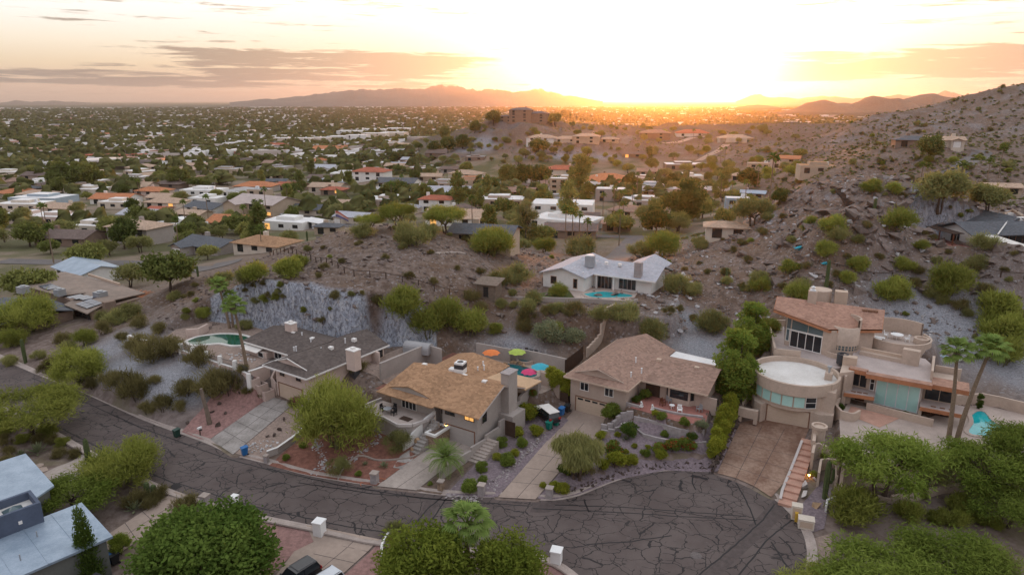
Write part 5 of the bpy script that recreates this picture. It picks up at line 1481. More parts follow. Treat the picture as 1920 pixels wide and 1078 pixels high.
 part(r, 'chimney_cap', 'metal_white', MB().rbox(u, w, q_[2] + 1.602, q_[2] + 1.75, .8, .7, .1).lathe(u, w, [(.22, q_[2] + 1.75), (.22, q_[2] + 2.2), (.34, q_[2] + 2.2), (.02, q_[2] + 2.35)], 10), z0)
 q_ = on_plane(*c4(880, 70), k); u, w = F.inv(q_[0], q_[1])
 part(r, 'air_conditioner', 'trim_tan', MB().rbox(u, w + 2.2, 9.0, q_[2] + .9, 1.7, 1.3, .15), z0)
 part(r, 'water_tank', 'stucco_rose', MB().lathe(u - 2.9, w + 2.6, [(1.6, 9.0), (1.6, q_[2] + .7), (1.4, q_[2] + .75), (.01, q_[2] + .75)], 20), z0)
 for a in (1022, 1052, 1082):
  q_ = on_plane(*c4(a, 125 + (a - 1022) * .09), k); u, w = F.inv(q_[0], q_[1])
  part(r, 'skylight', 'fascia_brown', MB().rbox(u, w, q_[2] - .1, q_[2] + .14, .62, .75, .15), z0)
 pc = F.inv(*U(*c4(1205, 285), 8.9)); PR = 4.3
 part(r, 'patio_drum', 'stucco_rose', MB().lathe(*pc, [(PR, 5.0), (PR, 9.45), (PR - .25, 9.46), (PR - .25, 8.6)], 36, math.radians(120), math.radians(400)), z0)
 part(r, 'patio_drum', 'stucco_rose', MB().lathe(*pc, [(PR + .05, 5.0), (PR + .05, 10.8), (PR - .25, 10.82), (PR - .25, 8.6)], 20, math.radians(45), math.radians(140)), z0)
 part(r, 'patio_floor', 'cooldeck', MB().lathe(*pc, [(PR - .2, 8.64), (.01, 8.66)], 32), z0)
 part(r, 'fire_pit', 'stucco_rose', MB().lathe(pc[0] + 3.0, pc[1] + .2, [(1.0, 8.6), (1.0, 9.5), (.7, 9.5), (.65, 9.2), (.01, 9.2)], 18), z0)
 part(r, 'patio_window', 'glass_sky', MB().prism([(RP[2][0] - 3.2, RP[2][1] + .4), (RP[2][0] - 1.1, RP[2][1] + .45), (RP[2][0] - 1.1, RP[2][1] + .5), (RP[2][0] - 3.2, RP[2][1] + .46)], 8.9, 10.4), z0)
 u, w = F.px(*c4(1005, 310), 8.4)
 part(r, 'gate', 'metal_white', MB().tube([(u - 1, w, 8.1), (u - 1, w, 9.3), (u + 1.1, w + .1, 9.3), (u + 1.1, w + .1, 8.1), (u - 1, w, 8.12)], .04, 4), z0)
 u, w = F.px(*c4(898, 400), 8.3)
 part(r, 'evaporative_cooler', 'metal_dark', MB().lathe(u, w, [(.75, 7.7), (.75, 9.1), (.5, 9.12), (.45, 8.9), (.01, 8.9)], 16), z0)
 u, w = F.px(*c4(938, 415), 8.3)
 part(r, 'air_conditioner', 'trim_tan', MB().rbox(u, w, 7.9, 9.1, 1.7, 1.1), z0)
 return r, pc
H4R, PATIO4 = house_four()
x, y = F4(PATIO4[0] - .1, PATIO4[1] + .7); round_table(x, y, 8.66, .85, 'white_paint', 'round white table on the round roof patio')
for k, (du, dw, rz_, lab) in enumerate(((-1.5, .7, 1.5, 'white chair left of the round table on the roof patio'), (1.2, .2, -1.2, 'white chair right of the round table on the roof patio'))):
 x, y = F4(PATIO4[0] + du, PATIO4[1] + dw); patio_chair(x, y, 8.66, F4.yaw + rz_, 'white_paint', lab, 'white chairs on the roof patio')
for k, lab in enumerate(('white sun lounger on the roof patio, the one nearer the curved wall', 'white sun lounger on the roof patio, the one nearer the round table')):
 x, y = F4(PATIO4[0] - 2.3 + .35 * k, PATIO4[1] - 1.6 + .8 * k)
 l = thing('sun_lounger', lab, 'lounger', (x, y, 8.66), F4.yaw - .1, 'sun loungers on the roof patio')
 MB().box(-.9, .4, -.3, .3, .28, .36).build('seat', M['white_paint'], l)
 MB().add([(-.9, -.3, .3), (-.9, .3, .3), (-1.5, .3, .75), (-1.5, -.3, .75), (-.9, -.3, .38), (-.9, .3, .38), (-1.5, .3, .83), (-1.5, -.3, .83)], [(0, 1, 2, 3), (7, 6, 5, 4), (0, 4, 5, 1), (1, 5, 6, 2), (2, 6, 7, 3), (3, 7, 4, 0)]).build('backrest', M['white_paint'], l)
 for a in (-.8, .3):
  for b in (-.26, .26): MB().box(a - .03, a + .03, b - .03, b + .03, 0, .28).build('leg', M['white_paint'], l)
x, y = F4(19.2, 13.6)
dsh = thing('satellite_dish', 'pale blue satellite dish on a short mast behind the flat-roofed wing', 'dish', (x, y, 6.2))
MB().tube([(0, 0, 0), (0, 0, 3.2)], .05, 6).build('mast', M['metal_grey'], dsh)
MB().lathe(0, 0, [(.01, 3.25), (.35, 3.32), (.55, 3.45)], 16).build('reflector', M['roof_metal'], dsh)
thing_mb(MB().prism([F4(18.3, 12.4), F4(21.2, 12.4), F4(21.2, 12.7), F4(18.3, 12.7)], 3, 8.6), 'garden_wall', 'stucco_rose', 'rose wall with plants at the far end of the flat-roofed wing', 'wall')
es = thing('long_stairs', 'long flight of pinkish concrete steps climbing from the kerb beside the rust-coloured driveway', 'stairs', (*U(*c8(575, 690), .1), .1), F4.yaw)
mat('step_pink', (.47, .27, .20), .9, .18, .8)
_a, _b = np.array(U(*c8(575, 690), .1)), np.array(U(*c8(705, 320), 2.2))
_o = es.location; _d = (_b - _a); _L = float(np.hypot(*_d)); _d /= _L; _n = np.array([_d[1], -_d[0]])
for k in range(11):
 s0, s1 = _L * k / 11, _L * (k + 1) / 11
 c_, n_ = math.cos(-F4.yaw), math.sin(-F4.yaw)
 P = [_d * s0 - _n * .75, _d * s0 + _n * .95, _d * s1 + _n * .95, _d * s1 - _n * .75]
 P = [(p[0] * c_ - p[1] * n_, p[0] * n_ + p[1] * c_) for p in P]
 MB().prism(P, -.8 + .1 * k, .20 * (k + 1)).build('step', M['step_pink'], es)
_w = [U(*c8(548, 655), .3), U(*c8(560, 600), .5), U(*c8(610, 480), 1.2), U(*c8(668, 340), 2.1)]
wall_run(_w, .35, .2, 'stucco_rose', 'thin white-edged kerb wall between the long steps and driveway', top=[.45, .9, 1.6, 2.5], cap='stucco_grey_pale', step=1.5)
wall_run([U(*c8(730, 380), 2.6), U(*c8(735, 330), 2.8), U(*c8(760, 300), 3.2)], 1.6, .35, 'stucco_rose', 'curved rose pillar wall at the head of the long steps', top=3.9, sink=2.5, step=.6)
hp = thing('planter_pillar', 'round rose stucco planter pillar beside the garage tower', 'planter', (*U(*c8(757, 330), 2.6), 1.4))
MB().lathe(0, 0, [(.75, -.5), (.75, 3.0), (.9, 3.05), (.9, 3.4), (.65, 3.4), (.65, 3.2), (.01, 3.2)], 20).build('drum', M['stucco_rose'], hp, smooth=False)
wall_run([F4(8.0, 5.0), F4(7.8, 2.4), F4(8.6, .8), F4(10.0, .6), F4(10.6, 2.2)], 0, .3, 'stucco_rose', 'curved court wall in front of the entry of the modern house', top=4.6, sink=2.5, step=.6)
wall_run([F4(11.2, 5.6), F4(14.0, 5.0), F4(18.6, 4.2)], 0, .35, 'stucco_rose', 'planter wall with cacti below the tall aqua glass', top=4.4, sink=1.0, step=1.5)
_c = [U(*c8(720, 470), 1.4), U(*c8(735, 400), 1.8), U(*c8(790, 410), 1.7), U(*c8(850, 440), 1.5)]
wall_run(_c, 0, .3, 'stucco_rose', 'curved rose planter wall above the saguaro', top=[3.2, 3.5, 3.3, 2.8], sink=1.2, step=.8)
wall_run([U(*c8(755, 580), .8), U(*c8(770, 480), 1.3), U(*c8(800, 475), 1.3), U(*c8(858, 485), 1.2), U(*c8(855, 605), .7)], 0, .25, 'stucco_rose', 'small three-sided rose niche wall behind the saguaro', top=2.5, sink=.8, step=.8)
wall_run([(p[0], p[1] - .75) for p in WALL4], 0, .4, 'stucco_rose', 'tall retaining wall below the pool terrace behind the leafy mesquite trees', top=3.75, sink=3.0, step=1.5)
wall_run([U(*c8(800, 735), .2), U(*c8(812, 660), .7), U(*c8(915, 660), .7)], 0, .2, 'stucco_white', 'low white-topped wall corner beside the gold boulder', top=1.2, sink=.8, step=1.0)
wall_run([U(*c8(915, 660), .7), U(*c8(1000, 625), .9), U(*c8(1165, 685), .5)], 0, .25, 'stucco_rose', 'low curved planter wall under the big mesquite', top=1.3, sink=.8, step=1.0)
wall_run([U(*c8(1165, 685), .5), U(*c8(1350, 655), .6), U(*c8(1470, 620), .8), U(*c8(1600, 610), .9)], 0, .3, 'stucco_rose', 'low straight retaining wall stepping right from the mesquite bed', top=[1.7, 1.7, 1.9, 2.0], sink=.8, step=1.5, stepped='up')
drape('pool_terrace', [(p[0], p[1] - (.6 if 0 < i < 10 else 0)) for i, p in enumerate(POOLYARD4)], M['cooldeck'], .06, 1.4, kind='structure', z=3.4)
wall_run([F4(20.9, 12.4), F4(24.5, 15.2), F4(33, 13.2), F4(44, 10.2)], 1.5, .3, 'stucco_rose', 'long rose boundary wall behind the turquoise pool', sink=.6, top=5.0)
drape('court_floor', [F4(9.2, 2.6), F4(13, .6), F4(15, 4.6), F4(9.4, 5.6)], M['step_pink'], .10, 1, kind='structure')
wall_run([U(*c4(330, 690), 2.2), U(*c4(345, 650), 2.6), U(*c4(420, 510), 4.0)], 0, .3, 'stucco_rose', 'rose side wall running uphill left of the garage tower', top=[3.2, 3.4, 5.0], sink=1.2, step=1.2)
ub = thing('utility_niche', 'small rose stucco bin shelter with an arched opening left of the round tower', 'shelter', (*U(*c4(363, 748), 1.6), 1.5), F4.yaw)
MB().box(-1.2, -.75, -.3, .3, 0, 1.9).build('jamb', M['stucco_rose'], ub); MB().box(.75, 1.2, -.3, .3, 0, 1.9).build('jamb', M['stucco_rose'], ub); MB().box(-.75, .75, -.29, .29, .7, 1.88).build('lintel', M['stucco_rose'], ub)
# ------------------------------------------------------------------ white house in the gap, with its pool
def house_white():
 F = Frame(5.0, 123.4, -29.7); z0 = 8.3
 r = thing('house', 'white house with pale grey gabled roof and small pool between the two rocky hills', 'house', (*F(0, 0), z0), F.yaw)
 mb = MB().prism([(.5, .8), (8.9, .8), (8.9, 13), (.5, 13)], z0 - 1, 11.2)
 gable_wall(mb, (.5, .8), (8.9, .8), 0, 11.2, 12.5)
 part(r, 'wall', 'stucco_white', mb, z0)
 mb = MB().prism([(8.9, 5.2), (20.0, 5.2), (20.0, 13), (8.9, 13)], z0 - 1, 11.2)
 gable_wall(mb, (20.0, 5.2), (20.0, 13), 0, 11.2, 12.6)
 part(r, 'wall', 'stucco_white', mb, z0)
 gable(r, z0, 0, 9.4, 0, 14.5, 11.3, 12.75, 'w', 'shingle_grey')
 gable(r, z0, 4.7, 21.2, 3.9, 14.3, 11.3, 13.05, 'u', 'shingle_grey')
 gable(r, z0, 12.5, 19.5, 9.1, 19, 11.4, 12.9, 'w', 'shingle_grey')
 part(r, 'fascia', 'trim_white', (lambda m: (obox(m, (9.4, 3.88), (21.2, 3.88), 0, 11.8, 11.1, 11.32, 0, .05), m)[1])(MB()), z0)
 A, B = (.5, .8), (8.9, .8)
 window(r, A, B, 1.6, 2.8, 9.3, 10.7, 1, 'trim_tan', dz=z0); window(r, A, B, 6.2, 7.0, 9.0, 10.7, 1, 'trim_tan', dz=z0)
 A, B = (8.9, 5.2), (20.0, 5.2)
 window(r, A, B, .8, 3.6, 8.5, 10.8, 4, 'metal_grey', dz=z0, name='patio_door'); window(r, A, B, 5.0, 8.2, 8.9, 10.8, 4, 'metal_grey', dz=z0)
 for u in (9.8, 13.2): part(r, 'post', 'stucco_white', MB().rbox(u, 4.3, 8.0, 11.1, .25, .25), z0)
 u, w = F.px(*m3(950, 600), 13.4); part(r, 'chimney', 'block_grey', MB().rbox(u, w, 11.5, 14.2, 1.3, 1.0), z0)
 u, w = F.px(*m3(678, 552), 13.6)
 part(r, 'air_conditioner', 'metal_grey', MB().rbox(u, w, 12.0, 14.1, 1.7, 1.5, .2), z0)
 part(r, 'fan_cover', 'metal_white', MB().lathe(u, w, [(.7, 14.105), (.7, 14.25), (.02, 14.3)], 14), z0)
 roof_bits(r, F, z0, [(*m3(585, 600), 12.3), (*m3(845, 585), 12.9), (*m3(770, 575), 13.1)], [(*m3(715, 575), 13.1), (*m3(640, 640), 11.8)])
house_white()
drape('patio_paving', [U(*m3(560, 735), 8.5), U(*m3(640, 715), 8.5), U(*m3(800, 725), 8.5), U(*m3(945, 750), 8.5), U(*m3(915, 790), 8.5), U(*m3(600, 785), 8.5)], M['cooldeck'], .08, 1.2, kind='structure')
mat('lawn', (.075, .095, .025), .95, .35, 3, .3)
drape('lawn', [U(*m3(380, 750), 8.5), U(*m3(560, 735), 8.5), U(*m3(590, 785), 8.5), U(*m3(380, 780), 8.5)], M['lawn'], .08, 1.2, kind='structure')
wall_run([U(*m3(130, 765), 9.2), U(*m3(280, 770), 9.2), U(*m3(640, 785), 9.0), U(*m3(920, 795), 9.2), U(*m3(945, 770), 9.6)], 0, .25, 'stucco_grey', 'grey block wall in front of the white house and its pool', top=9.3, sink=1.5)
wall_run([U(*m3(820, 895), 7.2), U(*m3(760, 945), 6.5), U(*m3(690, 1030), 5.2), U(*m3(660, 1070), 4.6)], 1.5, .3, 'stucco_rose', 'stepped pinkish wall descending the slope behind the rose-roofed house', stepped='up', step=.9, sink=.8)
def pool(poly, water, label, z=None, coping='cooldeck', cw=.5, spa=None):
 P = spline(poly + [poly[0]], 5)[:-1]
 c = np.mean(np.array(P), 0)
 zz = float(gz(*c)) if z is None else z
 r = thing('swimming_pool', label, 'pool', (c[0], c[1], zz))
 m = MB(); n = len(P)
 A = np.array(P) - c
 d = np.roll(A, -1, 0) - np.roll(A, 1, 0); d /= np.linalg.norm(d, axis=1)[:, None]
 nr = np.stack([d[:, 1], -d[:, 0]], -1)
 area = 0.5 * np.sum(A[:, 0] * np.roll(A[:, 1], -1) - np.roll(A[:, 0], -1) * A[:, 1])
 if area < 0: nr = -nr
 O = A + nr * cw
 for i in range(n):
  for q, h in ((A[i], .03), (A[i], .17), (O[i], .17), (O[i], -.1)): m.v.append((q[0], q[1], h))
 for i in range(n):
  j = (i + 1) % n
  for k in range(3): m.f.append((i * 4 + k, j * 4 + k, j * 4 + k + 1, i * 4 + k + 1))
 m.build('coping', M[coping], r)
 MB().poly([(a, b, .10) for a, b in (A if area > 0 else A[::-1])]).build('water', M[water], r)
 return r
pool([U(*c1(a, b), 5.4) for a, b in ((1052, 308), (1110, 285), (1180, 274), (1250, 268), (1340, 272), (1400, 290), (1395, 322), (1310, 330), (1240, 318), (1170, 322), (1090, 328))], 'water_green', 'kidney-shaped pool of green water with white coping beside the dark roof', coping='deck_white')
pool([U(*c3(a, b), 3.5) for a, b in ((165, 458), (205, 432), (250, 432), (330, 450), (380, 488), (345, 506), (260, 494))], 'water_deep', 'deep blue pool beside the pink and cyan parasols', coping='flagstone', cw=.6)
pool([U(*c8(a, b), 3.4) for a, b in ((1622, 185), (1655, 163), (1695, 170), (1735, 215), (1800, 250), (1916, 262), (2010, 300), (1960, 350), (1820, 330), (1690, 302), (1622, 292), (1606, 270), (1632, 228))], 'water_pool', 'bright turquoise free-form pool at the right edge behind the mesquites')
pool([U(*m3(a, b), 8.5) for a, b in ((640, 755), (735, 742), (820, 748), (905, 760), (905, 772), (800, 776), (690, 774))], 'water_pool', 'small teal pool on the lawn side of the white house')
x, y = U(*c3(315, 412), 3.6)
sp = thing('hot_tub', 'round stone hot tub between the lime and cyan parasols', 'spa', (x, y, 3.5))
MB().lathe(0, 0, [(1.5, -.2), (1.5, .55), (1.15, .55), (1.1, .35)], 24).build('rim', M['flagstone'], sp)
MB().lathe(0, 0, [(1.16, .40), (.01, .40)], 24).build('water', M['water_deep'], sp)
drape('pool_paving', POOLYARD2, M['flagstone'], .05, 1.2, kind='structure')
for k, (a, b) in enumerate(((205, 425), (235, 418), (262, 420), (285, 428), (305, 438))):
 x, y = U(*c3(a, b), 3.7)
 o = stone(None, x, y, 3.8, .55, 'boulder', me=_st[0]); o.data = o.data.copy(); o.data.materials[0] = M['rock_gold']
 tag(o, ('first', 'second', 'third', 'fourth', 'last')[k] + ' tan boulder from the left along the pool edge by the hot tub', 'boulder', 'boulders between pool and hot tub')
drape('pool_terrace', [U(300, 640, 5.4), U(340, 660, 5.4), U(398, 686, 5.4), U(458, 700, 5.4), F1(-3.6, 3.8), F1(-9.6, 3.8), F1(-10.6, 12), U(470, 612, 5.4), U(395, 606, 5.4), U(330, 618, 5.4)], M['tan_gravel'], .05, 1.4, kind='structure')
mat('rubble_white', (.52, .50, .49), .95, .25, 3)
for nm, (px, py, z, sx, n, lab) in {'a': (*c1(1310, 382), 5.5, 2.4, 26, 'heap of pale rubble on the terrace beside the green pool'), 'b': (*c1(1405, 402), 5.5, 1.6, 16, 'smaller heap of pale rubble by the tall palm on the pool terrace'),
         'c': (*c1(1470, 880), .6, 2.2, 34, 'heap of white broken rubble on the bare lot behind the blue bin')}.items():
 x, y = U(px, py, z); g_ = thing('rubble_heap', lab, 'rubble', (x, y, z))
 for k in range(n):
  a = rnd.random() * 6.28; q = sx * math.sqrt(rnd.random())
  xx, yy = q * math.cos(a), q * .6 * math.sin(a)
  stone(g_, xx, yy, float(gz(x + xx, y + yy)) - z + .1, rnd.uniform(.1, .26))
 for o in g_.children: o.data = _st[8]
_wm = _st[0].copy(); _wm.materials[0] = M['rubble_white']
for o in bpy.data.objects:
 if o.parent and o.parent.name.startswith('rubble_heap'): o.data = _wm
# ------------------------------------------------------------------ house on the right shoulder, white end wall and posts
def house_right():
 F = FR; z0 = 15.8
 r = thing('house', 'white-walled house with grey roof and white patio posts on the right-hand shoulder', 'house', (*F(0, 0), z0), F.yaw)
 mb = MB().prism([(0, 0), (26, 0), (26, 8.4), (0, 8.4)], z0 - 1, 18.3)
 gable_wall(mb, (0, 8.4), (0, 0), 0, 18.3, 19.6)
 part(r, 'wall', 'stucco_white', mb, z0)
 gable(r, z0, -1.3, 27, -.9, 9.3, 18.3, 20.0, 'u', 'shingle_slate')
 gable(r, z0, 6, 18, 4.2, 17, 18.3, 20.6, 'w', 'shingle_slate')
 A, B = (0, 8.4), (0, 0)
 window(r, A, B, 2.3, 4.7, 15.95, 18.0, 3, 'trim_white', dz=z0, name='patio_door')
 window(r, (0, 0), (26, 0), .8, 1.8, 16.6, 17.8, 1, 'trim_white', dz=z0)
 window(r, (0, 0), (26, 0), 4.0, 12.0, 15.95, 18.0, 6, 'fascia_brown', dz=z0, name='patio_door')
 pk = [F.inv(*U(*m4(a, b), 15.9)) for a, b in ((1728, 520), (1785, 545), (1848, 568), (1925, 600))]
 u0, w0 = pk[0]; u3, w3 = pk[3]
 part(r, 'patio_roof', 'canvas', MB().slab([(u0 - .6, w0 - .3, 18.15), (pk[2][0] + .3, pk[2][1] - .8, 18.1), (u3 + 4, w3 - .8, 18.1), (u3 + 6, .4, 18.35), (u0 + .3, .4, 18.35)], .2), z0)
 for u, w in pk: part(r, 'post', 'white_paint', MB().rbox(u, w, 15.2, 17.9, .5, .5, .5), z0)
 part(r, 'deck', 'wood_grey', MB().prism([(u0 - .8, w0), (pk[2][0], pk[2][1] - .8), (u3 + 5, w3 - 1), (u3 + 6, .0), (u0, 0)], 14.4, 15.75), z0)
 for k in range(3):
  a, b = pk[1], pk[2]
  m = MB(); obox(m, a, b, -.2, math.dist(a, b) + .8, 14.0, 15.55 - .28 * k, .9 + .45 * k, 1.35 + .45 * k); part(r, 'deck_step', 'wood_grey', m, z0)
 part(r, 'pergola', 'wood_dark', MB().slab([(-3.4, 1.0, 18.3), (-1.3, 1.0, 18.35), (-1.3, 9.0, 18.35), (-3.4, 9.0, 18.3)], .12), z0)
 for w in (1.2, 5, 8.8): part(r, 'post', 'wood_red', MB().rbox(-3.2, w, 15.2, 18.17, .16, .16), z0)
 part(r, 'roof_seam', 'trim_white', MB().tube([(*F.px(*m4(1770, 418), 18.7), 18.75), (*F.px(*m4(1822, 350), 19.7), 19.9)], .12, 5), z0)
 for a, b in ((1830, 305), (1900, 330)):
  u, w = F.px(*m4(a, b), 20.3); part(r, 'roof_vent', 'trim_white', MB().rbox(u, w, 19.3, 20.6, 1.5, .9, .2), z0)
 part(r, 'duct', 'trim_tan', MB().tube([(*F.px(*m4(1800, 312), 20.2), 20.4), (*F.px(*m4(1850, 296), 20.4), 20.9), (*F.px(*m4(1912, 318), 20.4), 20.4)], .35, 6), z0)
house_right()
wall_run([U(*m4(1190, 465), 16.0), U(*m4(1240, 462), 16.2), U(*m4(1330, 490), 16.2), U(*m4(1450, 505), 16.2), U(*m4(1565, 528), 16.2)], 0, .5, 'stucco_cream', 'cream curved pool wall on the rocky shoulder before the white-ended house', top=16.7, sink=2.2, step=1.5)
drape('brick_terrace', [U(*m4(1400, 440), 16), U(*m4(1450, 445), 16), U(*m4(1640, 495), 16), U(*m4(1560, 515), 16), U(*m4(1450, 495), 16), U(*m4(1340, 475), 16)], M['brick_paving'], .12, 1.2, kind='structure')
# ------------------------------------------------------------------ blue-grey roofs at the lower left corner
def house_corner():
 F = Frame(-43.6, 60.7, -41.5); z0 = -1.0
 r = thing('house', 'house with pale blue metal roofs and a slate-blue box tower at the near left', 'house', (*F(0, 0), z0), F.yaw)
 part(r, 'wall', 'stucco_olive', MB().prism([(.3, -.3), (8.0, -.3), (8.0, -16), (.3, -16)], z0 - 1, [2.6] * 4), z0)
 part(r, 'roof', 'roof_metal', MB().slab([(-.1, .2, 2.9), (8.3, .2, 2.9), (8.6, -18, 2.9), (.0, -18, 2.9)], .22), z0)
 for k in range(1, 7): part(r, 'roof_seam', 'roof_metal', MB().box(-.05, 8.4, -2.5 * k - .03, -2.5 * k + .03, 2.902, 2.94), z0)
 m = MB()
 for a in ((-2.4, .9, -3.6, -3.3), (-2.4, .9, -7.0, -6.7), (-2.4, -2.1, -6.7, -3.6), (.6, .9, -6.7, -3.6)): m.box(a[0], a[1], a[2], a[3], z0 - 1, 5.0)
 part(r, 'tower', 'stucco_slate', m, z0)
 part(r, 'tower_roof', 'deck_white', MB().box(-2.1, .6, -6.7, -3.6, 3.6, 4.2), z0)
 part(r, 'skylight', 'glass_sky', MB().add([(-1.6, -6.0, 4.22), (.1, -6.0, 4.22), (.1, -4.4, 4.22), (-1.6, -4.4, 4.22), (-.75, -5.2, 4.8)], [(0, 1, 4), (1, 2, 4), (2, 3, 4), (3, 0, 4)]), z0)
 part(r, 'wall_lamp', 'trim_white', MB().box(.9, 1.0, -5.3, -5.0, 3.6, 3.9), z0)
 part(r, 'wall', 'stucco_olive', MB().prism([(-14, -1.4), (-4.4, -1.4), (-2.6, -4.0), (-2.6, -9), (-14, -9)], z0 - 1, 3.5), z0)
 part(r, 'roof', 'roof_metal', MB().slab([(-14, -1.0, 3.8), (-4.0, -1.0, 3.8), (-2.41, -3.4, 3.8), (-2.41, -9, 3.8), (-14, -9, 3.8)], .2), z0)
 part(r, 'wall', 'stucco_slate', MB().prism([(-1.5, -8.5), (3.4, -8.5), (3.4, -18), (-1.5, -18)], z0 - 1, 3.9), z0)
 part(r, 'roof', 'roof_metal', MB().slab([(-3, -8.3, 4.2), (3.6, -8.3, 4.2), (3.6, -18, 4.2), (-3, -18, 4.2)], .2), z0)
 for u, w in ((3.2, -4.5), (6, -6.5)): part(r, 'vent_pipe', 'metal_grey', MB().tube([(u, w, 2.9), (u, w, 3.5)], .06, 6), z0)
 part(r, 'window', 'trim_white', (lambda m: (obox(m, (8.0, -16), (8.0, -.3), 9.0, 10.6, .2, 1.4, 0, .06), m)[1])(MB()), z0)
house_corner()
def house_dark():
 F = Frame(*U(180, 1072, 1.8), -24); z0 = -1
 r = thing('house', 'dark charcoal roof at the bottom edge beside the big round ficus', 'house', (*F(0, 0), z0), F.yaw)
 part(r, 'wall', 'stucco_olive', MB().prism([(.5, -9), (9, -9), (9, -.8), (.5, -.8)], z0 - 1, 1.7), z0)
 m = MB().slab([(0, 0, 1.8), (9.6, 0, 1.8), (7, -5, 3.0), (2.5, -5, 3.0)], .15).slab([(9.6, 0, 1.8), (9.6, -10, 1.8), (7, -5, 3.0)], .15).slab([(0, 0, 1.8), (2.5, -5, 3.0), (0, -10, 1.8)], .15)
 mat('shingle_black', (.022, .022, .026), .9, .3, 2)
 part(r, 'roof', 'shingle_black', m, z0)
 u, w = 5.6, -1.5
 part(r, 'evaporative_cooler', 'metal_white', MB().rbox(u, w, 1.9, 3.0, 1.0, .9), z0)
house_dark()
# ------------------------------------------------------------------ low house with solar panels, left middle
def house_solar():
 F = Frame(-87.5, 128.3, -36.0); z0 = .6
 r = thing('house', 'low tan-roofed house with solar panels beside the foot of the left hill', 'house', (*F(0, 0), z0), F.yaw)
 part(r, 'wall', 'stucco_brown', MB().prism([(1.0, .8), (8.8, .8), (6.4, 12), (-6, 12), (-26, 10), (-26, .8), (-7, 2.2), (.8, 2.0)], z0 - 1, 3.4), z0)
 mat('roof_taupe', (.24, .185, .15), .9, .2, .6)
 part(r, 'roof', 'roof_taupe', MB().slab([(-.2, -.3, 3.6), (9.9, -.3, 3.6), (7.0, 5.2, 4.3), (-3, 5.2, 4.3)], .2).slab([(-3, 5.2, 4.3), (7.0, 5.2, 4.3), (5, 13, 3.8), (-5.4, 13, 3.8)], .2), z0)
 part(r, 'roof', 'roof_taupe', MB().slab([(-7.4, 1.8, 3.75), (-3, 5.2, 4.3), (-5.4, 13, 3.8), (-28, 11, 3.9), (-28, .6, 3.7), (-18, .8, 3.8)], .18), z0)
 part(r, 'parapet', 'trim_tan', MB().box(-20, -5.3, 12.6, 12.9, 3.7, 4.3), z0)
 part(r, 'chimney', 'stucco_brown', MB().box(8.6, 9.9, 3.0, 5.0, z0 - 1, 4.9), z0)
 for i in range(3):
  for j in range(2):
   part(r, 'solar_panel', 'solar_cell', MB().add([(2.6 + 1.7 * i, .7 + 1.5 * j, 3.98 + .19 * j), (4.2 + 1.7 * i, .7 + 1.5 * j, 3.98 + .19 * j), (4.2 + 1.7 * i, 2.1 + 1.5 * j, 4.16 + .19 * j), (2.6 + 1.7 * i, 2.1 + 1.5 * j, 4.16 + .19 * j)], [(0, 1, 2, 3)]), z0)
 for i in range(3):
  part(r, 'solar_panel', 'solar_cell', MB().rbox(-2.0 + 1.7 * i, 2.6 + .5 * i, 4.25, 4.32, 1.6, 2.6), z0)
  part(r, 'solar_panel', 'solar_cell', MB().rbox(-17 + 1.7 * i, 3.0, 4.05, 4.12, 1.6, 2.4), z0)
 for p, s in ((m1(335, 740), 1.6), (m1(563, 755), 1.9), (m1(130, 725), 1.8)):
  u, w = F.px(*p, 4.6)
  part(r, 'evaporative_cooler', 'metal_grey', MB().rbox(u, w, 3.8, 5.2, s, s, .2).lathe(u, w, [(s * .3, 5.22), (s * .3, 5.4), (.02, 5.42)], 12), z0)
 window(r, (1.0, .8), (8.8, .8), .6, 7.2, .9, 3.0, 4, 'wood_dark', dz=z0)
 u, w = F.px(*m1(740, 775), 3.0)
 rr_ = thing('sunburst_pergola', 'rust red fan-shaped pergola roof behind the solar-panel house', 'pergola', (*F(u, w), 0.5), F.yaw)
 m = MB(); n = 14
 for k in range(n):
  a = math.radians(200 + 150 * k / (n - 1) - 180)
  s_ = MB().tube([(0, 0, 3.1), (6.2 * math.cos(a), 4.6 * math.sin(a), 2.8)], .09, 4); s_.build('slat', M['fascia_rust'], rr_)
 MB().lathe(0, 0, [(.01, 2.75), (5.6, 2.55)], 24, 0, math.pi, 1, .76).build('canopy', M['fascia_rust'], rr_)
 for a in (10, 90, 170): MB().rbox(5.0 * math.cos(math.radians(a)), 3.6 * math.sin(math.radians(a)), -.6, 2.6, .3, .3).build('post', M['fascia_brown'], rr_)
house_solar()
def house_slate():
 F = Frame(*U(-60, 600, 3.0), -36); z0 = .2
 r = thing('house', 'dark slate roof cut by the left edge beside the solar-panel house', 'house', (*F(0, 0), z0), F.yaw)
 part(r, 'wall', 'stucco_brown', MB().prism([(-4, 1), (9, 1), (9, 14), (-4, 14)], z0 - 1, 3.0), z0)
 gable(r, z0, -5, 10, 0, 15, 3.0, 4.8, 'u', 'shingle_slate')
house_slate()
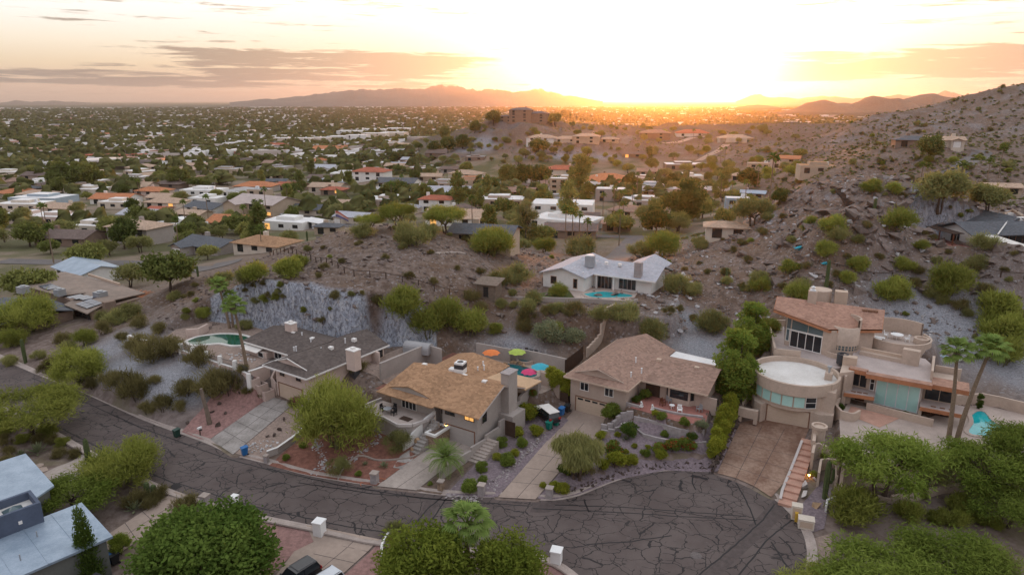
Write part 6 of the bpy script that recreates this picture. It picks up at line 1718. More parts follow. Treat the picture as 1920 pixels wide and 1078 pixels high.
# ------------------------------------------------------------------ things standing about
def parasol(px, py, z0, h, rad, m, label, lean=0.0):
 """canopy centre at a pixel, standing on level z0"""
 x, y = U(px, py, z0 + h - .15)
 r = thing('parasol', label, 'parasol', (x, y, z0), rnd.random(), 'parasols round the pool')
 MB().tube([(0, 0, 0), (0, 0, h + .15)], .035, 6).build('pole', M['metal_grey'], r)
 MB().lathe(0, 0, [(.3, 0), (.3, .1), (.05, .14)], 12).build('base', M['metal_dark'], r)
 n = 8
 for k in range(n):
  a0, a1 = 2 * math.pi * k / n, 2 * math.pi * (k + 1) / n
  e = [(rad * math.cos(a), rad * math.sin(a), h - .55) for a in (a0, a1)]
  m_ = MB().add([(0, 0, h), (.55 * e[0][0], .55 * e[0][1], h - .22), (.55 * e[1][0], .55 * e[1][1], h - .22), e[0], e[1], (*(.94 * (e[0][i] + e[1][i]) / 2 for i in (0, 1)), h - .50)], [(0, 1, 2), (1, 3, 5), (1, 5, 2), (2, 5, 4)])
  m_.build('panel', M[m], r)
 return r
parasol(921, 657, 3.5, 2.6, 1.4, 'cloth_orange', 'orange parasol by the roof edge at the back of the pool yard')
parasol(969.5, 656, 3.5, 2.6, 1.4, 'cloth_lime', 'lime green parasol over the pool yard wall')
parasol(1013, 683, 3.5, 2.6, 1.4, 'cloth_cyan', 'cyan blue parasol right of the hot tub')
parasol(992, 693, 3.5, 2.2, 1.2, 'cloth_pink', 'hot pink parasol leaning over the deep blue pool')
for k, (a, b) in enumerate(((1628 - 1310, 365), (345, 375), (372, 378), (402, 392))):
 x, y = U(*c3(a, b), 3.7)
 patio_chair(x, y, 3.55, F2.yaw + .2, 'metal_dark', ('leftmost', 'second from left', 'third from left', 'rightmost')[k] + ' of the four dark lounge chairs along the pool yard wall', 'dark lounge chairs by the pool wall')
def bin_(px, py, m, label, rz=0.0, z=None, group='wheeled bins'):
 x, y = (U(px, py, z) if z is not None else tuple(G(px, py))[:2])
 zz = float(gz(x, y)) + .06
 r = thing('wheelie_bin', label, 'bin', (x, y, zz), rz, group)
 MB().add([(-.26, -.3, .08), (.26, -.3, .08), (.26, .26, .08), (-.26, .26, .08), (-.33, -.38, 1.02), (.33, -.38, 1.02), (.33, .36, 1.02), (-.33, .36, 1.02)], [(3, 2, 1, 0), (4, 5, 6, 7), (0, 1, 5, 4), (1, 2, 6, 5), (2, 3, 7, 6), (3, 0, 4, 7)]).build('body', M[m], r)
 MB().prism([(-.36, -.42), (.36, -.42), (.36, .42), (-.36, .42)], 1.021, [1.06, 1.06, 1.15, 1.15]).build('lid', M[m], r)
 MB().tube([(-.28, .44, 1.02), (.28, .44, 1.02)], .025, 6).build('handle', M['plastic_black'], r)
 for s in (-1, 1): MB().tube([(s * .24, .3, .11), (s * .32, .3, .11)], .11, 10).build('wheel', M['rubber'], r)
 return r
bin_(*c1(995, 835), 'plastic_green', 'dark green wheeled bin standing on the far side of the street by the kerb', -.6, 0)
bin_(*c1(1375, 935), 'plastic_blue', 'blue wheeled bin leaning on the bare lot beside the pink house driveway', -.9, .1)
bin_(*c2(1765, 795), 'plastic_teal', 'left one of the two teal bins behind the covered car', -.6)
bin_(*c2(1805, 775), 'plastic_teal', 'right one of the two teal bins behind the covered car', -.6)
bin_(*c2(1835, 720), 'plastic_blue', 'bright blue bin between the covered car and the black bin', -.6)
bin_(*c2(1867, 700), 'plastic_black', 'black bin beside the dark gate and the blue bin', -.6)
bin_(*c5(600, 1005), 'plastic_blue', 'blue bin against the olive wall under the cypress', -.7, -.9)
bin_(*c5(645, 1000), 'plastic_black', 'dark round-lidded bin behind the cypress beside the blue bin', -.7, -.9)
x, y = U(*c3(915, 600), 4.0)
def car(x, y, z, rz, paint, label, L=4.7, W=1.85, Ht=1.68, cover_=None, group=None):
 """estate/SUV: body shell, glasshouse, roof, wheels, lamps"""
 r = thing('parked_car', label, 'car', (x, y, z), rz, group)
 if paint not in M: mat(paint, {'car_black': (.012, .013, .017), 'car_silver': (.55, .57, .60), 'car_white': (.62, .63, .62), 'car_tan': (.46, .40, .32), 'car_blue': (.05, .08, .14)}[paint], .25, .05, 1, spec=.7)
 h = Ht
 prof = [(-L / 2, .42), (-L / 2 + .02, .75), (-L / 2 + .1, 1.0), (-L / 2 + 1.1, 1.03), (L / 2 - 1.55, 1.0), (L / 2 - .5, .93), (L / 2 - .08, .80), (L / 2, .55), (L / 2 - .03, .32), (-L / 2 + .05, .32)]
 m = MB(); n = len(prof)
 for s, k in ((-1, 1.0), (1, 1.0)):
  for a, b in prof: m.v.append((a * (.985 if b > .7 else 1), s * (W / 2 - (.05 if b > .9 else 0) - (.1 if abs(a) > L / 2 - .15 else 0)), b))
 m.f.append(tuple(range(n))); m.f.append(tuple(range(n, 2 * n))[::-1])
 for i in range(n): m.f.append((i, n + i, n + (i + 1) % n, (i + 1) % n))
 m.build('body', M[paint], r, smooth=False)
 g = [(-L / 2 + .12, 1.0), (-L / 2 + .42, h - .06), (L / 2 - 2.15, h - .06), (L / 2 - 1.4, 1.0)]
 m = MB()
 for s in (-1, 1):
  for a, b in g: m.v.append((a, s * (W / 2 - .06 - (.16 if b > 1.2 else 0)), b))
 m.f += [(0, 1, 2, 3), (7, 6, 5, 4), (0, 4, 5, 1), (1, 5, 6, 2), (2, 6, 7, 3)]
 m.build('window', M['glass_dark'], r)
 m = MB(); a0, a1 = g[1][0] - .05, g[2][0] + .05
 m.slab([(a0, -W / 2 + .2, h - .03), (a1, -W / 2 + .2, h - .05), (a1, W / 2 - .2, h - .05), (a0, W / 2 - .2, h - .03)], .05)
 m.slab([(a0 + .2, -W / 2 + .35, h), (a1 - .3, -W / 2 + .35, h), (a1 - .3, W / 2 - .35, h), (a0 + .2, W / 2 - .35, h)], .045)
 m.build('roof', M[paint], r)
 for s in (-1, 1):
  MB().tube([(a0 + .15, s * (W / 2 - .26), h + .03), (a1 - .2, s * (W / 2 - .26), h + .03)], .025, 5).build('roof_rail', M['metal_dark'], r)
  for c_ in ((g[0], g[1]), (g[3], g[2]), ((-.55, 1.0), (-.5, h - .06))):
   MB().tube([(c_[0][0], s * (W / 2 - .055), c_[0][1]), (c_[1][0], s * (W / 2 - .215), c_[1][1])], .045, 5).build('pillar', M[paint], r)
  MB().box(-L / 2 - .02, -L / 2 + .16, s * (W / 2 - .22) - .16, s * (W / 2 - .22) + .16, .78, 1.0).build('tail_light', M['car_red'], r)
  MB().box(L / 2 - .22, L / 2 - .02, s * (W / 2 - .35) - .2, s * (W / 2 - .35) + .2, .68, .84).build('headlight', M['trim_white'], r)
  MB().rbox(L / 2 - 1.6, s * (W / 2 + .08), 1.0, 1.14, .14, .2).build('mirror', M[paint], r)
  for a in (-L / 2 + .88, L / 2 - .92):
   w = MB().tube([(a, s * (W / 2 - .2), .34), (a, s * (W / 2 + .01), .34)], .34, 16).build('wheel', M['rubber'], r)
   MB().tube([(a, s * (W / 2 - .1), .34), (a, s * (W / 2 + .025), .34)], .2, 10).build('rim', M['metal_grey'], w)
 return r
mat('car_red', (.35, .012, .01), .3, .1, 2)
x, y = U(566, 1062, .6); car(x - .3, y - 1.2, float(gz(x, y)) + .12, math.radians(-128), 'car_black', 'black estate car parked on the near driveway beside the ficus', 4.7)
x, y = U(606, 1076, .6); car(x + .1, y - 1.5, float(gz(x, y)) + .12, math.radians(-128), 'car_silver', 'pale silver car parked next to the black one at the bottom edge', 4.6)
x, y = U(*c2(1750, 705), 2.2); car(x, y, float(gz(x, y)) + .1, math.radians(118), 'car_black', 'dark car with a tan cover on its roof behind the bush bed', 4.5)
_k = bpy.data.objects[[o.name for o in bpy.data.objects if o.get('label', '').startswith('dark car with a tan')][0]]
MB().slab([(-2.1, -.75, 1.75), (.75, -.75, 1.75), (.75, .75, 1.75), (-2.1, .75, 1.75)], .06).slab([(.9, -.75, 1.10), (2.2, -.7, 1.02), (2.2, .7, 1.02), (.9, .75, 1.10)], .03).build('dust_cover', M['canvas'], _k)
x, y = U(*c2(1030, 330), 6.0)
tr = thing('travel_trailer', 'white round-roofed trailer parked at the foot of the quarried rock', 'trailer', (x, y, float(gz(x, y)) + .05), -.35)
_m = MB(); _n = 9
for i_, xx in enumerate((-2.6, 2.6)):
 for k in range(_n):
  a = math.pi * k / (_n - 1); _m.v.append((xx, -1.15 * math.cos(a), 1.5 + .95 * math.sin(a)))
 _m.v += [(xx, 1.15, .5), (xx, -1.15, .5)]
_q = _n + 2
_m.f += [tuple(range(_q))[::-1], tuple(range(_q, 2 * _q))] + [(k, (k + 1) % _q, _q + (k + 1) % _q, _q + k) for k in range(_q)]
_m.build('shell', M['roof_flat_grey'], tr)
for xx in (-1.6, 0, 1.6): MB().tube([(xx, -1.16, 1.45), (xx, -.8, 2.2), (xx, 0, 2.47), (xx, .8, 2.2), (xx, 1.16, 1.45)], .03, 4).build('rib', M['metal_grey'], tr)
tr.scale = (.82, .82, .82)
MB().box(-2.62, -2.6, -.8, .8, .6, 1.9).build('end_door', M['wood_dark'], tr)
for s in (-1, 1): MB().tube([(.2, s * .95, .3), (.2, s * 1.17, .3)], .32, 12).build('wheel', M['rubber'], tr)
def mailbox(px, py, m, cap, w, h, label):
 x, y = G(px, py)[:2]
 r = thing('mailbox_pillar', label, 'mailbox', (x, y, float(gz(x, y)) - .1), -.3, 'mailbox pillars along the kerb')
 MB().rbox(0, 0, 0, h, w, w).build('pillar', M[m], r)
 MB().rbox(0, 0, h + .002, h + .14, w + .14, w + .14).build('cap', M[cap], r)
 MB().rbox(0, w / 2 + .012, h - .6, h - .3, .42, .03).build('door', M['metal_dark'], r)
 return r
mailbox(600, 1003, 'white_paint', 'white_paint', .95, 1.55, 'white painted mailbox pillar between the pink gravel and the near driveway')
mailbox(1043, 1057, 'white_paint', 'white_paint', .95, 1.45, 'white mailbox pillar on the kerb of the turning circle')
mailbox(441, 948, 'white_paint', 'white_paint', .6, 1.2, 'small white mailbox half hidden behind the big ficus')
mailbox(386, 950, 'block_grey', 'concrete', .75, 1.35, 'grey block mailbox pillar with pale cap left of the ficus')
mailbox(703, 907, 'block_grey', 'concrete', .75, 1.35, 'grey block mailbox pillar by the red gravel beside the tan house driveway')
mailbox(903, 928, 'block_grey', 'concrete', .7, 1.3, 'grey block pillar left of the long straight driveway')
mailbox(1030, 934, 'block_grey', 'concrete', .7, 1.3, 'grey block pillar right of the long straight driveway')
mailbox(827, 920, 'stone_veneer', 'concrete', .6, 1.2, 'stone-faced pillar ending the stepped boundary wall')
mailbox(500, 868, 'block_grey', 'concrete', .45, 1.0, 'small grey post at the street end of the curving wall')
x, y = G(376, 818)[:2]
mb_ = thing('mailbox', 'small black and white mailbox on a post by the pink gravel', 'mailbox', (x, y, float(gz(x, y))), -.5)
MB().box(-.05, .05, -.05, .05, 0, 1.0).build('post', M['wood_dark'], mb_); MB().box(-.12, .12, -.3, .3, 1.0, 1.22).build('box', M['white_paint'], mb_); MB().box(-.4, .4, -.1, .1, .85, .98).build('crossbar', M['plastic_black'], mb_)
for px, py, sx, sy, h, m, lab in ((*c8(636, 755), 1.0, .8, 1.55, 'stucco_cream', 'tall cream utility cabinet on the kerb at the foot of the long steps'), (*c8(690, 805), 1.5, 1.0, 1.0, 'stucco_cream', 'low cream utility box on the verge right of the tall cabinet'),
                                  (*c8(636, 772), .28, .28, .95, 'yellow_paint', 'yellow marker post standing in front of the tall cream cabinet')):
 x, y = U(px, py, .1)
 r = thing('utility_cabinet', lab, 'utility box', (x, y, .05), -.35)
 MB().rbox(0, 0, 0, h, sx, sy).build('cabinet', M[m], r); MB().rbox(0, 0, h + .002, h + .06, sx + .06, sy + .06).build('lid', M[m], r)
 if sx > .5: MB().rbox(0, -sy / 2 - .008, .2, h - .15, sx * .8, .014).build('door', M['trim_tan'], r)
def boulder(px, py, s, m, label, fl=.75, grp=None):
 p = G(px, py)
 o = stone(None, p.x, p.y, p.z + s * fl * .45, s, 'boulder', fl, rnd.choice(_st[:8]))
 o.data = o.data.copy(); o.data.materials[0] = M[m]
 for poly in o.data.polygons: poly.use_smooth = False
 return tag(o, label, 'boulder', grp)
boulder(*c8(752, 705), .75, 'rock_gold', 'golden boulder on the gravel verge right of the tall cream cabinet')
boulder(*c8(685, 640), .62, 'rock_pale', 'flat pale boulder in the verge gravel, lower of two')
boulder(*c8(678, 590), .60, 'rock_pale', 'upright pale boulder in the verge gravel, upper of two')
boulder(*c8(740, 548), .3, 'rock_pale', 'small pale stone beside the garden spotlight')
boulder(*c6(1030, 350), .75, 'rock_gold', 'large tan boulder at the foot of the stone path')
boulder(*c6(995, 375), .55, 'rock_gold', 'golden standing boulder left of the stone path foot')
boulder(*c6(990, 320), .9, 'rock_dark', 'broad brown boulder above the red gravel by the stone path')
boulder(*c6(1350, 375), .5, 'rock_gold', 'brown boulder at the bottom of the side steps')
boulder(*c6(1375, 360), .45, 'rock_gold', 'smaller brown boulder against the stepped wall foot')
for k, (a, b, c_) in enumerate(((1230, 660, 'dark boulder below the creosote clump on the pink gravel'), (1265, 712, 'dark boulder alone in the middle of the pink gravel'), (1225, 782, 'dark boulder near the mailbox on the pink gravel'), (1187, 702, 'small dark rock at the foot of the bare palm trunk'),
        (1345, 597, 'dark rock under the bushes beside the stepped planters'), (1052, 757, 'dark rock at the street end of the pink gravel'), (1597, 740, 'upright dark rock on the bare lot near the driveway'), (1570, 803, 'dark rock in the middle of the bare lot'), (1540, 832, 'flat dark rock on the bare lot'), (1503, 835, 'reddish dark rock beside the white rubble heap'))):
 boulder(*c1(a, b), rnd.uniform(.32, .45), 'rock_dark', c_)
sl = thing('garden_spotlight', 'small lit garden spotlight on the mauve verge gravel', 'lamp', (*U(*c8(708, 530), .9), float(gz(*U(*c8(708, 530), .9)))))
MB().tube([(0, 0, 0), (0, 0, .25)], .03, 6).build('stake', M['metal_dark'], sl); MB().lathe(0, 0, [(.05, .25), (.14, .42), (.01, .43)], 10).build('lamp_head', M['lamp_glow'], sl)
x, y = G(*c1(1178, 768))[:2]
thing_mb(MB().tube([(x, y, float(gz(x, y)) - .1), (x - .15, y, 2.2), (x - .5, y + .1, 4.2), (x - .6, y + .1, 5.6)], [.36, .28, .24, .2], 9), 'palm_stump', 'wood_grey', 'bare leaning palm trunk without a crown on the pink gravel', 'dead palm')
wall_run([U(*c1(1500, 950), .1), U(*c1(1560, 930), .3), U(*c1(1650, 860), .7), U(*c1(1740, 780), 1.1), U(*c2(470, 735), 1.5)], .8, .22, 'stucco_grey', 'curving grey wall between the bare lot and the red gravel garden', cap='stucco_white', step=1.2)
def edging(pts, label, h=.22, w=.16, m='concrete'):
 P = resample(spline(pts, 6), .4)
 return thing_mb(ribbon(P, [(-w / 2, -.2), (-w / 2, h), (w / 2, h), (w / 2, -.2)]), 'garden_edging', m, label, 'edging')
edging([U(*c6(580, 540), .1), U(*c6(610, 480), .3), U(*c6(680, 425), .4), U(*c6(730, 418), .5), U(*c6(810, 440), .5), U(*c6(950, 430), .5), U(*c6(1045, 392), .6), U(*c6(1065, 370), .6)], 'wavy pale concrete edging crossing the red gravel garden')
edging([U(*c6(1235, 480), .4), U(*c6(1240, 440), .5), U(*c6(1275, 410), .5), U(*c6(1300, 395), .5)], 'curled pale edging round the palm bed', .2)
edging([U(*c6(845, 1060), -.4), U(*c6(825, 960), -.2), U(*c6(845, 900), -.1), U(*c6(880, 850), 0)], 'white curving garden wall beside the golden grasses', .7, .22, 'stucco_white')
edging([U(*c5(1020, 775), .1), U(*c5(1080, 730), .2)], 'pale strip of edging at the street end of the pink gravel', .15)
x, y = U(*c6(790, 560), .15)
thing_mb(MB().tube([(x + 1.7 * math.cos(a / 10), y + .9 * math.sin(a / 10), float(gz(x + 1.7 * math.cos(a / 10), y + .9 * math.sin(a / 10))) + .07) for a in range(-4, 37)], .018, 5), 'garden_hose', 'cloth_orange', 'orange hose looped on the ground round the grey mailbox pillar', 'hose')
# ---- things on the hills
p = G(*m2(1430, 760))
sh = thing('shed', 'small weathered dark hut with a flat roof on the slope left of the white house', 'shed', (p.x, p.y, p.z), -.35)
for a in ((-1.7, 1.7, -1.5, -1.35), (-1.7, 1.7, 1.35, 1.5), (-1.7, -1.55, -1.35, 1.35), (1.55, 1.7, -1.35, 1.35)): MB().box(*a, -.8, 2.2).build('wall', M['wood_grey'], sh)
MB().slab([(-2.2, -2.0, 2.3), (2.2, -2.0, 2.3), (2.2, 2.0, 2.75), (-2.2, 2.0, 2.75)], .12).build('roof', M['wood_grey'], sh)
MB().box(-.5, .4, -1.52, -1.501, 0, 1.8).build('door', M['plastic_black'], sh)
p = G(*m2(572, 400))
fl = thing('flagpole', 'short pole on the hilltop flying a faded red and blue striped flag', 'flag', (p.x, p.y, p.z))
MB().tube([(0, 0, -.5), (0, 0, 7.4)], .05, 6).build('pole', M['metal_white'], fl)
_m = [MB() for _ in range(3)]
fc = lambda s, t: (4.4 * s, .35 * math.sin(s * 7 + t), 7.3 - 1.0 * s - s * s * 1.6 - t * 2.2 * (1 - .35 * s))
for k, (mm, t0, t1) in enumerate((('cloth_flag_red', 0, .34), ('cloth_flag_white', .34, .6), ('cloth_flag_blue', .6, 1))):
 if mm not in M: mat(mm, {'cloth_flag_red': (.48, .13, .09), 'cloth_flag_white': (.55, .42, .38), 'cloth_flag_blue': (.12, .11, .24)}[mm], .9, .15, 2)
 for i in range(8):
  q = len(_m[k].v); _m[k].v += [fc(i / 8, t0), fc((i + 1) / 8, t0), fc((i + 1) / 8, t1), fc(i / 8, t1)]; _m[k].f.append((q, q + 1, q + 2, q + 3))
 _m[k].build('flag_stripe', M[mm], fl)
hs = thing('hillside_stairs', 'brown timber steps climbing to the top of the rocky hill', 'stairs', tuple(G(*m4(935, 275))))
_o = hs.location
_q = [G(*m4(935 - 15 * t + (-75 * t * t + 8), 275 - 120 * t)) for t in np.linspace(0, 1, 19)]
for a in _q:
 MB().rbox(a.x - _o[0], a.y - _o[1], a.z - _o[2] - .25, a.z - _o[2] + .22, 2.0, .34, .1).build('step', M['wood_dark'], hs)
for px, py, lab in ((*m4(648, 515), 'sky blue plastic sheet caught on the rocky slope, the larger piece'), (*m4(792, 598), 'small sky blue plastic scrap lying lower on the rocky slope')):
 p = G(px, py); big = 'larger' in lab
 s = 1.15 if big else .75
 v = [(s * math.cos(a) * rnd.uniform(.7, 1), .5 * s * math.sin(a), .25 + .7 * s * abs(math.sin(a * 1.5))) for a in np.linspace(0, 6.28, 9)[:-1]]
 o = MB().add(v + [(0, 0, .25)], [(i, (i + 1) % 8, 8) for i in range(8)]).build('plastic_sheet', M['cloth_cyan'], None, loc=tuple(p))
 tag(o, lab, 'tarpaulin')
thing_mb(ribbon(resample([G(*m2(1135, 527))[:2], G(*m2(1215, 520))[:2], G(*m2(1300, 530))[:2]], .8), [(-.5, -.1), (-.5, .12), (.5, .12), (.5, -.1)]), 'concrete_slab', 'concrete', 'pale narrow concrete slab lying across the top of the left hill', 'slab')
def rail_fence(pts, label, h=1.0):
 P = [G(*q) for q in pts]
 R_ = resample([q[:2] for q in P], 2.6)
 o = thing('rail_fence', label, 'fence', tuple(P[0]))
 L = [(x - P[0].x, y - P[0].y, float(gz(x, y)) - P[0].z) for x, y in R_]
 for a, b, c_ in L: MB().rbox(a, b, c_ - .3, c_ + h, .14, .14).build('post', M['wood_dark'], o)
 for i in range(len(L) - 1):
  MB().tube([(L[i][0], L[i][1], L[i][2] + h - .1), (L[i + 1][0], L[i + 1][1], L[i + 1][2] + h - .1)], .06, 4).build('rail', M['wood_dark'], o)
rail_fence([m4(1655, 635), m4(1770, 660), m4(1916, 672)], 'dark wooden rail fence on the slope below the white-ended house')
rail_fence([m2(200, 540), m2(420, 560), m2(640, 655), m2(860, 670), m2(1050, 720), m2(1290, 770)], 'long dark wire-and-post fence line crossing the left hill', 1.1)
rail_fence([m4(660, 590), m4(1000, 640), m4(1380, 700)], 'low dark pipe line on posts crossing the slope above the modern house', .5)
pf = thing('plank_fence', 'tall dark plank fence between the parasol pool yard and the slope', 'fence', (*U(*c3(555, 440), 4.4), 3.6))
_o = pf.location
_P = resample([U(*c3(535, 460), 4.2), U(*c3(600, 380), 5.0), U(*c3(640, 330), 5.4)], .32)
for i in range(len(_P) - 1):
 zb = float(gz(*_P[i]))
 m = MB(); obox(m, (_P[i][0] - _o[0], _P[i][1] - _o[1]), (_P[i + 1][0] - _o[0], _P[i + 1][1] - _o[1]), .015, .3, zb - _o[2] - .2, zb - _o[2] + 2.2 + .1 * rnd.random(), 0, .04); m.build('plank', M['wood_dark'], pf)
# ------------------------------------------------------------------ plants
leafmat('leaf_palo', (0.190, 0.217, 0.041), (0.330, 0.338, 0.081), .4)
leafmat('leaf_palo_grey', (0.198, 0.203, 0.074), (0.314, 0.300, 0.115), .4)
leafmat('leaf_green', (.120, .170, .028), (.235, .285, .060), .4)
leafmat('leaf_dark', (.055, .098, .018), (.135, .185, .040), .35)
leafmat('leaf_creosote', (.135, .115, .045), (.215, .185, .075), .3)
leafmat('leaf_sage', (0.173, 0.195, 0.108), (0.272, 0.285, 0.162), .3)
leafmat('leaf_lime', (0.198, 0.225, 0.027), (0.330, 0.323, 0.047), .35)
leafmat('leaf_ash', (.150, .200, .030), (.280, .320, .055), .4)
leafmat('leaf_gold', (.26, .19, .07), (.36, .27, .11), .35)
leafmat('leaf_palm', (0.099, 0.143, 0.034), (0.214, 0.247, 0.068), .3)
leafmat('leaf_palm_bright', (.170, .250, .060), (.330, .400, .130), .4)
leafmat('leaf_valley', (0.116, 0.152, 0.039), (0.244, 0.262, 0.079), .25, (0.281, 0.262, 0.085))
leafmat('leaf_valley_dark', (0.073, 0.100, 0.029), (0.159, 0.189, 0.055), .25, (0.183, 0.183, 0.055))
leafmat('petal_red', (.30, .03, .02), (.45, .06, .04), .3)
leafmat('petal_pink', (.40, .03, .16), (.55, .08, .26), .3)
mat('bark', (.085, .06, .045), .95, .35, 4, .4)
mat('bark_green', (.12, .115, .05), .9, .3, 4)
mat('bark_palm', (.20, .145, .10), .95, .3, 6, .5)
mat('cactus', (.065, .085, .03), .85, .3, 6, .5)
PR = np.random.default_rng(23)
def unit(n):
 d = PR.normal(size=(n, 3)); return d / np.linalg.norm(d, axis=1)[:, None]
def leaves(name, blobs, n, L, Wd, m, up=.3, droop=0.0, shell=.28, wild=.8, extra=None):
 """leaf blades spread through a set of blobs (x, y, z, rx, ry, rz); each blob has its own tint"""
 B = np.asarray(blobs, float)
 w = B[:, 3] * B[:, 4]; w = w / w.sum()
 k = PR.choice(len(B), n, p=w)
 d = unit(n)
 rho = np.clip(1 + PR.normal(-shell * .5, shell, n), .05, 1.55)
 P = B[k, :3] + d * B[k, 3:] * rho[:, None]
 t = d * .55 + np.array([0, 0, up - droop]) + unit(n) * wild
 t /= np.linalg.norm(t, axis=1)[:, None]
 s = np.cross(t, unit(n)); s /= np.linalg.norm(s, axis=1)[:, None] + 1e-9
 l = L * PR.uniform(.6, 1.35, n)[:, None]; q = Wd * PR.uniform(.6, 1.3, n)[:, None]
 V = np.stack([P - t * l * .5, P + s * q * .5 , P + t * l * .5, P - s * q * .5], 1).reshape(-1, 3)
 F_ = np.arange(4 * n).reshape(-1, 4)
 tint = PR.random(len(B))
 me = np_mesh(name, V, F_, M[m])
 a = me.attributes.new('clump', 'FLOAT', 'POINT')
 a.data.foreach_set('value', np.repeat(tint[k], 4).astype(np.float32))
 return me
def branches(name, tips, base_r, m, stems=1, spread=.3, fork=.45):
 mb = MB()
 S = [(spread * math.cos(6.28 * i / stems), spread * math.sin(6.28 * i / stems)) if stems > 1 else (0, 0) for i in range(stems)]
 tips = [Vector(t) for t in tips]
 for i in range(stems):
  mine = [t for j, t in enumerate(tips) if j % stems == i]
  if not mine: continue
  c = sum(mine, Vector()) / len(mine)
  f = Vector((S[i][0] * 1.6 + c.x * .35, S[i][1] * 1.6 + c.y * .35, c.z * fork))
  mb.tube([(S[i][0] * .5, S[i][1] * .5, -.4), (S[i][0], S[i][1], .25), f * .55 + Vector((S[i][0], S[i][1], 0)) * .4, f], [base_r * 1.25, base_r, base_r * .8, base_r * .62], 7)
  for t in mine:
   mid = f.lerp(t, .5) + Vector((rnd.uniform(-.2, .2), rnd.uniform(-.2, .2), rnd.uniform(0, .25)))
   mb.tube([f, mid, t], [base_r * .5, base_r * .3, base_r * .1], 5)
 me = bpy.data.meshes.new(name); me.from_pydata(mb.v, [], mb.f); me.materials.append(M[m]); me.update()
 return me
def blobset(n, rx, ry, rz, cz, r0, r1, low=-.5):
 B = []
 while len(B) < n:
  d = unit(1)[0]
  if d[2] < low: continue
  k = PR.uniform(.45, 1.0) ** .6
  r = PR.uniform(r0, r1)
  B.append((d[0] * (rx - r * .7) * k, d[1] * (ry - r * .7) * k, cz + d[2] * (rz - r * .55) * k, r, r, r * PR.uniform(.65, .9)))
 return B
KIND = {}     # name: list of (stem mesh, crown mesh, crown width, height)
def kind(nm, n, fn):
 KIND[nm] = [fn(i) for i in range(n)]
def mk(nm, nb, rx, rz, cz, r0, r1, nl, L, Wd, lm, bm, br=.12, stems=1, low=-.45, **kw):
 def f(i):
  q = PR.uniform(.85, 1.15)
  B = blobset(nb, rx, rx * q, rz, cz, r0, r1, low)
  return (branches(nm + '_stem', [b[:3] for b in B[:14]], br, bm, stems), leaves(nm + '_crown', B, nl, L, Wd, lm, **kw), 2 * rx * .98, cz + rz)
 return f
kind('palo', 3, mk('palo', 26, 2.7, 1.75, 1.85, .5, 1.15, 13000, .46, .052, 'leaf_palo', 'bark_green', .12, 4, -.75, up=.5, wild=.75, shell=.4))
kind('palo_grey', 2, mk('palo_grey', 18, 2.6, 1.7, 1.9, .5, 1.05, 7500, .44, .05, 'leaf_palo_grey', 'bark_green', .10, 4, -.6, up=.45, wild=.8, shell=.42))
kind('umbrella', 2, mk('umbrella', 26, 3.6, 1.1, 3.2, .6, 1.1, 14000, .42, .06, 'leaf_palo', 'bark', .17, 3, -.35, up=.35, shell=.38))
kind('mesquite', 3, mk('mesquite', 30, 3.4, 1.65, 3.4, .6, 1.25, 12500, .40, .075, 'leaf_green', 'bark', .17, 2, -.5, droop=.3, up=.1, shell=.36))
kind('ficus', 2, mk('ficus', 60, 3.2, 2.7, 3.0, .65, 1.15, 26000, .24, .15, 'leaf_dark', 'bark', .2, 1, -.6, shell=.2))
kind('green_tree', 2, mk('green_tree', 34, 2.7, 2.2, 2.8, .5, 1.0, 11000, .30, .11, 'leaf_ash', 'bark', .15, 2, -.6, shell=.34))
kind('weeping', 1, mk('weeping', 16, 2.3, 1.1, 2.5, .5, .8, 8000, .55, .045, 'leaf_palo_grey', 'bark', .12, 3, -.4, droop=1.2, up=.0, wild=.4))
kind('creosote', 4, mk('creosote', 12, 1.25, .85, .62, .3, .6, 2300, .42, .035, 'leaf_creosote', 'bark', .03, 6, -.5, up=.8, wild=.65, shell=.45))
kind('olive_bush', 3, mk('olive_bush', 14, 1.3, .95, .72, .35, .65, 3600, .40, .045, 'leaf_palo_grey', 'bark_green', .04, 5, -.5, up=.6, wild=.65, shell=.42))
kind('green_bush', 2, mk('green_bush', 16, 1.3, 1.0, .75, .35, .65, 4600, .38, .05, 'leaf_palo', 'bark_green', .04, 5, -.55, up=.55, wild=.65, shell=.4))
kind('shrub', 2, mk('shrub', 16, 1.0, .80, .72, .32, .5, 3600, .16, .10, 'leaf_green', 'bark', .04, 3, -.6, shell=.2))
kind('shrub_lime', 2, mk('shrub_lime', 16, 1.0, .78, .70, .32, .5, 3400, .16, .09, 'leaf_lime', 'bark', .04, 3, -.6, shell=.22))
kind('shrub_dark', 1, mk('shrub_dark', 16, 1.0, .85, .75, .32, .5, 3600, .15, .10, 'leaf_dark', 'bark', .04, 3, -.6, shell=.2))
kind('shrub_sage', 1, mk('shrub_sage', 14, 1.0, .7, .6, .3, .5, 2800, .16, .07, 'leaf_sage', 'bark', .04, 3, -.6))
kind('grass_tuft', 1, mk('grass_tuft', 5, .7, .55, .45, .3, .45, 1500, .55, .03, 'leaf_gold', 'bark', .02, 3, -.2, up=1.3, wild=.5))
kind('column', 2, mk('column', 36, 1.6, 4.2, 4.3, .5, .85, 15000, .24, .13, 'leaf_dark', 'bark', .16, 1, -.9, shell=.2, up=.6))
kind('juniper', 2, mk('juniper', 46, 1.9, 4.0, 3.7, .5, .85, 17000, .26, .13, 'leaf_green', 'bark', .16, 1, -.85, shell=.2, up=.6))
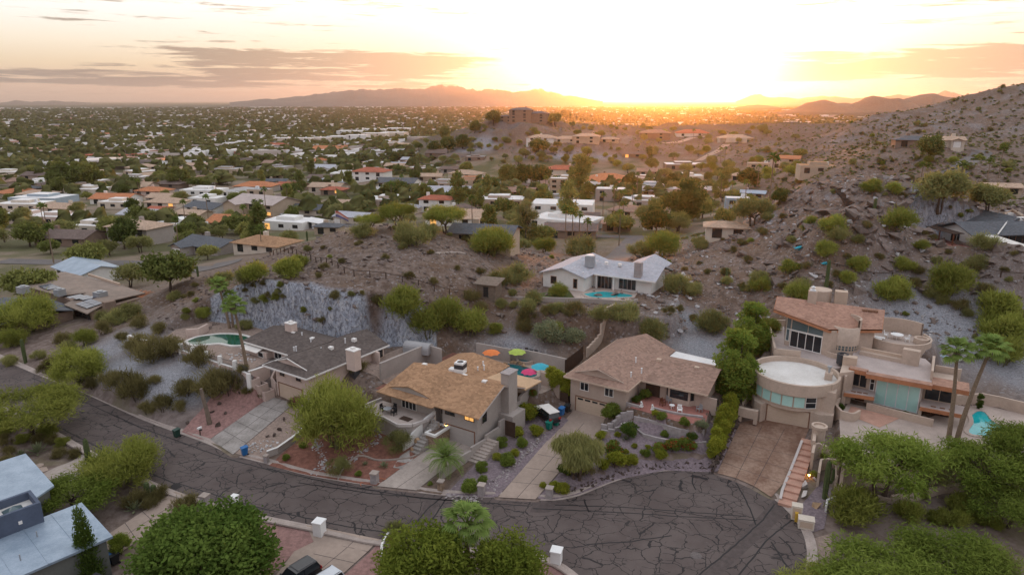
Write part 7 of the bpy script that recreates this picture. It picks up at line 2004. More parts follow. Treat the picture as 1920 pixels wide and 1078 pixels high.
def _cyp(i):
 B = [(PR.uniform(-.12, .12), PR.uniform(-.12, .12), .5 + 7.0 * k / 20, q, q, .6) for k, q in enumerate(.62 * (1 - (np.arange(21) / 21) ** 1.6) + .22)]
 return branches('cypress_stem', [b[:3] for b in B[3:9]], .1, 'bark', 1), leaves('cypress_crown', B, 9000, .28, .08, 'leaf_dark', up=1.2, shell=.2), 1.6, 7.8
kind('cypress', 1, _cyp)
kind('hedge_bush', 1, mk('hedge_bush', 18, 1.0, 1.5, 1.4, .35, .55, 4500, .18, .10, 'leaf_lime', 'bark', .05, 2, -.8, shell=.2))
kind('gum', 2, mk('gum', 20, 2.0, 3.6, 5.0, .55, .95, 7000, .38, .06, 'leaf_palo_grey', 'bark', .16, 2, -.8, droop=.6, up=.1))
kind('valley_round', 3, mk('valley_round', 18, 3.2, 2.1, 2.9, .9, 1.4, 3600, .55, .34, 'leaf_valley', 'bark', .2, 1, -.6))
kind('valley_dark', 2, mk('valley_dark', 20, 3.1, 2.9, 3.3, .9, 1.4, 3800, .55, .36, 'leaf_valley_dark', 'bark', .2, 1, -.7))
kind('valley_wispy', 2, mk('valley_wispy', 12, 3.2, 1.7, 2.6, .9, 1.3, 3000, .7, .16, 'leaf_palo_grey', 'bark', .15, 2, -.4))
kind('valley_tall', 2, mk('valley_tall', 16, 1.9, 4.0, 5.0, .8, 1.2, 3200, .6, .26, 'leaf_valley', 'bark', .2, 1, -.9))
def frond_fan(m):
 """one fan leaf: petiole and folded segments"""
 mb = MB(); n = 13
 mb.tube([(0, 0, 0), (.55, 0, .22), (1.0, 0, .25)], [.03, .022, .018], 4)
 for k in range(n):
  a = math.radians(-75 + 150 * k / (n - 1)); l = .95 - .25 * abs(math.sin(a))
  x1, y1 = 1.0 + l * math.cos(a), l * math.sin(a)
  xm, ym = 1.0 + .55 * l * math.cos(a), .55 * l * math.sin(a)
  px_, py_ = -math.sin(a) * .09, math.cos(a) * .09
  mb.add([(1.0, 0, .25), (xm + px_, ym + py_, .24), (x1, y1, .25 - .55 * l * (.6 + .4 * rnd.random())), (xm - px_, ym - py_, .20)], [(0, 1, 2, 3)])
 me = bpy.data.meshes.new('frond'); me.from_pydata(mb.v, [], mb.f); me.materials.append(M[m]); me.update(); return me
def frond_feather(m, L=2.6):
 mb = MB(); n = 22
 c = lambda t: Vector((L * t * .86, 0, L * (.62 * t - .85 * t * t)))
 mb.tube([c(k / 6) for k in range(7)], [.045, .04, .035, .028, .02, .014, .008], 4)
 for k in range(2, n):
  t = k / n; p = c(t); l = .62 * math.sin(math.pi * (t * .9 + .08)) + .12
  for s in (-1, 1):
   e = p + Vector((l * .55, s * l * .8, -.12 * l + .12 * l))
   mb.add([p, p.lerp(e, .5) + Vector((-.03, 0, .05)), e, p.lerp(e, .5) + Vector((.035, 0, .03))], [(0, 1, 2, 3)])
 me = bpy.data.meshes.new('frond'); me.from_pydata(mb.v, [], mb.f); me.materials.append(M[m]); me.update(); return me
FAN = [frond_fan('leaf_palm_bright') for _ in range(2)]
FEA = frond_feather('leaf_palm_bright')
def palm(base, h, label, lean=(0, 0), fan=True, n=26, s=1.0, skirt=True, group='palms'):
 r = thing('palm_tree', label, 'palm', base, rnd.random() * 6, group)
 c, n_ = math.cos(-r.rotation_euler.z), math.sin(-r.rotation_euler.z)
 lx, ly = lean[0] * c - lean[1] * n_, lean[0] * n_ + lean[1] * c
 mb = MB(); K = 8
 mb.tube([(lx * (k / K) ** 1.5, ly * (k / K) ** 1.5, h * k / K - .2) for k in range(K + 1)], [.26 * s - .12 * s * k / K for k in range(K + 1)], 8)
 mb.build('trunk', M['bark_palm'], r)
 if skirt and fan:
  MB().lathe(lx, ly, [(.16, h - 1.1), (.38 * s, h - .7), (.30 * s, h - .1)], 9).build('dead_skirt', M['wood_grey'], r)
 for k in range(n):
  a = k * 2.4; e = math.radians(70 - 105 * k / n)
  o = link('frond', rnd.choice(FAN) if fan else FEA, r, (lx, ly, h - .15), (0, -e + rnd.uniform(-.1, .1), a), s * rnd.uniform(.85, 1.1))
 return r
def far_palm_mesh(i):
 mb = MB()
 for k in range(16):
  a = k * 2.4; e = math.radians(65 - 100 * k / 16)
  d = Vector((math.cos(a) * math.cos(e), math.sin(a) * math.cos(e), math.sin(e)))
  s = Vector((-math.sin(a), math.cos(a), 0)) * .42
  p = d * 1.5
  mb.add([(0, 0, 0), p * .6 + s, p + Vector((0, 0, -.45)), p * .6 - s], [(0, 1, 2, 3)])
 me = bpy.data.meshes.new('far_palm_crown'); me.from_pydata(mb.v, [], mb.f); me.materials.append(M['leaf_palm']); me.update()
 t = bpy.data.meshes.new('far_palm_trunk'); b = MB().tube([(0, 0, -9.5), (.1, 0, -4), (0, 0, 0)], [.2, .14, .12], 5); t.from_pydata(b.v, [], b.f); t.materials.append(M['bark_palm']); t.update()
 return t, me
FARPALM = [far_palm_mesh(i) for i in range(2)]
UNLABELLED = []      # (object, descriptive phrase, zone phrase)
PLANT_NAMES = {'palo': 'palo_verde_tree', 'palo_grey': 'palo_verde_tree', 'umbrella': 'palo_verde_tree', 'mesquite': 'mesquite_tree', 'ficus': 'ficus_tree', 'green_tree': 'leafy_tree', 'weeping': 'weeping_tree', 'creosote': 'creosote_bush', 'olive_bush': 'desert_bush',
               'green_bush': 'palo_verde_bush', 'shrub': 'garden_shrub', 'shrub_lime': 'garden_shrub', 'shrub_dark': 'garden_shrub', 'shrub_sage': 'sage_shrub', 'grass_tuft': 'grass_tuft', 'column': 'evergreen_tree', 'juniper': 'evergreen_tree', 'cypress': 'cypress_tree',
               'hedge_bush': 'hedge_shrub', 'gum': 'gum_tree', 'valley_round': 'shade_tree', 'valley_dark': 'shade_tree', 'valley_wispy': 'palo_verde_tree', 'valley_tall': 'tall_tree'}
LOOK = {'palo': 'yellow-green palo verde', 'palo_grey': 'dusty palo verde', 'umbrella': 'umbrella-shaped palo verde', 'mesquite': 'feathery green mesquite', 'ficus': 'dense dark ficus', 'green_tree': 'bright leafy tree', 'creosote': 'brownish creosote bush', 'olive_bush': 'olive desert bush',
  'green_bush': 'yellow-green desert bush', 'shrub': 'rounded green shrub', 'shrub_lime': 'rounded yellowish shrub', 'shrub_dark': 'dark green shrub', 'shrub_sage': 'pale sage shrub', 'grass_tuft': 'golden grass tuft', 'gum': 'loose tall gum tree',
  'valley_round': 'round green tree', 'valley_dark': 'dark green tree', 'valley_wispy': 'pale wispy tree', 'valley_tall': 'tall narrow tree', 'hedge_bush': 'upright hedge shrub', 'juniper': 'tall evergreen', 'column': 'dark columnar tree'}
def plant(k, base, width, label=None, zone='', zs=1.0, group=None, variant=None):
 stem, crown, w, h = KIND[k][variant % len(KIND[k])] if variant is not None else rnd.choice(KIND[k])
 s = width / w / 1.1
 r = thing(PLANT_NAMES[k], label, 'tree' if 'tree' in PLANT_NAMES[k] else 'grass' if k == 'grass_tuft' else 'bush', base, rnd.random() * 6.28, group)
 r.scale = (s, s, s * zs)
 link('stem' if r['category'] != 'tree' else 'trunk', stem, r)
 link('foliage' if r['category'] != 'tree' else 'crown', crown, r)
 if not label: UNLABELLED.append((r, LOOK[k], zone))
 return r
def depth(p): return p[1] * math.cos(PITCH) + (H - p[2]) * math.sin(PITCH)
def at(k, px, py, wpx, label=None, zs=1.0, zone='', z=None, group=None):
 """plant with its foot at a pixel, its crown wpx pixels wide"""
 if z is None: p = G(px, py)
 else: p = Vector((*U(px, py, z), z)); p.z = float(gz(p.x, p.y)) if z < 50 else z
 return plant(k, (p.x, p.y, p.z - .03), wpx * depth(p) / FP, label, zone, zs, group)
# --- trees that stand out, one by one
at('palo', 632, 838, 172, 'big bushy palo verde in front of the pink house and tan roof', 1.25)
at('palo_grey', 745, 846, 62, 'thin airy palo verde by the stone path in the red gravel garden', 1.0)
at('palo_grey', 636, 888, 52, 'small sparse tree in the red gravel right under the big palo verde', 1.0)
at('umbrella', 64, 812, 205, 'umbrella-shaped palo verde with dark bent trunk at the left edge of the street', .66)
at('palo', 232, 908, 158, 'fluffy palo verde on the near verge left of the street', .85)
at('mesquite', 150, 962, 165, 'wide leafy mesquite above the blue metal roofs', .62)
at('ficus', 398, 1118, 285, 'huge round dark ficus in the near yard by the parked cars', .74, z=-.5)
at('green_tree', 226, 1042, 50, 'small bright tree beside the near driveway and the big ficus', 1.0)
at('cypress', 172, 1092, 44, 'narrow dark cypress rising in front of the blue metal roof', .85, z=-1.2)
at('green_tree', 800, 1130, 225, 'leafy bright tree at the bottom left of the tall fan palm', .84, z=-.4)
at('green_tree', 950, 1122, 180, 'leafy dark-green tree right of the fan palm by the turning circle', .86, z=-.3)
at('weeping', 1082, 898, 122, 'pale weeping tree leaning over the long straight driveway', 1.0)
at('juniper', 1378, 754, 92, 'tall dense evergreen between the rose roof and the round tower', .88)
at('juniper', 1408, 668, 74, 'second tall evergreen behind and right of the tallest one by the round tower', .80)
at('palo', 1440, 625, 50, 'small green tree tucked behind the tall evergreens', 1.0)
at('mesquite', 1648, 938, 215, 'large spreading mesquite in front of the aqua glass wall', .88)
at('palo_grey', 1738, 918, 78, 'slender tree right of the large mesquite with a bent trunk', 1.5)
at('mesquite', 1838, 930, 190, 'dark mesquite over the retaining wall below the turquoise pool', .78)
at('mesquite', 1915, 900, 165, 'mesquite at the right edge covering part of the turquoise pool', .85)
at('mesquite', 1650, 1135, 270, 'broad mesquite at the bottom right, nearest the turning circle', .58, z=-.3)
at('mesquite', 1790, 1100, 230, 'broad mesquite at the bottom right under the low retaining wall', .62, z=-.3)
at('palo', 1540, 1125, 190, 'bushy palo verde at the bottom edge next to the kerb of the turning circle', .5, z=-.3)
at('palo_grey', 1905, 1120, 230, 'silvery bushy tree in the bottom right corner', .6, z=-.4)
at('mesquite', 1885, 985, 170, 'mesquite leaning over the dark rocks at the right edge', .6)
at('green_bush', 1600, 975, 110, 'low green bush under the large spreading mesquite', .9)
at('palo_grey', 742, 1008, 52, 'feathery grey-green bush at the street end of the white curving wall', .9)
for a, b, c_, q in ((735, 1022, 26, 'golden grass tuft nearest the street beside the white curving wall'), (742, 1042, 30, 'golden grass tuft in the middle beside the white curving wall'), (740, 1064, 28, 'golden grass tuft nearest the camera by the white wall')): at('grass_tuft', a, b, c_, q, group='golden grasses')
p = G(*c6(1185, 515)); palm((p.x, p.y, p.z), 2.1, 'short bright date palm in the bed left of the stepped wall', fan=False, n=34, s=1.15, skirt=False)
x, y = U(876, 1092, -.4); palm((x, y, -.5), 6.3, 'tall fan palm rising between the two leafy trees at the bottom edge', n=30, s=1.35, lean=(.1, 0))
x, y = U(1778, 826, 3.4); palm((x, y, 3.3), 11.2, 'left one of the two tall leaning fan palms by the turquoise pool', lean=(-.7, .2), n=30, s=1.1)
x, y = U(1794, 826, 3.4); palm((x, y, 3.3), 11.4, 'right one of the two tall leaning fan palms by the turquoise pool', lean=(2.2, .5), n=30, s=1.2)
x, y = U(463, 693, 5.4); palm((x, y, 5.3), 9.4, 'tall fan palm standing on the pool terrace of the pink house', lean=(-1.0, .3), n=28, s=1.05)
x, y = U(431, 618, 5.4); palm((x, y, 5.3), 7.6, 'taller of the two fan palms at the cliff foot behind the green pool', lean=(-1.1, .2), n=26, s=1.0)
x, y = U(438, 616, 5.4); palm((x, y, 5.3), 5.4, 'shorter fan palm at the cliff foot behind the green pool', lean=(-.2, .2), n=22, s=.85)
def saguaro(px, py, h, label, arms=0):
 p = G(px, py)
 r = thing('saguaro_cactus', label, 'cactus', tuple(p), rnd.random() * 6, 'saguaros')
 n = 12; mb = MB()
 for z, k in ((-.2, .8), (0, .85), (h * .3, 1), (h * .8, 1), (h * .95, .8), (h, .2)):
  for j in range(n): mb.v.append((.30 * k * (1 if j % 2 else .82) * math.cos(6.283 * j / n), .30 * k * (1 if j % 2 else .82) * math.sin(6.283 * j / n), z))
 for i in range(5):
  for j in range(n): a = i * n; mb.f.append((a + j, a + (j + 1) % n, a + n + (j + 1) % n, a + n + j))
 mb.build('stem', M['cactus'], r)
 for k in range(arms):
  s = 1 if k % 2 else -1
  MB().tube([(0, 0, h * .45), (s * .6, 0, h * .42), (s * .75, 0, h * .5), (s * .75, 0, h * (.75 + .1 * k))], [.16, .18, .19, .12], 8).build('arm', M['cactus'], r)
 return r
saguaro(*c8(795, 655), 4.6, 'thick saguaro in front of the small niche wall by the long steps', 1)
saguaro(*m4(800, 760), 6.0, 'lone saguaro on top of the rocky hill beside the timber steps')
saguaro(*c5(520, 560), 5.6, 'saguaro standing in the fluffy palo verde on the near verge', 0)
saguaro(*c5(832, 640), 1.8, 'left of two short saguaros on the near verge'); saguaro(*c5(868, 640), 1.5, 'right of two short saguaros on the near verge')
saguaro(*c1(145, 420), 4.2, 'thin saguaro at the far kerb near the left edge')
saguaro(*m2(408, 455), 3.2, 'small saguaro on the ridge line left of the flag'); saguaro(*m1(1112, 655), 2.6, 'small saguaro at the left foot of the hill'); saguaro(*m4(1075, 290), 2.6, 'stubby saguaro right of the timber steps'); saguaro(*m3(1445, 665), 2.0, 'short saguaro on the bare slope right of the white house')
def agave(px, py, s, label, m='leaf_sage'):
 p = G(px, py); r = thing('agave', label, 'agave', tuple(p), rnd.random() * 6, 'agaves')
 mb = MB()
 for k in range(22):
  a = k * 2.4; e = math.radians(80 - 3.2 * k); d = Vector((math.cos(a) * math.cos(e), math.sin(a) * math.cos(e), math.sin(e))); t = Vector((-math.sin(a), math.cos(a), 0)) * .11 * s
  mb.add([d * .05 * s, d * .5 * s + t, d * s, d * .5 * s - t], [(0, 1, 2, 3)])
 mb.build('leaves', M[m], r)
agave(*c3(878, 855), .8, 'pale agave rosette in the gravel below the lower planter wall'); agave(*c6(838, 475), .8, 'blue agave on the red gravel near the wavy edging', 'leaf_sage'); agave(*c6(733, 462), .6, 'small agave on the red gravel left of the blue one')
agave(*c5(215, 395), 1.6, 'large blue-green agave beside the umbrella palo verde'); agave(*c5(755, 715), 1.3, 'grey agave clump on the near verge by the driveway'); agave(*c5(120, 410), 1.0, 'small agave on the left verge near the cactus bed')
# --- garden shrubs, foot pixel and width
def row(k, crop, items, zone, grp):
 for it in items:
  at(k, *crop(it[0], it[1]), it[2] / 1.0, it[3] if len(it) > 3 else None, zone=zone, group=grp)
G1 = 'shrubs in the bed between the driveways'
row('shrub_lime', c2, [(1640, 740, 50, 'largest yellowish shrub in the bush bed, left of the covered car'), (1583, 835, 28, 'yellowish round shrub against the stepped wall in the bush bed'), (1690, 830, 33, 'yellowish round shrub nearest the teal bins')], 'bush bed', G1)
row('shrub', c2, [(1500, 888, 27, 'round green shrub beside the stepped wall, halfway down the bush bed'), (1613, 893, 27, 'dark round shrub by the edging stones, halfway down the bush bed'), (1530, 995, 35, 'widest green shrub in the lower half of the bush bed'), (1387, 1030, 28, 'round green shrub near the wall in the lower bush bed')], 'bush bed', G1)
row('shrub_lime', c2, [(1470, 965, 20, 'small straggly shrub beside the widest green one in the bush bed'), (1575, 940, 20, 'small reddish-brown shrub behind the widest green one')], 'bush bed', G1)
row('shrub', c6, [(1392, 560, 21, 'small green shrub directly below the round one in the lower bush bed'), (1318, 610, 36, 'olive shrub at the kerb end of the bush bed'), (1098, 580, 12, 'tiny green shrub on the soil by the second driveway')], 'bush bed', G1)
row('shrub', c3, [(797, 735, 44, 'big round bush at the corner of the rose-roofed garage'), (988, 622, 27, 'round shrub beside the dark double door of the porch'), (1080, 755, 24, 'green shrub in the upper planter near the red steps'), (1205, 782, 23, 'green shrub in the middle of the upper planter'), (1095, 838, 18, 'green shrub alone in the lower planter'), (985, 950, 22, 'upright green shrub in the open gravel of the terraced garden')], 'terraced garden', 'shrubs of the terraced garden')
row('shrub_dark', c3, [(900, 835, 38, 'tall dark shrub between the stepped block walls'), (1250, 872, 23, 'dark shrub at the right end of the lower planter'), (540, 1045, 32, 'dark green shrub under the weeping tree'), (935, 648, 20, 'low dark shrub on the grey block bed left of the porch')], 'terraced garden', 'shrubs of the terraced garden')
row('shrub_sage', c3, [(1302, 790, 29, 'pale sage shrub at the right end of the upper planter'), (440, 300, 70, 'pale sage shrub on the slope above the lime parasol'), (590, 300, 45, 'second pale sage shrub right of the first above the pool yard')], 'terraced garden', None)
row('shrub_lime', c3, [(740, 852, 25, 'olive shrub at the driveway edge of the terraced garden'), (832, 838, 14), (798, 868, 10), (925, 897, 13), (880, 927, 13), (820, 1000, 46, 'large shrub left of the red-flowering row by the kerb'), (905, 990, 30), (742, 1020, 34), (1070, 965, 30), (1000, 905, 14), (1045, 715, 16, 'small shrub at the left end of the upper planter'), (600, 1055, 60, 'sprawling olive shrub beside the right-hand driveway pillar')], 'terraced garden', 'shrubs of the terraced garden')
row('creosote', c3, [(655, 1045, 40), (560, 930, 26)], 'terraced garden', None)
def bloom(px, py, wpx, m, label, k='shrub'):
 r = at(k, px, py, wpx, label)
 b = blobset(10, .95, .95, .75, .75, .2, .35, -.2)
 link('blossom', leaves('blossom', b, 260, .16, .12, m), r)
for a, b, w_, l in ((1065, 925, 30, 'leftmost red-flowering shrub above the kerb stones'), (1130, 918, 36, 'second red-flowering shrub from the left above the kerb stones'), (1195, 912, 36, 'third red-flowering shrub from the left above the kerb stones'), (1250, 915, 26, 'rightmost red-flowering shrub above the kerb stones'), (810, 935, 40, 'red-flowering shrub beside the weeping tree')): bloom(*c3(a, b), w_, 'petal_red', l)
bloom(*c2(345, 660), 34, 'petal_pink', 'pink bougainvillea at the corner of the pink house garage', 'creosote'); bloom(*c2(1672, 618), 20, 'petal_red', 'small red-leaved shrub on the wall beside the chimney')
for k in range(7):
 p = lerp(c3(1375, 960), c3(1470, 700), k / 6); at('hedge_bush', p[0], p[1], 34 if k < 6 else 28, zs=1.15, zone='the hedge beside the rust-coloured driveway', group='hedge along the stone wall')
for a, b, w_ in ((470, 560, 34), (500, 590, 40), (545, 610, 34)): at('hedge_bush', *c3(a, b), w_, zone='the hedge by the dark plank fence', group='hedge by the plank fence')
row('shrub', c6, [(385, 365, 16, 'small round green shrub on the red gravel, upper of two at left'), (293, 435, 17, 'small round green shrub on the red gravel, lower of two at left'), (695, 528, 16, 'green shrub near the grey mailbox pillar on the red gravel'), (755, 295, 14, 'low shrub behind the river of white stones')], 'red gravel', None)
row('creosote', c2, [(690, 470, 42, 'thin olive bush against the side of the pink house chimney')], '', None)
row('shrub_dark', c4, [(875, 690, 22, 'dark climbing shrub between the round tower and the entry'), (875, 600, 18, 'upper dark shrub between the round tower and the entry')], '', None)
row('green_bush', c8, [(735, 525, 18, 'yellowish bush beside the lit garden spotlight'), (790, 430, 24, 'small plants in the curved rose planter'), (1550, 800, 45), (1670, 790, 30, 'round dark shrub right of the low retaining wall'), (1750, 810, 36)], 'right verge', None)
row('green_bush', c8, [(1260, 760, 60, 'leafy bush below the low straight retaining wall'), (1440, 790, 50, 'second leafy bush below the low straight retaining wall'), (1560, 730, 60, 'bush among the dark rocks at the right edge'), (1330, 640, 34, 'small bush at the foot of the tall retaining wall')], 'right verge', None)
row('shrub_dark', c4, [(1075, 690, 12, 'left cactus clump in the glass-wall planter'), (1200, 712, 14, 'middle plant of the glass-wall planter'), (1250, 715, 12, 'right plant of the glass-wall planter')], '', None)
row('column', c4, [(1662, 680, 14, 'slim potted tree by the turquoise pool')], '', None)
row('shrub_lime', c7, [(480, 600, 24), (520, 620, 30), (415, 590, 16)], 'kerb bed', None)
row('creosote', c5, [(760, 690, 60), (900, 640, 45), (840, 700, 40), (50, 460, 40), (60, 400, 32), (300, 340, 30), (230, 330, 34), (420, 420, 34), (330, 420, 36), (30, 350, 36), (1050, 720, 60, 'spindly pale bush left of the big ficus')], 'the near left verge', 'bushes on the near left verge')
row('green_bush', c5, [(350, 350, 30), (130, 330, 30), (20, 290, 50), (270, 300, 40)], 'the near left verge', 'bushes on the near left verge')
# --- the slope left of the pink house, the cliff, both hills
HS = 'bushes on the rocky slopes'
row('palo', c1, [(455, 530, 108, 'palo verde on the grey slope above the street'), (170, 250, 120, 'wide green thicket tree below the solar-panel house'), (60, 330, 60), (480, 320, 50), (1145, 180, 34, 'green bush at the cliff foot behind the green pool')], 'the grey slope', HS)
row('creosote', c1, [(770, 350, 60), (870, 400, 90), (980, 380, 70), (1120, 430, 68), (700, 600, 80), (770, 620, 70), (880, 540, 34), (1050, 600, 62), (1200, 600, 90), (1290, 590, 80), (830, 700, 45), (920, 690, 56), (1010, 690, 36), (620, 540, 50), (900, 250, 40), (780, 220, 46), (690, 290, 30), (350, 310, 40), (580, 260, 46), (300, 440, 40), (250, 480, 30), (520, 560, 40), (1360, 470, 30), (1390, 600, 26), (1450, 615, 20)], 'the grey slope', HS)
row('olive_bush', c1, [(390, 360, 40), (500, 420, 44), (660, 200, 46), (720, 170, 50), (980, 70, 30), (600, 190, 40), (60, 430, 34), (215, 400, 30), (1370, 235, 34, 'dark round bush at the cliff foot behind the dark roof')], 'the grey slope', HS)
row('green_bush', m2, [(120, 690, 60), (300, 650, 62), (365, 600, 40), (950, 860, 84, 'large round yellow-green bush on the brown slope above the trailer'), (1090, 990, 80), (1190, 930, 80, 'tallest palo verde bush on the slope behind the tan roof'), (1330, 985, 76), (1465, 970, 34), (1800, 990, 40)], 'the left hill', HS)
row('olive_bush', m2, [(60, 700, 50), (1000, 475, 75), (1080, 440, 50), (720, 435, 46), (1490, 700, 50), (1440, 520, 74, 'broad pale bush on the right shoulder of the left hill'), (1620, 500, 34), (1580, 690, 60), (1560, 760, 22, 'small round bush at the corner of the white house garden'), (1500, 830, 28), (1680, 810, 42), (1830, 850, 30)], 'the left hill', HS)
row('umbrella', m2, [(760, 405, 58, 'left palo verde on top of the left hill by the flag'), (930, 395, 86, 'broad palo verde on the crest of the left hill'), (1185, 418, 92, 'spreading dark-trunked tree right of the hilltop')], 'the left hill', HS)
row('creosote', m2, [(850, 560, 20), (600, 580, 18), (1100, 530, 18), (470, 660, 20), (980, 670, 26), (1120, 700, 24), (1300, 460, 26), (560, 780, 30), (800, 800, 34), (1330, 790, 40), (1390, 850, 36), (1640, 900, 50), (1620, 960, 46), (500, 500, 14), (690, 480, 14), (1380, 640, 24), (1250, 620, 18)], 'the left hill', HS)
row('gum', m2, [(1635, 470, 46, 'loose grey gum tree beside the dark-roofed house behind the hill')], '', None)
row('olive_bush', m3, [(350, 470, 46), (620, 540, 66), (960, 550, 56), (1300, 500, 30), (1170, 740, 60), (870, 900, 60), (1030, 1000, 62), (740, 900, 46), (1370, 950, 60), (330, 850, 42), (470, 860, 30), (1630, 700, 46), (1850, 760, 52), (1250, 760, 20), (1440, 690, 18), (250, 830, 22)], 'the gap between the hills', HS)
row('creosote', m3, [(430, 870, 32), (590, 880, 48), (560, 880, 30), (1210, 620, 16), (1290, 590, 14), (1430, 650, 24), (1560, 570, 22), (1180, 850, 24), (1120, 870, 30), (1260, 900, 24), (1480, 520, 22), (1650, 420, 22), (310, 920, 30), (1530, 720, 22)], 'the gap between the hills', HS)
row('palo', m3, [(500, 770, 42, 'small yellow-green tree in the white house garden'), (1080, 545, 80, 'dark spreading tree right behind the white house'), (130, 540, 90), (420, 520, 50)], '', None)
row('green_bush', m4, [(430, 730, 44), (640, 800, 56), (600, 630, 40), (980, 620, 46), (1240, 620, 44), (840, 400, 52), (720, 370, 28), (1210, 410, 70, 'largest bush on the pale rock face of the right hill'), (1340, 510, 32), (800, 540, 46), (1180, 780, 70, 'wide bush on the blue gravel behind the modern house'), (1490, 750, 90, 'large bush below the wooden rail fence'), (1760, 880, 88, 'upper large round bush on the right-hand gravel slope'), (1790, 1010, 90, 'middle large round bush on the right-hand gravel slope'), (1060, 180, 42), (1180, 190, 34), (920, 690, 36)], 'the right rocky hill', HS)
row('green_bush', c4, [(1790, 430, 84, 'lowest large bush on the gravel slope behind the fan palms'), (1250, 155, 14), (1180, 60, 60)], 'the right rocky hill', HS)
row('olive_bush', m4, [(90, 480, 30), (240, 640, 20), (350, 740, 22), (250, 700, 26), (60, 760, 40), (160, 960, 60), (610, 470, 24), (480, 340, 26), (980, 470, 28), (870, 450, 40), (690, 400, 22), (1400, 770, 40), (1460, 810, 30), (1640, 620, 46), (1690, 500, 50, 'thin tree-like bush in front of the white patio posts'), (1880, 900, 40)], 'the right rocky hill', HS)
row('creosote', m4, [(370, 580, 18), (440, 420, 26), (330, 480, 24), (560, 330, 20), (700, 610, 26), (860, 660, 26), (1030, 380, 26), (920, 560, 20), (1100, 560, 24), (1300, 720, 34), (1200, 700, 30), (1700, 760, 40), (1560, 840, 40), (1320, 640, 30), (140, 640, 20), (20, 760, 26), (560, 720, 22), (820, 720, 22)], 'the right rocky hill', HS)
n_ = 0
while n_ < 170:
 px, py = rnd.uniform(40, 1915), rnd.uniform(150, 660)
 p = G(px, py); d_ = math.hypot(p.x, p.y)
 if p.z < 6.5 or d_ > 620 or d_ < 100: continue
 if d_ < 140 and abs(p.x - 25) < 45: continue
 if rnd.random() < .35 and d_ < 220: continue
 k = rnd.choice(['creosote', 'creosote', 'olive_bush', 'green_bush'])
 plant(k, (p.x, p.y, p.z - .05), rnd.uniform(1.0, 2.2) * (1 if d_ < 220 else 1.9), None, 'the rocky slope' if d_ < 220 else 'the far brown hillside', group=HS); n_ += 1
# --- loose rocks on the slopes and the dry stream of white stones
def rocks(name, n, mname, test, s0, s1, region):
 T = []
 base = [np.array([v.co[:] for v in m.vertices]) for m in _st[:6]]
 fac = [[tuple(p.vertices) for p in m.polygons] for m in _st[:6]]
 V = []; F_ = []; c = 0; tries = 0
 while c < n and tries < n * 30:
  tries += 1
  x, y = region()
  z = float(gz(x, y))
  if not test(x, y, z): continue
  i = rnd.randrange(6); s = s0 * (s1 / s0) ** (rnd.random() ** 2.2); a = rnd.random() * 6.28
  q = base[i] * np.array([s * rnd.uniform(.8, 1.4), s, s * rnd.uniform(.5, .9)]); ca, sa = math.cos(a), math.sin(a)
  q = np.column_stack([q[:, 0] * ca - q[:, 1] * sa + x, q[:, 0] * sa + q[:, 1] * ca + y, q[:, 2] + z + s * .15])
  o = len(V); V.extend(q.tolist()); F_.extend([tuple(k + o for k in f) for f in fac[i]]); c += 1
 me = bpy.data.meshes.new(name); me.from_pydata(V, [], F_); me.materials.append(M[mname]); me.update()
 tag(link(name, me), kind='stuff')
def hills():
 px, py = rnd.uniform(250, 1915), rnd.uniform(345, 640)
 x, y = U(px, py, rnd.uniform(5, 20)); return x, y
ok_ = lambda x, y, z: z > 5.6 and 92 < math.hypot(x, y) < 200 and not (-14 < F4.inv(x, y)[0] < 24 and F4.inv(x, y)[1] < 24) and not (-1 < F3.inv(x, y)[0] < 20 and F3.inv(x, y)[1] < 19)
rocks('scree', 5200, 'rock_scree' if mat('rock_scree', (.165, .128, .110), .95, .35, 1.5) else '', ok_, .12, .9, hills)
rocks('pale_rocks', 1500, 'rubble_white' if mat('rubble_white', (.38, .36, .355), .95, .25, 1.5) else '', lambda x, y, z: ok_(x, y, z) and x > 22, .10, .75, hills)
def stream():
 a = rnd.random(); P = [c6(450, 500), c6(500, 440), c6(470, 370), c6(455, 330)] if rnd.random() < .5 else [c6(520, 470), c6(640, 440), c6(760, 370), c6(830, 325)]
 i = min(int(a * 3), 2); p = lerp(P[i], P[i + 1], a * 3 - i); x, y = U(p[0] + rnd.gauss(0, 5), p[1] + rnd.gauss(0, 3), .5); return x, y
rocks('outcrops', 420, 'rock_scree', lambda x, y, z: z > 11.5 and x > 22 and 100 < math.hypot(x, y) < 195, .7, 2.3, hills)
rocks('stream_stones', 700, 'rubble_white', lambda x, y, z: True, .08, .28, stream)
def kerbside():
 p = lerp(c6(1180, 610), c6(1360, 630), rnd.random()) if rnd.random() < .4 else lerp(c6(1430, 590), c6(1740, 320), rnd.random()); return U(p[0] + rnd.gauss(0, 4), p[1] + rnd.gauss(0, 4), .3)
rocks('river_stones', 500, 'block_grey', lambda x, y, z: True, .07, .26, kerbside)
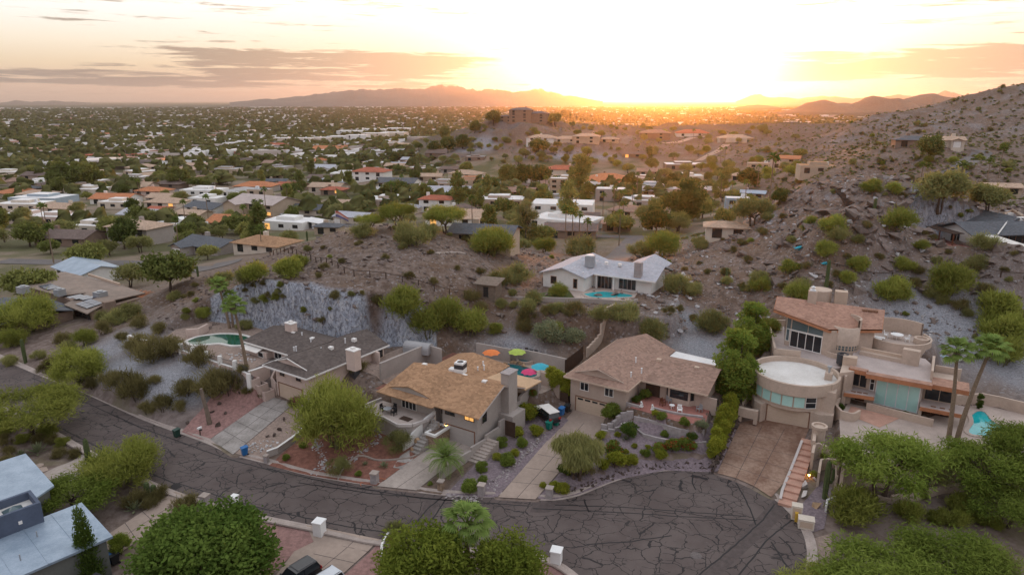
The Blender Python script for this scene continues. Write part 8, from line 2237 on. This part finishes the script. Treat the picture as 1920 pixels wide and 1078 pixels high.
# ------------------------------------------------------------------ the valley: streets, houses, trees
TAKEN = []
mat('street_far', (.13, .115, .11), .9, .2, .3)
mat('canal_grass', (.27, .20, .095), .95, .25, .08)
def lane(name, pts, w, m, off=.12):
 P = resample(spline([tuple(G(*p))[:2] for p in pts], 6), 2.5)
 TAKEN.extend((x, y, w * .75) for x, y in P)
 d = np.gradient(np.array(P), axis=0); d /= np.linalg.norm(d, axis=1)[:, None]; n = np.stack([-d[:, 1], d[:, 0]], -1)
 drape(name, [tuple(p + q * w / 2) for p, q in zip(np.array(P), n)] + [tuple(p - q * w / 2) for p, q in zip(np.array(P)[::-1], n[::-1])], M[m], off, 2.5, kind='structure', dens=2.5)
for q in ([(0, 490), (90, 492), (200, 493), (275, 497), (400, 503), (430, 490)], [(310, 368), (335, 352), (352, 340)], [(150, 432), (190, 415), (185, 408)], [(500, 425), (560, 405), (600, 418), (680, 425)], [(1075, 442), (1150, 444), (1215, 445), (1260, 446)], [(1140, 500), (1165, 478), (1180, 462), (1195, 446)],
          [(1690, 342), (1740, 342), (1800, 350), (1812, 365)], [(1170, 270), (1185, 255), (1178, 262)], [(1768, 325), (1800, 315), (1840, 290), (1830, 285)]): lane('street', q, 7.0, 'street_far')
c0_ = len(TAKEN); lane('canal_bank', [(-60, 305), (120, 302), (330, 301), (520, 299)], 62, 'canal_grass', .6); CANAL = np.array(TAKEN[c0_:])[::4]
lane('access_road', [(1245, 270), (1290, 262), (1328, 255)], 6, 'concrete', .5)
lane('access_road', [(1310, 303), (1345, 285), (1362, 272)], 6, 'concrete_new', .5)
TIP = {}
def vhouse(px, py, w, t, roof, wall, yaw, st, label, ref=None, dr=.62, group=None, pt=None):
 p = pt or G(px, py)
 W = w * depth(p) / FP; D = W * dr; h = 2.7 * st; a = math.radians(yaw)
 near = math.hypot(p.x, p.y) < 420
 r = thing('house', label, 'house', (p.x, p.y, p.z), a, group)
 c, n = math.cos(a), math.sin(a)
 TAKEN.append((p.x - n * D / 2, p.y + c * D / 2, max(W, D) * .56))
 if t == 'f':
  part(r, 'wall', wall, MB().box(-W / 2, W / 2, 0, D, -3, h + .5), 0)
  part(r, 'roof', roof, MB().box(-W / 2 + .3, W / 2 - .3, .3, D - .3, h + .45, h + .52), 0)
  if st == 1 and W > 14: part(r, 'wall', wall, MB().box(-W * .25, W * .2, D * .3, D * .8, h, h + 1.7), 0); part(r, 'roof', roof, MB().box(-W * .24, W * .19, D * .31, D * .79, h + 1.7, h + 1.76), 0)
 else:
  e = .7; zr = h + min(D, W) * .17
  mb = MB().box(-W / 2, W / 2, 0, D, -3, h - .05)
  if t in 'gL':
   mb.poly([(-W / 2, D, h - .05), (-W / 2, 0, h - .05), (-W / 2, D / 2, zr - .15)]); mb.poly([(W / 2, 0, h - .05), (W / 2, D, h - .05), (W / 2, D / 2, zr - .15)])
  part(r, 'wall', wall, mb, 0)
  if t in 'gL': gable(r, 0, -W / 2 - e, W / 2 + e, -e, D + e, h, zr, 'u', roof)
  else:
   i = D / 2 * .95; S = MB(); A, B, C_, D_ = (-W / 2 - e, -e, h), (W / 2 + e, -e, h), (W / 2 + e, D + e, h), (-W / 2 - e, D + e, h); R1, R2 = (-W / 2 + i, D / 2, zr), (W / 2 - i, D / 2, zr)
   S.slab([A, B, R2, R1], .15).slab([B, C_, R2], .15).slab([C_, D_, R1, R2], .15).slab([D_, A, R1], .15); part(r, 'roof', roof, S, 0)
  if t == 'L':
   x0, x1 = (W * .08, W * .42) if yaw > -20 else (-W * .42, -W * .08)
   m = MB().box(x0 + .5, x1 - .5, -D * .35, 0, -3, h - .06); m.poly([(x0 + .5, -D * .35, h - .06), (x1 - .5, -D * .35, h - .06), ((x0 + x1) / 2, -D * .35, h + (x1 - x0) * .17)]); part(r, 'wall', wall, m, 0)
   gable(r, 0, x0, x1, -D * .35 - e, D * .5, h, h + (x1 - x0) * .2, 'w', roof)
   garage(r, (x0, -D * .35), (x1, -D * .35), (x1 - x0) * .2, (x1 - x0) * .8, 0, 2.3, 'trim_white')
 k = max(2, int(W / 5)) if near else 2
 for s in range(st):
  for i in range(k):
   x0 = -W / 2 + W * (i + .3) / k; lit = rnd.random() < .02
   m = MB(); obox(m, (-W / 2, 0), (W / 2, 0), x0 + W / 2, x0 + W / 2 + min(2.2, W / k * .5), 2.7 * s + (1.0 if (i + s) % 3 else .1), 2.7 * s + 2.3, 0, .05)
   part(r, 'window', 'window_glow' if lit else 'glass_dark', m)
 if rnd.random() < .6:
  u = rnd.uniform(-.35, .35) * W
  if t == 'f': part(r, 'air_conditioner', 'metal_white', MB().rbox(u, D * .6, h + .4, h + 1.7, 1.6, 1.4, .2))
  else: part(r, 'chimney', wall, MB().rbox(u, D * .62, h - .5, h + D * .17 + .9, 1.3, 1.0))
 if ref: TIP[ref] = (p.x, p.y)
 return r
R_ = dict(r='tile_red', o='tile_orange', t='tile_tan', b='shingle_umber', n='shingle_rose', s='shingle_slate', g='shingle_grey', w='roof_white', m='roof_metal', f='roof_flat_grey', k='shingle_tan', d='deck_mauve')
S_ = dict(w='stucco_white', c='stucco_cream', s='stucco_sand', b='stucco_brown', p='stucco_pink', g='stucco_grey', t='stucco_tan', u='stucco_grey_blue', l='stucco_slate')
HL = '''128,528,118,g,m,w,-38,1,blue-grey metal roofed white house left of the big yellow-green trees|metal-roofed white house
240,458,100,h,t,g,-20,2,two-storey house with beige tile roof and grey walls|two-storey beige-tiled house
372,478,112,L,s,g,-30,1,slate-roofed grey house with a white garage door beside the tan-roofed one|slate-roofed grey house
478,476,108,h,k,c,-25,1,long tan-roofed house with a lit porch at the left foot of the hill|lit tan-roofed house
434,432,105,g,o,c,-12,1,long house with bright terracotta roof and white chimney|long terracotta-roofed house
160,440,88,f,w,c,-10,1,long white flat roof in front of the paved left street|
112,462,104,g,b,b,-8,1,long brown roof behind the wispy trees on the left street|
528,432,92,f,w,w,-18,1,long low white flat-roofed house below the mauve roofs|long white flat-roofed house
588,430,46,g,w,w,-40,1,small white gable attached beside the long white flat roof|
612,440,48,h,s,s,-10,1,dark slate hip roof just left of the flag|
576,405,72,g,s,c,-12,1,cream house with dark slate gable and white windows|
472,405,112,L,d,s,-28,2,large sand-coloured house with mauve gabled roofs|large mauve-roofed house
256,416,82,L,g,w,-15,1,grey-gabled house with white garage in the middle left|
352,414,58,g,t,s,-20,1,tan house with solar panels between the grey gable and terracotta roofs|
380,384,58,f,w,w,-12,1,white cubic house nearest the curved street|
370,368,74,f,w,w,-12,1,white flat-roofed house behind the white cubic one|
482,378,40,f,f,s,-15,2,tan two-storey box house with large windows|tan two-storey box
536,380,58,h,b,b,-10,1,low dark brown house right of the tan box house|
538,357,52,g,r,b,-20,1,pair of dark red shed roofs on a brown house|
512,336,38,h,o,s,-10,1,small orange hip roof left of the white modern house|
612,350,66,f,w,u,-12,1,white modern house with grey-blue base on terraces|white modern terraced house
622,366,44,h,r,b,-10,1,dark red hip roof below the white modern house|
30,420,90,f,w,p,-5,1,pinkish flat-roofed house at the left edge|pink flat-roofed house
92,422,80,f,w,p,-10,1,pinkish flat-roofed house with brick yard beside the edge one|
95,402,72,h,t,c,-12,1,tan hip roof behind the pinkish flat houses|
60,384,98,f,w,u,-8,1,long white flat roof with grey-blue walls at the far left|
30,396,84,f,w,c,-5,1,very long white low roof at the left edge|
212,392,62,f,w,c,-8,1,cream flat house behind the two-storey beige-tiled one|
278,368,58,h,o,p,-12,1,terracotta hip roof with pink walls near the curved street|
310,354,52,h,b,b,-12,1,dark brown hip roof near the top of the curved street|
296,404,38,g,r,s,-10,1,small red roof behind the grey-gabled house|
690,340,64,h,r,w,-14,2,white two-storey house with red hip roof raised on a mound|white red-roofed mound house
655,420,66,L,g,c,-22,1,cream house with pale metal roof right of the flag|
752,402,58,h,g,c,-15,1,grey hip roof peeking over the left hilltop trees|
815,398,60,h,r,w,-10,2,white balconied house with red roof right of the hilltop|white balconied red house
882,348,66,f,o,s,-5,1,long flat house with orange-red roof edge|
968,370,64,L,n,b,-12,1,taupe house with brown gables beside the dense dark grove|
1046,366,32,f,w,s,-12,3,tan tower house three storeys tall|tan tower house
1052,334,62,h,r,c,-10,2,cream house with twin red roofs behind the tan tower|
1052,412,116,f,w,w,-10,2,large white modern block among gum trees|large white modern block
900,462,118,g,s,s,-14,1,dark-roofed house with brick chimney right behind the left hill|dark house behind the hill
1070,448,94,g,b,b,-6,1,long brown roof on the street behind the white house|
1228,432,40,g,r,w,-4,1,little white house with red gable and two windows|little white red-gabled house
1156,434,52,h,n,b,-6,1,tan-brown hip roof at the head of the cul-de-sac behind|
1362,448,76,h,t,c,-15,1,plain beige hip roof at the foot of the rocky hill|plain beige hip roof
1100,418,44,g,b,b,-6,1,brown roof hidden behind the tall palms|
1143,378,54,f,w,g,-12,2,white-grey block with skylights behind the palms|white-grey skylit block
1220,358,52,f,w,u,-8,1,pale blue flat roof behind the round dark trees|
1382,402,44,f,w,u,-12,2,light blue box house with white roof|light blue box house
1140,342,64,h,o,b,-6,1,wide orange-red hip roof in the middle distance|wide orange-red roof
1220,330,50,g,n,b,-12,1,brown gabled house below the quarried middle hill|
1285,318,72,f,w,b,-5,1,flat brown pavilion with white roof top|flat brown pavilion
1336,368,54,g,d,s,-18,1,mauve gabled house among tall palms on the right|
1410,374,42,g,m,g,-25,1,blue-grey gable right of the tall palms|
1012,272,52,h,t,w,-15,2,left one of the white villas on the middle hill terrace|left terrace villa
1062,268,48,h,t,c,-10,1,low tiled wing between the two terrace villas|
1098,270,50,h,t,s,-10,2,square two-storey villa on the middle hill terrace|square terrace villa
1142,268,34,h,t,s,-10,1,low tiled house right of the square villa|
1228,262,56,h,n,b,-8,2,brown two-storey house directly under the sun|brown house under the sun
1300,256,62,h,r,w,-8,1,white-walled red-roofed house on the far ridge|far ridge white house
1382,266,60,h,t,s,-5,1,sand-coloured villa on its walled terrace on the ridge|sand ridge villa
1470,316,50,g,o,p,-25,2,pinkish gable house on the slope below the brown hillside|
1424,326,44,f,t,s,-15,2,sand-coloured stacked house among bushes on the slope|
1186,296,38,g,b,b,-10,1,dark brown hut-like house on the quarry edge|
1538,326,72,f,k,s,-12,1,flat tan-roofed house with white pool wall behind the saguaro hill|tan flat-roofed hill house
1715,276,66,h,s,b,-18,1,left half of the house on the big brown hill, dark hip roof|big hill house
1772,276,62,L,t,c,-18,1,right half of the house on the big brown hill, pale walls|
975,231,42,h,s,b,-12,4,dark slate mansion on the crest of the middle hill|hilltop mansion
1006,231,40,h,s,b,-12,3,dark lower wing of the hilltop mansion|
948,231,26,h,s,b,-12,2,small left pavilion of the hilltop mansion|
826,294,62,g,b,b,-15,1,low brown roofs at the left foot of the middle hill|
770,306,40,g,g,b,-15,1,grey-roofed brown house in the trees left of the middle hill|
890,302,36,f,f,b,-8,1,flat brown box below the middle hill slope|
506,282,76,h,r,b,-5,1,long dark red roof across the canal|long canal-side red roof
626,290,92,g,o,p,-5,1,row house with orange-red roofs across the canal|
386,294,74,f,w,w,-14,2,white apartment block left of the canal-side red roof|white canal apartments
486,294,60,f,w,w,-14,2,white apartment block below the canal-side red roof|
1880,372,60,g,t,s,-10,1,tan roof among trees at the right edge|'''
for ln in HL.split('\n'):
 a, ref = ln.split('|'); q = a.split(',', 8)
 vhouse(float(q[0]), float(q[1]), float(q[2]), q[3], R_[q[4]], S_[q[5]], float(q[6]), int(q[7]), q[8].replace(',', ''), ref or None)
for k, (px, py, w, st) in enumerate(((530, 272, 36, 3), (566, 272, 34, 3), (600, 271, 36, 3), (634, 268, 44, 3), (668, 270, 40, 4), (700, 266, 46, 4), (735, 264, 48, 4), (655, 256, 50, 3), (700, 252, 44, 3), (745, 250, 40, 3), (150, 256, 40, 1), (250, 262, 50, 2), (330, 266, 60, 1), (420, 258, 40, 1))):
 r = vhouse(px, py, w, 'f', 'roof_white', rnd.choice(['stucco_white', 'stucco_cream', 'stucco_white']), -8, st, None, group='white apartment blocks across the canal'); UNLABELLED.append((r, 'white apartment block', ''))
for px in range(165, 305, 20):
 r = vhouse(px, 297 - (px % 3), 22, 'h', 'tile_red', 'stucco_tan', -5, 1, None, group='red-roofed row houses along the canal'); UNLABELLED.append((r, 'small red-roofed row house', ''))
def free(x, y, q): return all((x - a) ** 2 + (y - b) ** 2 > (q + c) ** 2 for a, b, c in TAKEN)
RL = {'w': 'white flat-roofed', 'f': 'grey flat-roofed', 'o': 'orange-roofed', 't': 'tan-roofed', 'b': 'brown-roofed', 'g': 'pale grey-roofed', 'n': 'taupe-roofed', 's': 'slate-roofed'}
n_ = t_ = 0
while n_ < 175 and t_ < 8000:
 t_ += 1; px = rnd.uniform(-10, 1480); py = 240 + 200 * rnd.random() ** 1.5
 p = G(px, py)
 if p.z > -1.0 or p.y > 1250 or (px > 860 and py < 330): continue
 w = rnd.uniform(14, 24)
 if not free(p.x, p.y + 5, w * .5): continue
 k = rnd.choice('wwwwfottbgns')
 r = vhouse(px, py, w * FP / depth(p), 'f' if k in 'wf' else rnd.choice('ghL'), R_[k], rnd.choice(['stucco_white', 'stucco_cream', 'stucco_sand', 'stucco_tan', 'stucco_grey']), rnd.choice((-30, -12, -5, 60)), 1, None, group='houses scattered through the valley', pt=p)
 UNLABELLED.append((r, RL[k] + ' house', '')); n_ += 1
for px, py, rz, pt_, lab in ((1030, 442, .1, 'car_silver', 'silver car parked on the street behind the white house'), (289, 412, -.5, 'car_white', 'white car in front of the cream slate-gabled house') , (535, 408, .9, 'car_white', 'white car on the drive of the slate-gabled cream house'), (656, 412, .4, 'car_black', 'dark car parked right of the flag'), (478, 382, .2, 'car_black', 'dark car outside the tan box house'), (985, 372, .3, 'car_white', 'white car beside the taupe gabled house')):
 p = G(px, py); car(p.x, p.y, p.z + .15, rz, pt_, lab, 5.0)
wall_run([tuple(G(1345, 268))[:2], tuple(G(1400, 268))[:2]], 4, .6, 'stucco_cream', 'cream retaining wall under the sand-coloured ridge villa', step=6)
for k, px, py, w, lab in (('valley_dark', 1282, 425, 92, 'biggest round dark tree, beside the little white red-gabled house'), ('valley_round', 320, 545, 100, 'bright round tree below the slate-roofed grey house'), ('valley_wispy', 245, 540, 74, 'grey-green tree left of the bright round one above the hill foot'), ('valley_dark', 335, 352, 42, 'round dark tree at the bend of the curved street'), ('valley_dark', 122, 360, 60, 'large dark grove tree in the far left valley'),
                          ('valley_dark', 150, 356, 56, 'second large dark grove tree in the far left valley'), ('valley_dark', 178, 352, 50, 'third large dark grove tree in the far left valley'), ('valley_dark', 955, 350, 46, 'left tree of the dense dark grove by the taupe house'), ('valley_dark', 985, 350, 46, 'middle tree of the dense dark grove by the taupe house'), ('valley_dark', 1015, 350, 44, 'right tree of the dense dark grove by the taupe house'),
                          ('valley_tall', 1090, 375, 40, 'tall bright tree beside the tan tower house'), ('valley_tall', 1065, 425, 40, 'tall gum tree in front of the large white modern block'), ('valley_tall', 860, 395, 34, 'tall pine-like tree right of the white balconied house'), ('valley_round', 742, 372, 48, 'yellowish round tree in front of the mound house'), ('valley_wispy', 1410, 425, 86, 'broad yellow-green tree before the rocky hill foot'),
                          ('valley_dark', 1460, 385, 34, 'dark round tree left of the rocky hilltop'), ('valley_dark', 1740, 302, 52, 'dark round tree below the big hill house'), ('valley_wispy', 1760, 400, 120, 'broad yellowish tree behind the pale rock face'), ('valley_wispy', 1850, 402, 90, 'feathery tree behind the white-ended house'), ('valley_round', 60, 565, 90, 'bushy tree left of the blue-grey metal roof'), ('valley_wispy', 420, 548, 60, 'pale wispy tree between the bright round tree and the hill')):
 at(k, px, py, w, lab)
 p = G(px, py); TAKEN.append((p.x, p.y, w * depth(p) / FP * .4))
for px, py, w in ((815, 292, 30), (840, 288, 34), (868, 280, 30), (835, 262, 26), (1010, 288, 40), (890, 250, 26), (1060, 226, 26), (925, 236, 30), (1040, 235, 30)): at('valley_dark' if px < 1000 else 'valley_round', px, py, w, zone='the middle hill', group='trees on the middle hill')
n_ = 0
while n_ < 110:
 p = G(rnd.uniform(830, 1500), rnd.uniform(236, 345))
 if -3 < p.z and 300 < p.y < 720 and free(p.x, p.y, 2): plant(rnd.choice(['green_bush', 'olive_bush', 'valley_round', 'valley_wispy']), tuple(p), rnd.uniform(4, 8.5), None, '', group='bushes of the middle hill'); n_ += 1
n_ = t_ = 0
while n_ < 235 and t_ < 9000:
 t_ += 1; px = rnd.uniform(-10, 1560); py = 262 + 250 * rnd.random() ** 1.35
 p = G(px, py)
 if p.z > 3.0 or p.y > 1000 or p.y < 165 or (p.z > -1 and p.y < 190): continue
 s = rnd.uniform(5.5, 11)
 if not free(p.x, p.y, s * .12): continue
 TAKEN.append((p.x, p.y, s * .25)); k = rnd.choice(['valley_round', 'valley_round', 'valley_dark', 'valley_wispy', 'valley_wispy', 'valley_tall'])
 plant(k, tuple(p), s * (.6 if k == 'valley_tall' else 1), None, '', group='trees of the valley'); n_ += 1
n_ = t_ = 0
PZ = [(1130, 420), (1150, 415), (1168, 420), (1160, 470), (1060, 472), (1072, 476), (1085, 474), (1100, 470), (492, 415), (480, 412), (500, 412), (85, 440), (92, 450), (105, 515), (1350, 385), (1370, 388), (1395, 400), (1440, 400), (1725, 350), (1735, 352), (1850, 345), (1870, 345), (1795, 372), (1300, 262), (1350, 312), (1358, 310)]
while n_ < 60 and t_ < 3000:
 t_ += 1
 px, py = PZ[n_] if n_ < len(PZ) else (rnd.uniform(0, 1500), 285 + 200 * rnd.random())
 p = G(px, py)
 if n_ >= len(PZ) and (p.z > 3 or p.y > 750 or p.y < 170): continue
 r = thing('palm_tree', None, 'palm', (p.x, p.y, p.z), rnd.random() * 6, 'palms of the valley'); h = rnd.uniform(6.5, 13)
 t__, c__ = rnd.choice(FARPALM); link('trunk', t__, r, (0, 0, h)); link('crown', c__, r, (0, 0, h), None, rnd.uniform(.9, 1.3)); UNLABELLED.append((r, 'tall fan palm' if h > 10 else 'fan palm', '')); n_ += 1
def spread_mesh(name, n, m, box, r0, r1, dark=False, gap=0, hill=False):
 u = PR.random(n); rr = np.exp(np.log(r0) + (np.log(r1) - np.log(r0)) * u); th = np.radians(PR.uniform(-43, 43, n))
 x, y = rr * np.sin(th), rr * np.cos(th); z = gz(x, y)
 ok = z < -4 if not hill else z > 3
 ok &= fbm(x / 160, y / 160, 3) > gap
 ok &= ((x[:, None] - CANAL[:, 0]) ** 2 + (y[:, None] - CANAL[:, 1]) ** 2).min(1) > 38 ** 2
 x, y, z, rr = x[ok], y[ok], z[ok], rr[ok]; n = len(x)
 if box:
  sx, sy, h = PR.uniform(7, 16, n) * (rr / 700) ** .3, PR.uniform(6, 12, n), PR.uniform(3.2, 6.0, n)
  T = np.array([(-1, -1, -.2), (1, -1, -.2), (1, 1, -.2), (-1, 1, -.2), (-1, -1, 1), (1, -1, 1), (1, 1, 1), (-1, 1, 1)]); Q = np.array([(4, 5, 6, 7), (0, 1, 5, 4), (1, 2, 6, 5), (3, 0, 4, 7)])
 else:
  sx = PR.uniform(3.0, 6.5, n) * (rr / 700) ** .35; sy = sx * PR.uniform(.8, 1.2, n); h = PR.uniform(4.5, 9.5, n) * (rr / 900) ** .15
  T = np.array([(-1, -.3, .35), (.1, -1, .3), (1, .1, .4), (.2, 1, .35), (-.55, -.5, .8), (.55, -.4, .85), (.35, .55, .78), (-.4, .5, .9), (0, 0, 1.0)]); Q = np.array([(0, 1, 5, 4), (1, 2, 6, 5), (2, 3, 7, 6), (3, 0, 4, 7), (4, 5, 8, 8), (5, 6, 8, 8), (6, 7, 8, 8), (7, 4, 8, 8)])
 if hill: sx, sy, h = sx * .22, sy * .22, h * .13
 a = PR.uniform(0, 6.28, n) if not box else PR.choice([-.2, .1, 1.4], n)
 J = PR.uniform(.75, 1.25, (n, len(T), 3)) if not box else 1.0
 V = T[None] * J * np.stack([sx, sy, h], -1)[:, None]
 X = V[..., 0] * np.cos(a)[:, None] - V[..., 1] * np.sin(a)[:, None] + x[:, None]; Y = V[..., 0] * np.sin(a)[:, None] + V[..., 1] * np.cos(a)[:, None] + y[:, None]
 V = np.stack([X, Y, V[..., 2] + z[:, None]], -1).reshape(-1, 3)
 Fq = (Q[None] + (np.arange(n) * len(T))[:, None, None]).reshape(-1, 4)
 tri = Fq[:, 2] == Fq[:, 3]
 Tq = np.concatenate([Fq[~tri][:, [0, 1, 2]], Fq[~tri][:, [0, 2, 3]], Fq[tri][:, :3]])
 me = np_mesh(name, V, Tq, M[m])
 at_ = me.attributes.new('clump', 'FLOAT', 'POINT'); at_.data.foreach_set('value', np.repeat(PR.random(n), len(T)).astype(np.float32))
 tag(link(name, me), kind='stuff')
leafmat('leaf_far', (0.085, 0.095, 0.034), (0.213, 0.201, 0.081), .25)
def roofmat():
 m = bpy.data.materials.new('roof_far'); m.use_nodes = True; N = NT(m.node_tree); a = N.new('Attribute'); a.attribute_name = 'clump'
 N.put(N.n['Principled BSDF'].inputs['Base Color'], N.ramp(a.outputs['Fac'], [(0, (.62, .58, .55)), (.4, (.34, .28, .24)), (.6, (.36, .17, .11)), (.75, (.16, .12, .10)), (.9, (.66, .63, .60))], 'CONSTANT')); M['roof_far'] = m
roofmat()
spread_mesh('far_trees', 26000, 'leaf_far', False, 620, 6000, gap=-.22)
spread_mesh('valley_undergrowth', 1800, 'leaf_far', False, 215, 640, gap=-.1)
spread_mesh('far_roofs', 7500, 'roof_far', True, 640, 7000, gap=-.12)
spread_mesh('hillside_scrub', 16000, 'leaf_far', False, 190, 760, gap=-.3, hill=True)
# ---- mountains on the horizon
mat('mountain_rock', (.13, .10, .09), .95, .25, .002)
def range_(name, px0, px1, dist, prof, thick):
 n, k = 520, 9; V = []
 for i in range(n + 1):
  px = px0 + (px1 - px0) * i / n
  d = ray(px, 190); t = dist / math.hypot(d[0], d[1])
  py = np.interp(px, [p[0] for p in prof], [p[1] for p in prof])
  top = H + dist * (190 - py) / FP * 1.02
  for j in range(k):
   s = j / (k - 1) * 2 - 1; q = 1 + s * thick / dist
   hh = (1 - abs(s)) ** .8
   x, y = d[0] * t * q, d[1] * t * q
   rg = float(fbm(np.array([x / 260.]), np.array([y / 260.]), 5)[0]); cr = .5 * float(fbm(np.array([x / 110.]), np.array([3.3]), 4)[0])
   V.append((x, y, -14 + (top + 14) * hh * (1 + .55 * rg * (1 if j != k // 2 else 0) + cr)))
 F_ = [(i * k + j, (i + 1) * k + j, (i + 1) * k + j + 1, i * k + j + 1) for i in range(n) for j in range(k - 1)]
 o = np_mesh(name, V, F_, M['mountain_rock']); tag(link(name, o), kind='structure')
range_('mountain_range', 430, 1130, 9000, [(430, 192), (500, 187), (560, 182), (610, 176), (660, 173), (720, 172), (745, 167), (780, 169), (826, 164), (850, 167), (890, 168), (940, 172), (990, 171), (1010, 171), (1050, 177), (1090, 184), (1130, 190)], 1500)
range_('mountain_range', 0, 170, 14000, [(0, 192), (30, 189), (60, 191), (100, 189), (130, 191), (170, 192)], 1500)
range_('mountain_range', 1380, 1920, 14000, [(1380, 190), (1420, 178), (1440, 183), (1500, 186), (1540, 182), (1600, 185), (1680, 181), (1740, 184), (1770, 176), (1820, 182), (1920, 186)], 1500)
# ------------------------------------------------------------------ air
m = bpy.data.materials.new('haze'); m.use_nodes = True
N = NT(m.node_tree)
for n in list(N.n):
 if n.type == 'BSDF_PRINCIPLED': N.n.remove(n)
v = N.new('VolumePrincipled')
v.inputs['Color'].default_value = (.96, .88, .80, 1)
v.inputs['Density'].default_value = 5e-5
v.inputs['Anisotropy'].default_value = .84
N.l.new(v.outputs[0], N.n['Material Output'].inputs['Volume'])
M['haze'] = m
tag(MB().box(-27000, 27000, -400, 27500, -30, 290).build('haze', m), kind='stuff')
m.cycles.homogeneous_volume = True
# ------------------------------------------------------------------ a telling label for every plant and house not named above
def finish_labels():
 REF = [(n, x, y) for n, (x, y) in TIP.items()]
 REF += [('green kidney pool', *U(420, 640, 5.4)), ('timber hillside steps', *tuple(G(1580, 380))[:2]), ('hilltop flag', *tuple(G(631, 433))[:2]), ('weathered hut', *tuple(G(917, 554))[:2]), ('white-ended house', 85, 122), ('modern tower house', *F4(10, 14)), ('rose-roofed house', *F3(9, 12)),
   ('white gap house', 15, 124), ('parasol pool', *F2(10, 19)), ('white trailer', *tuple(G(784, 650))[:2]), ('turquoise pool', *U(1850, 805, 3.4)), ('long driveway', *U(1000, 870, .5)), ('solar-panel house', -87, 132), ('near blue-roofed house', -42, 57), ('pink garage house', *F1(3, 4)), ('lone hilltop saguaro', *tuple(G(1547, 352))[:2]),
   ('umbrella palo verde', *tuple(G(64, 812))[:2]), ('long concrete steps', *U(1490, 880, .8)), ('pale hillside slab', *tuple(G(846, 476))[:2]), ('blue plastic sheet', *tuple(G(1496, 472))[:2]), ('right street', *tuple(G(1780, 346))[:2]), ('canal bank', *tuple(G(120, 301))[:2])]
 cell = {}
 for o, look, zone in UNLABELLED:
  x, y = o.location.x, o.location.y
  rn, rx, ry = min(REF, key=lambda q: (q[1] - x) ** 2 + (q[2] - y) ** 2)
  a, b = x / math.hypot(x, y), rx / math.hypot(rx, ry)
  R0, R1 = math.hypot(x, y), math.hypot(rx, ry)
  lat, dep = (math.atan2(x, y) - math.atan2(rx, ry)) * R1, R0 - R1
  rel = ('right of' if lat > 0 else 'left of') if abs(lat) > abs(dep) * .8 else ('behind' if dep > 0 else 'in front of')
  cell.setdefault((look, rel, rn), []).append((math.hypot(x - rx, y - ry), o))
 ORD = ['nearest', 'second nearest', 'third nearest', 'fourth nearest', 'fifth nearest', 'sixth nearest', 'seventh nearest', 'eighth nearest', 'ninth nearest', 'tenth nearest']
 for (look, rel, rn), L in cell.items():
  L.sort(key=lambda q: q[0])
  for i, (_, o) in enumerate(L):
   if len(L) == 1: o['label'] = f'{look} {rel} the {rn}'
   elif i < 10: o['label'] = f'{ORD[i]} {look} {rel} the {rn}'
   else: o['label'] = f'{i + 1}th nearest {look} {rel} the {rn}'
finish_labels()
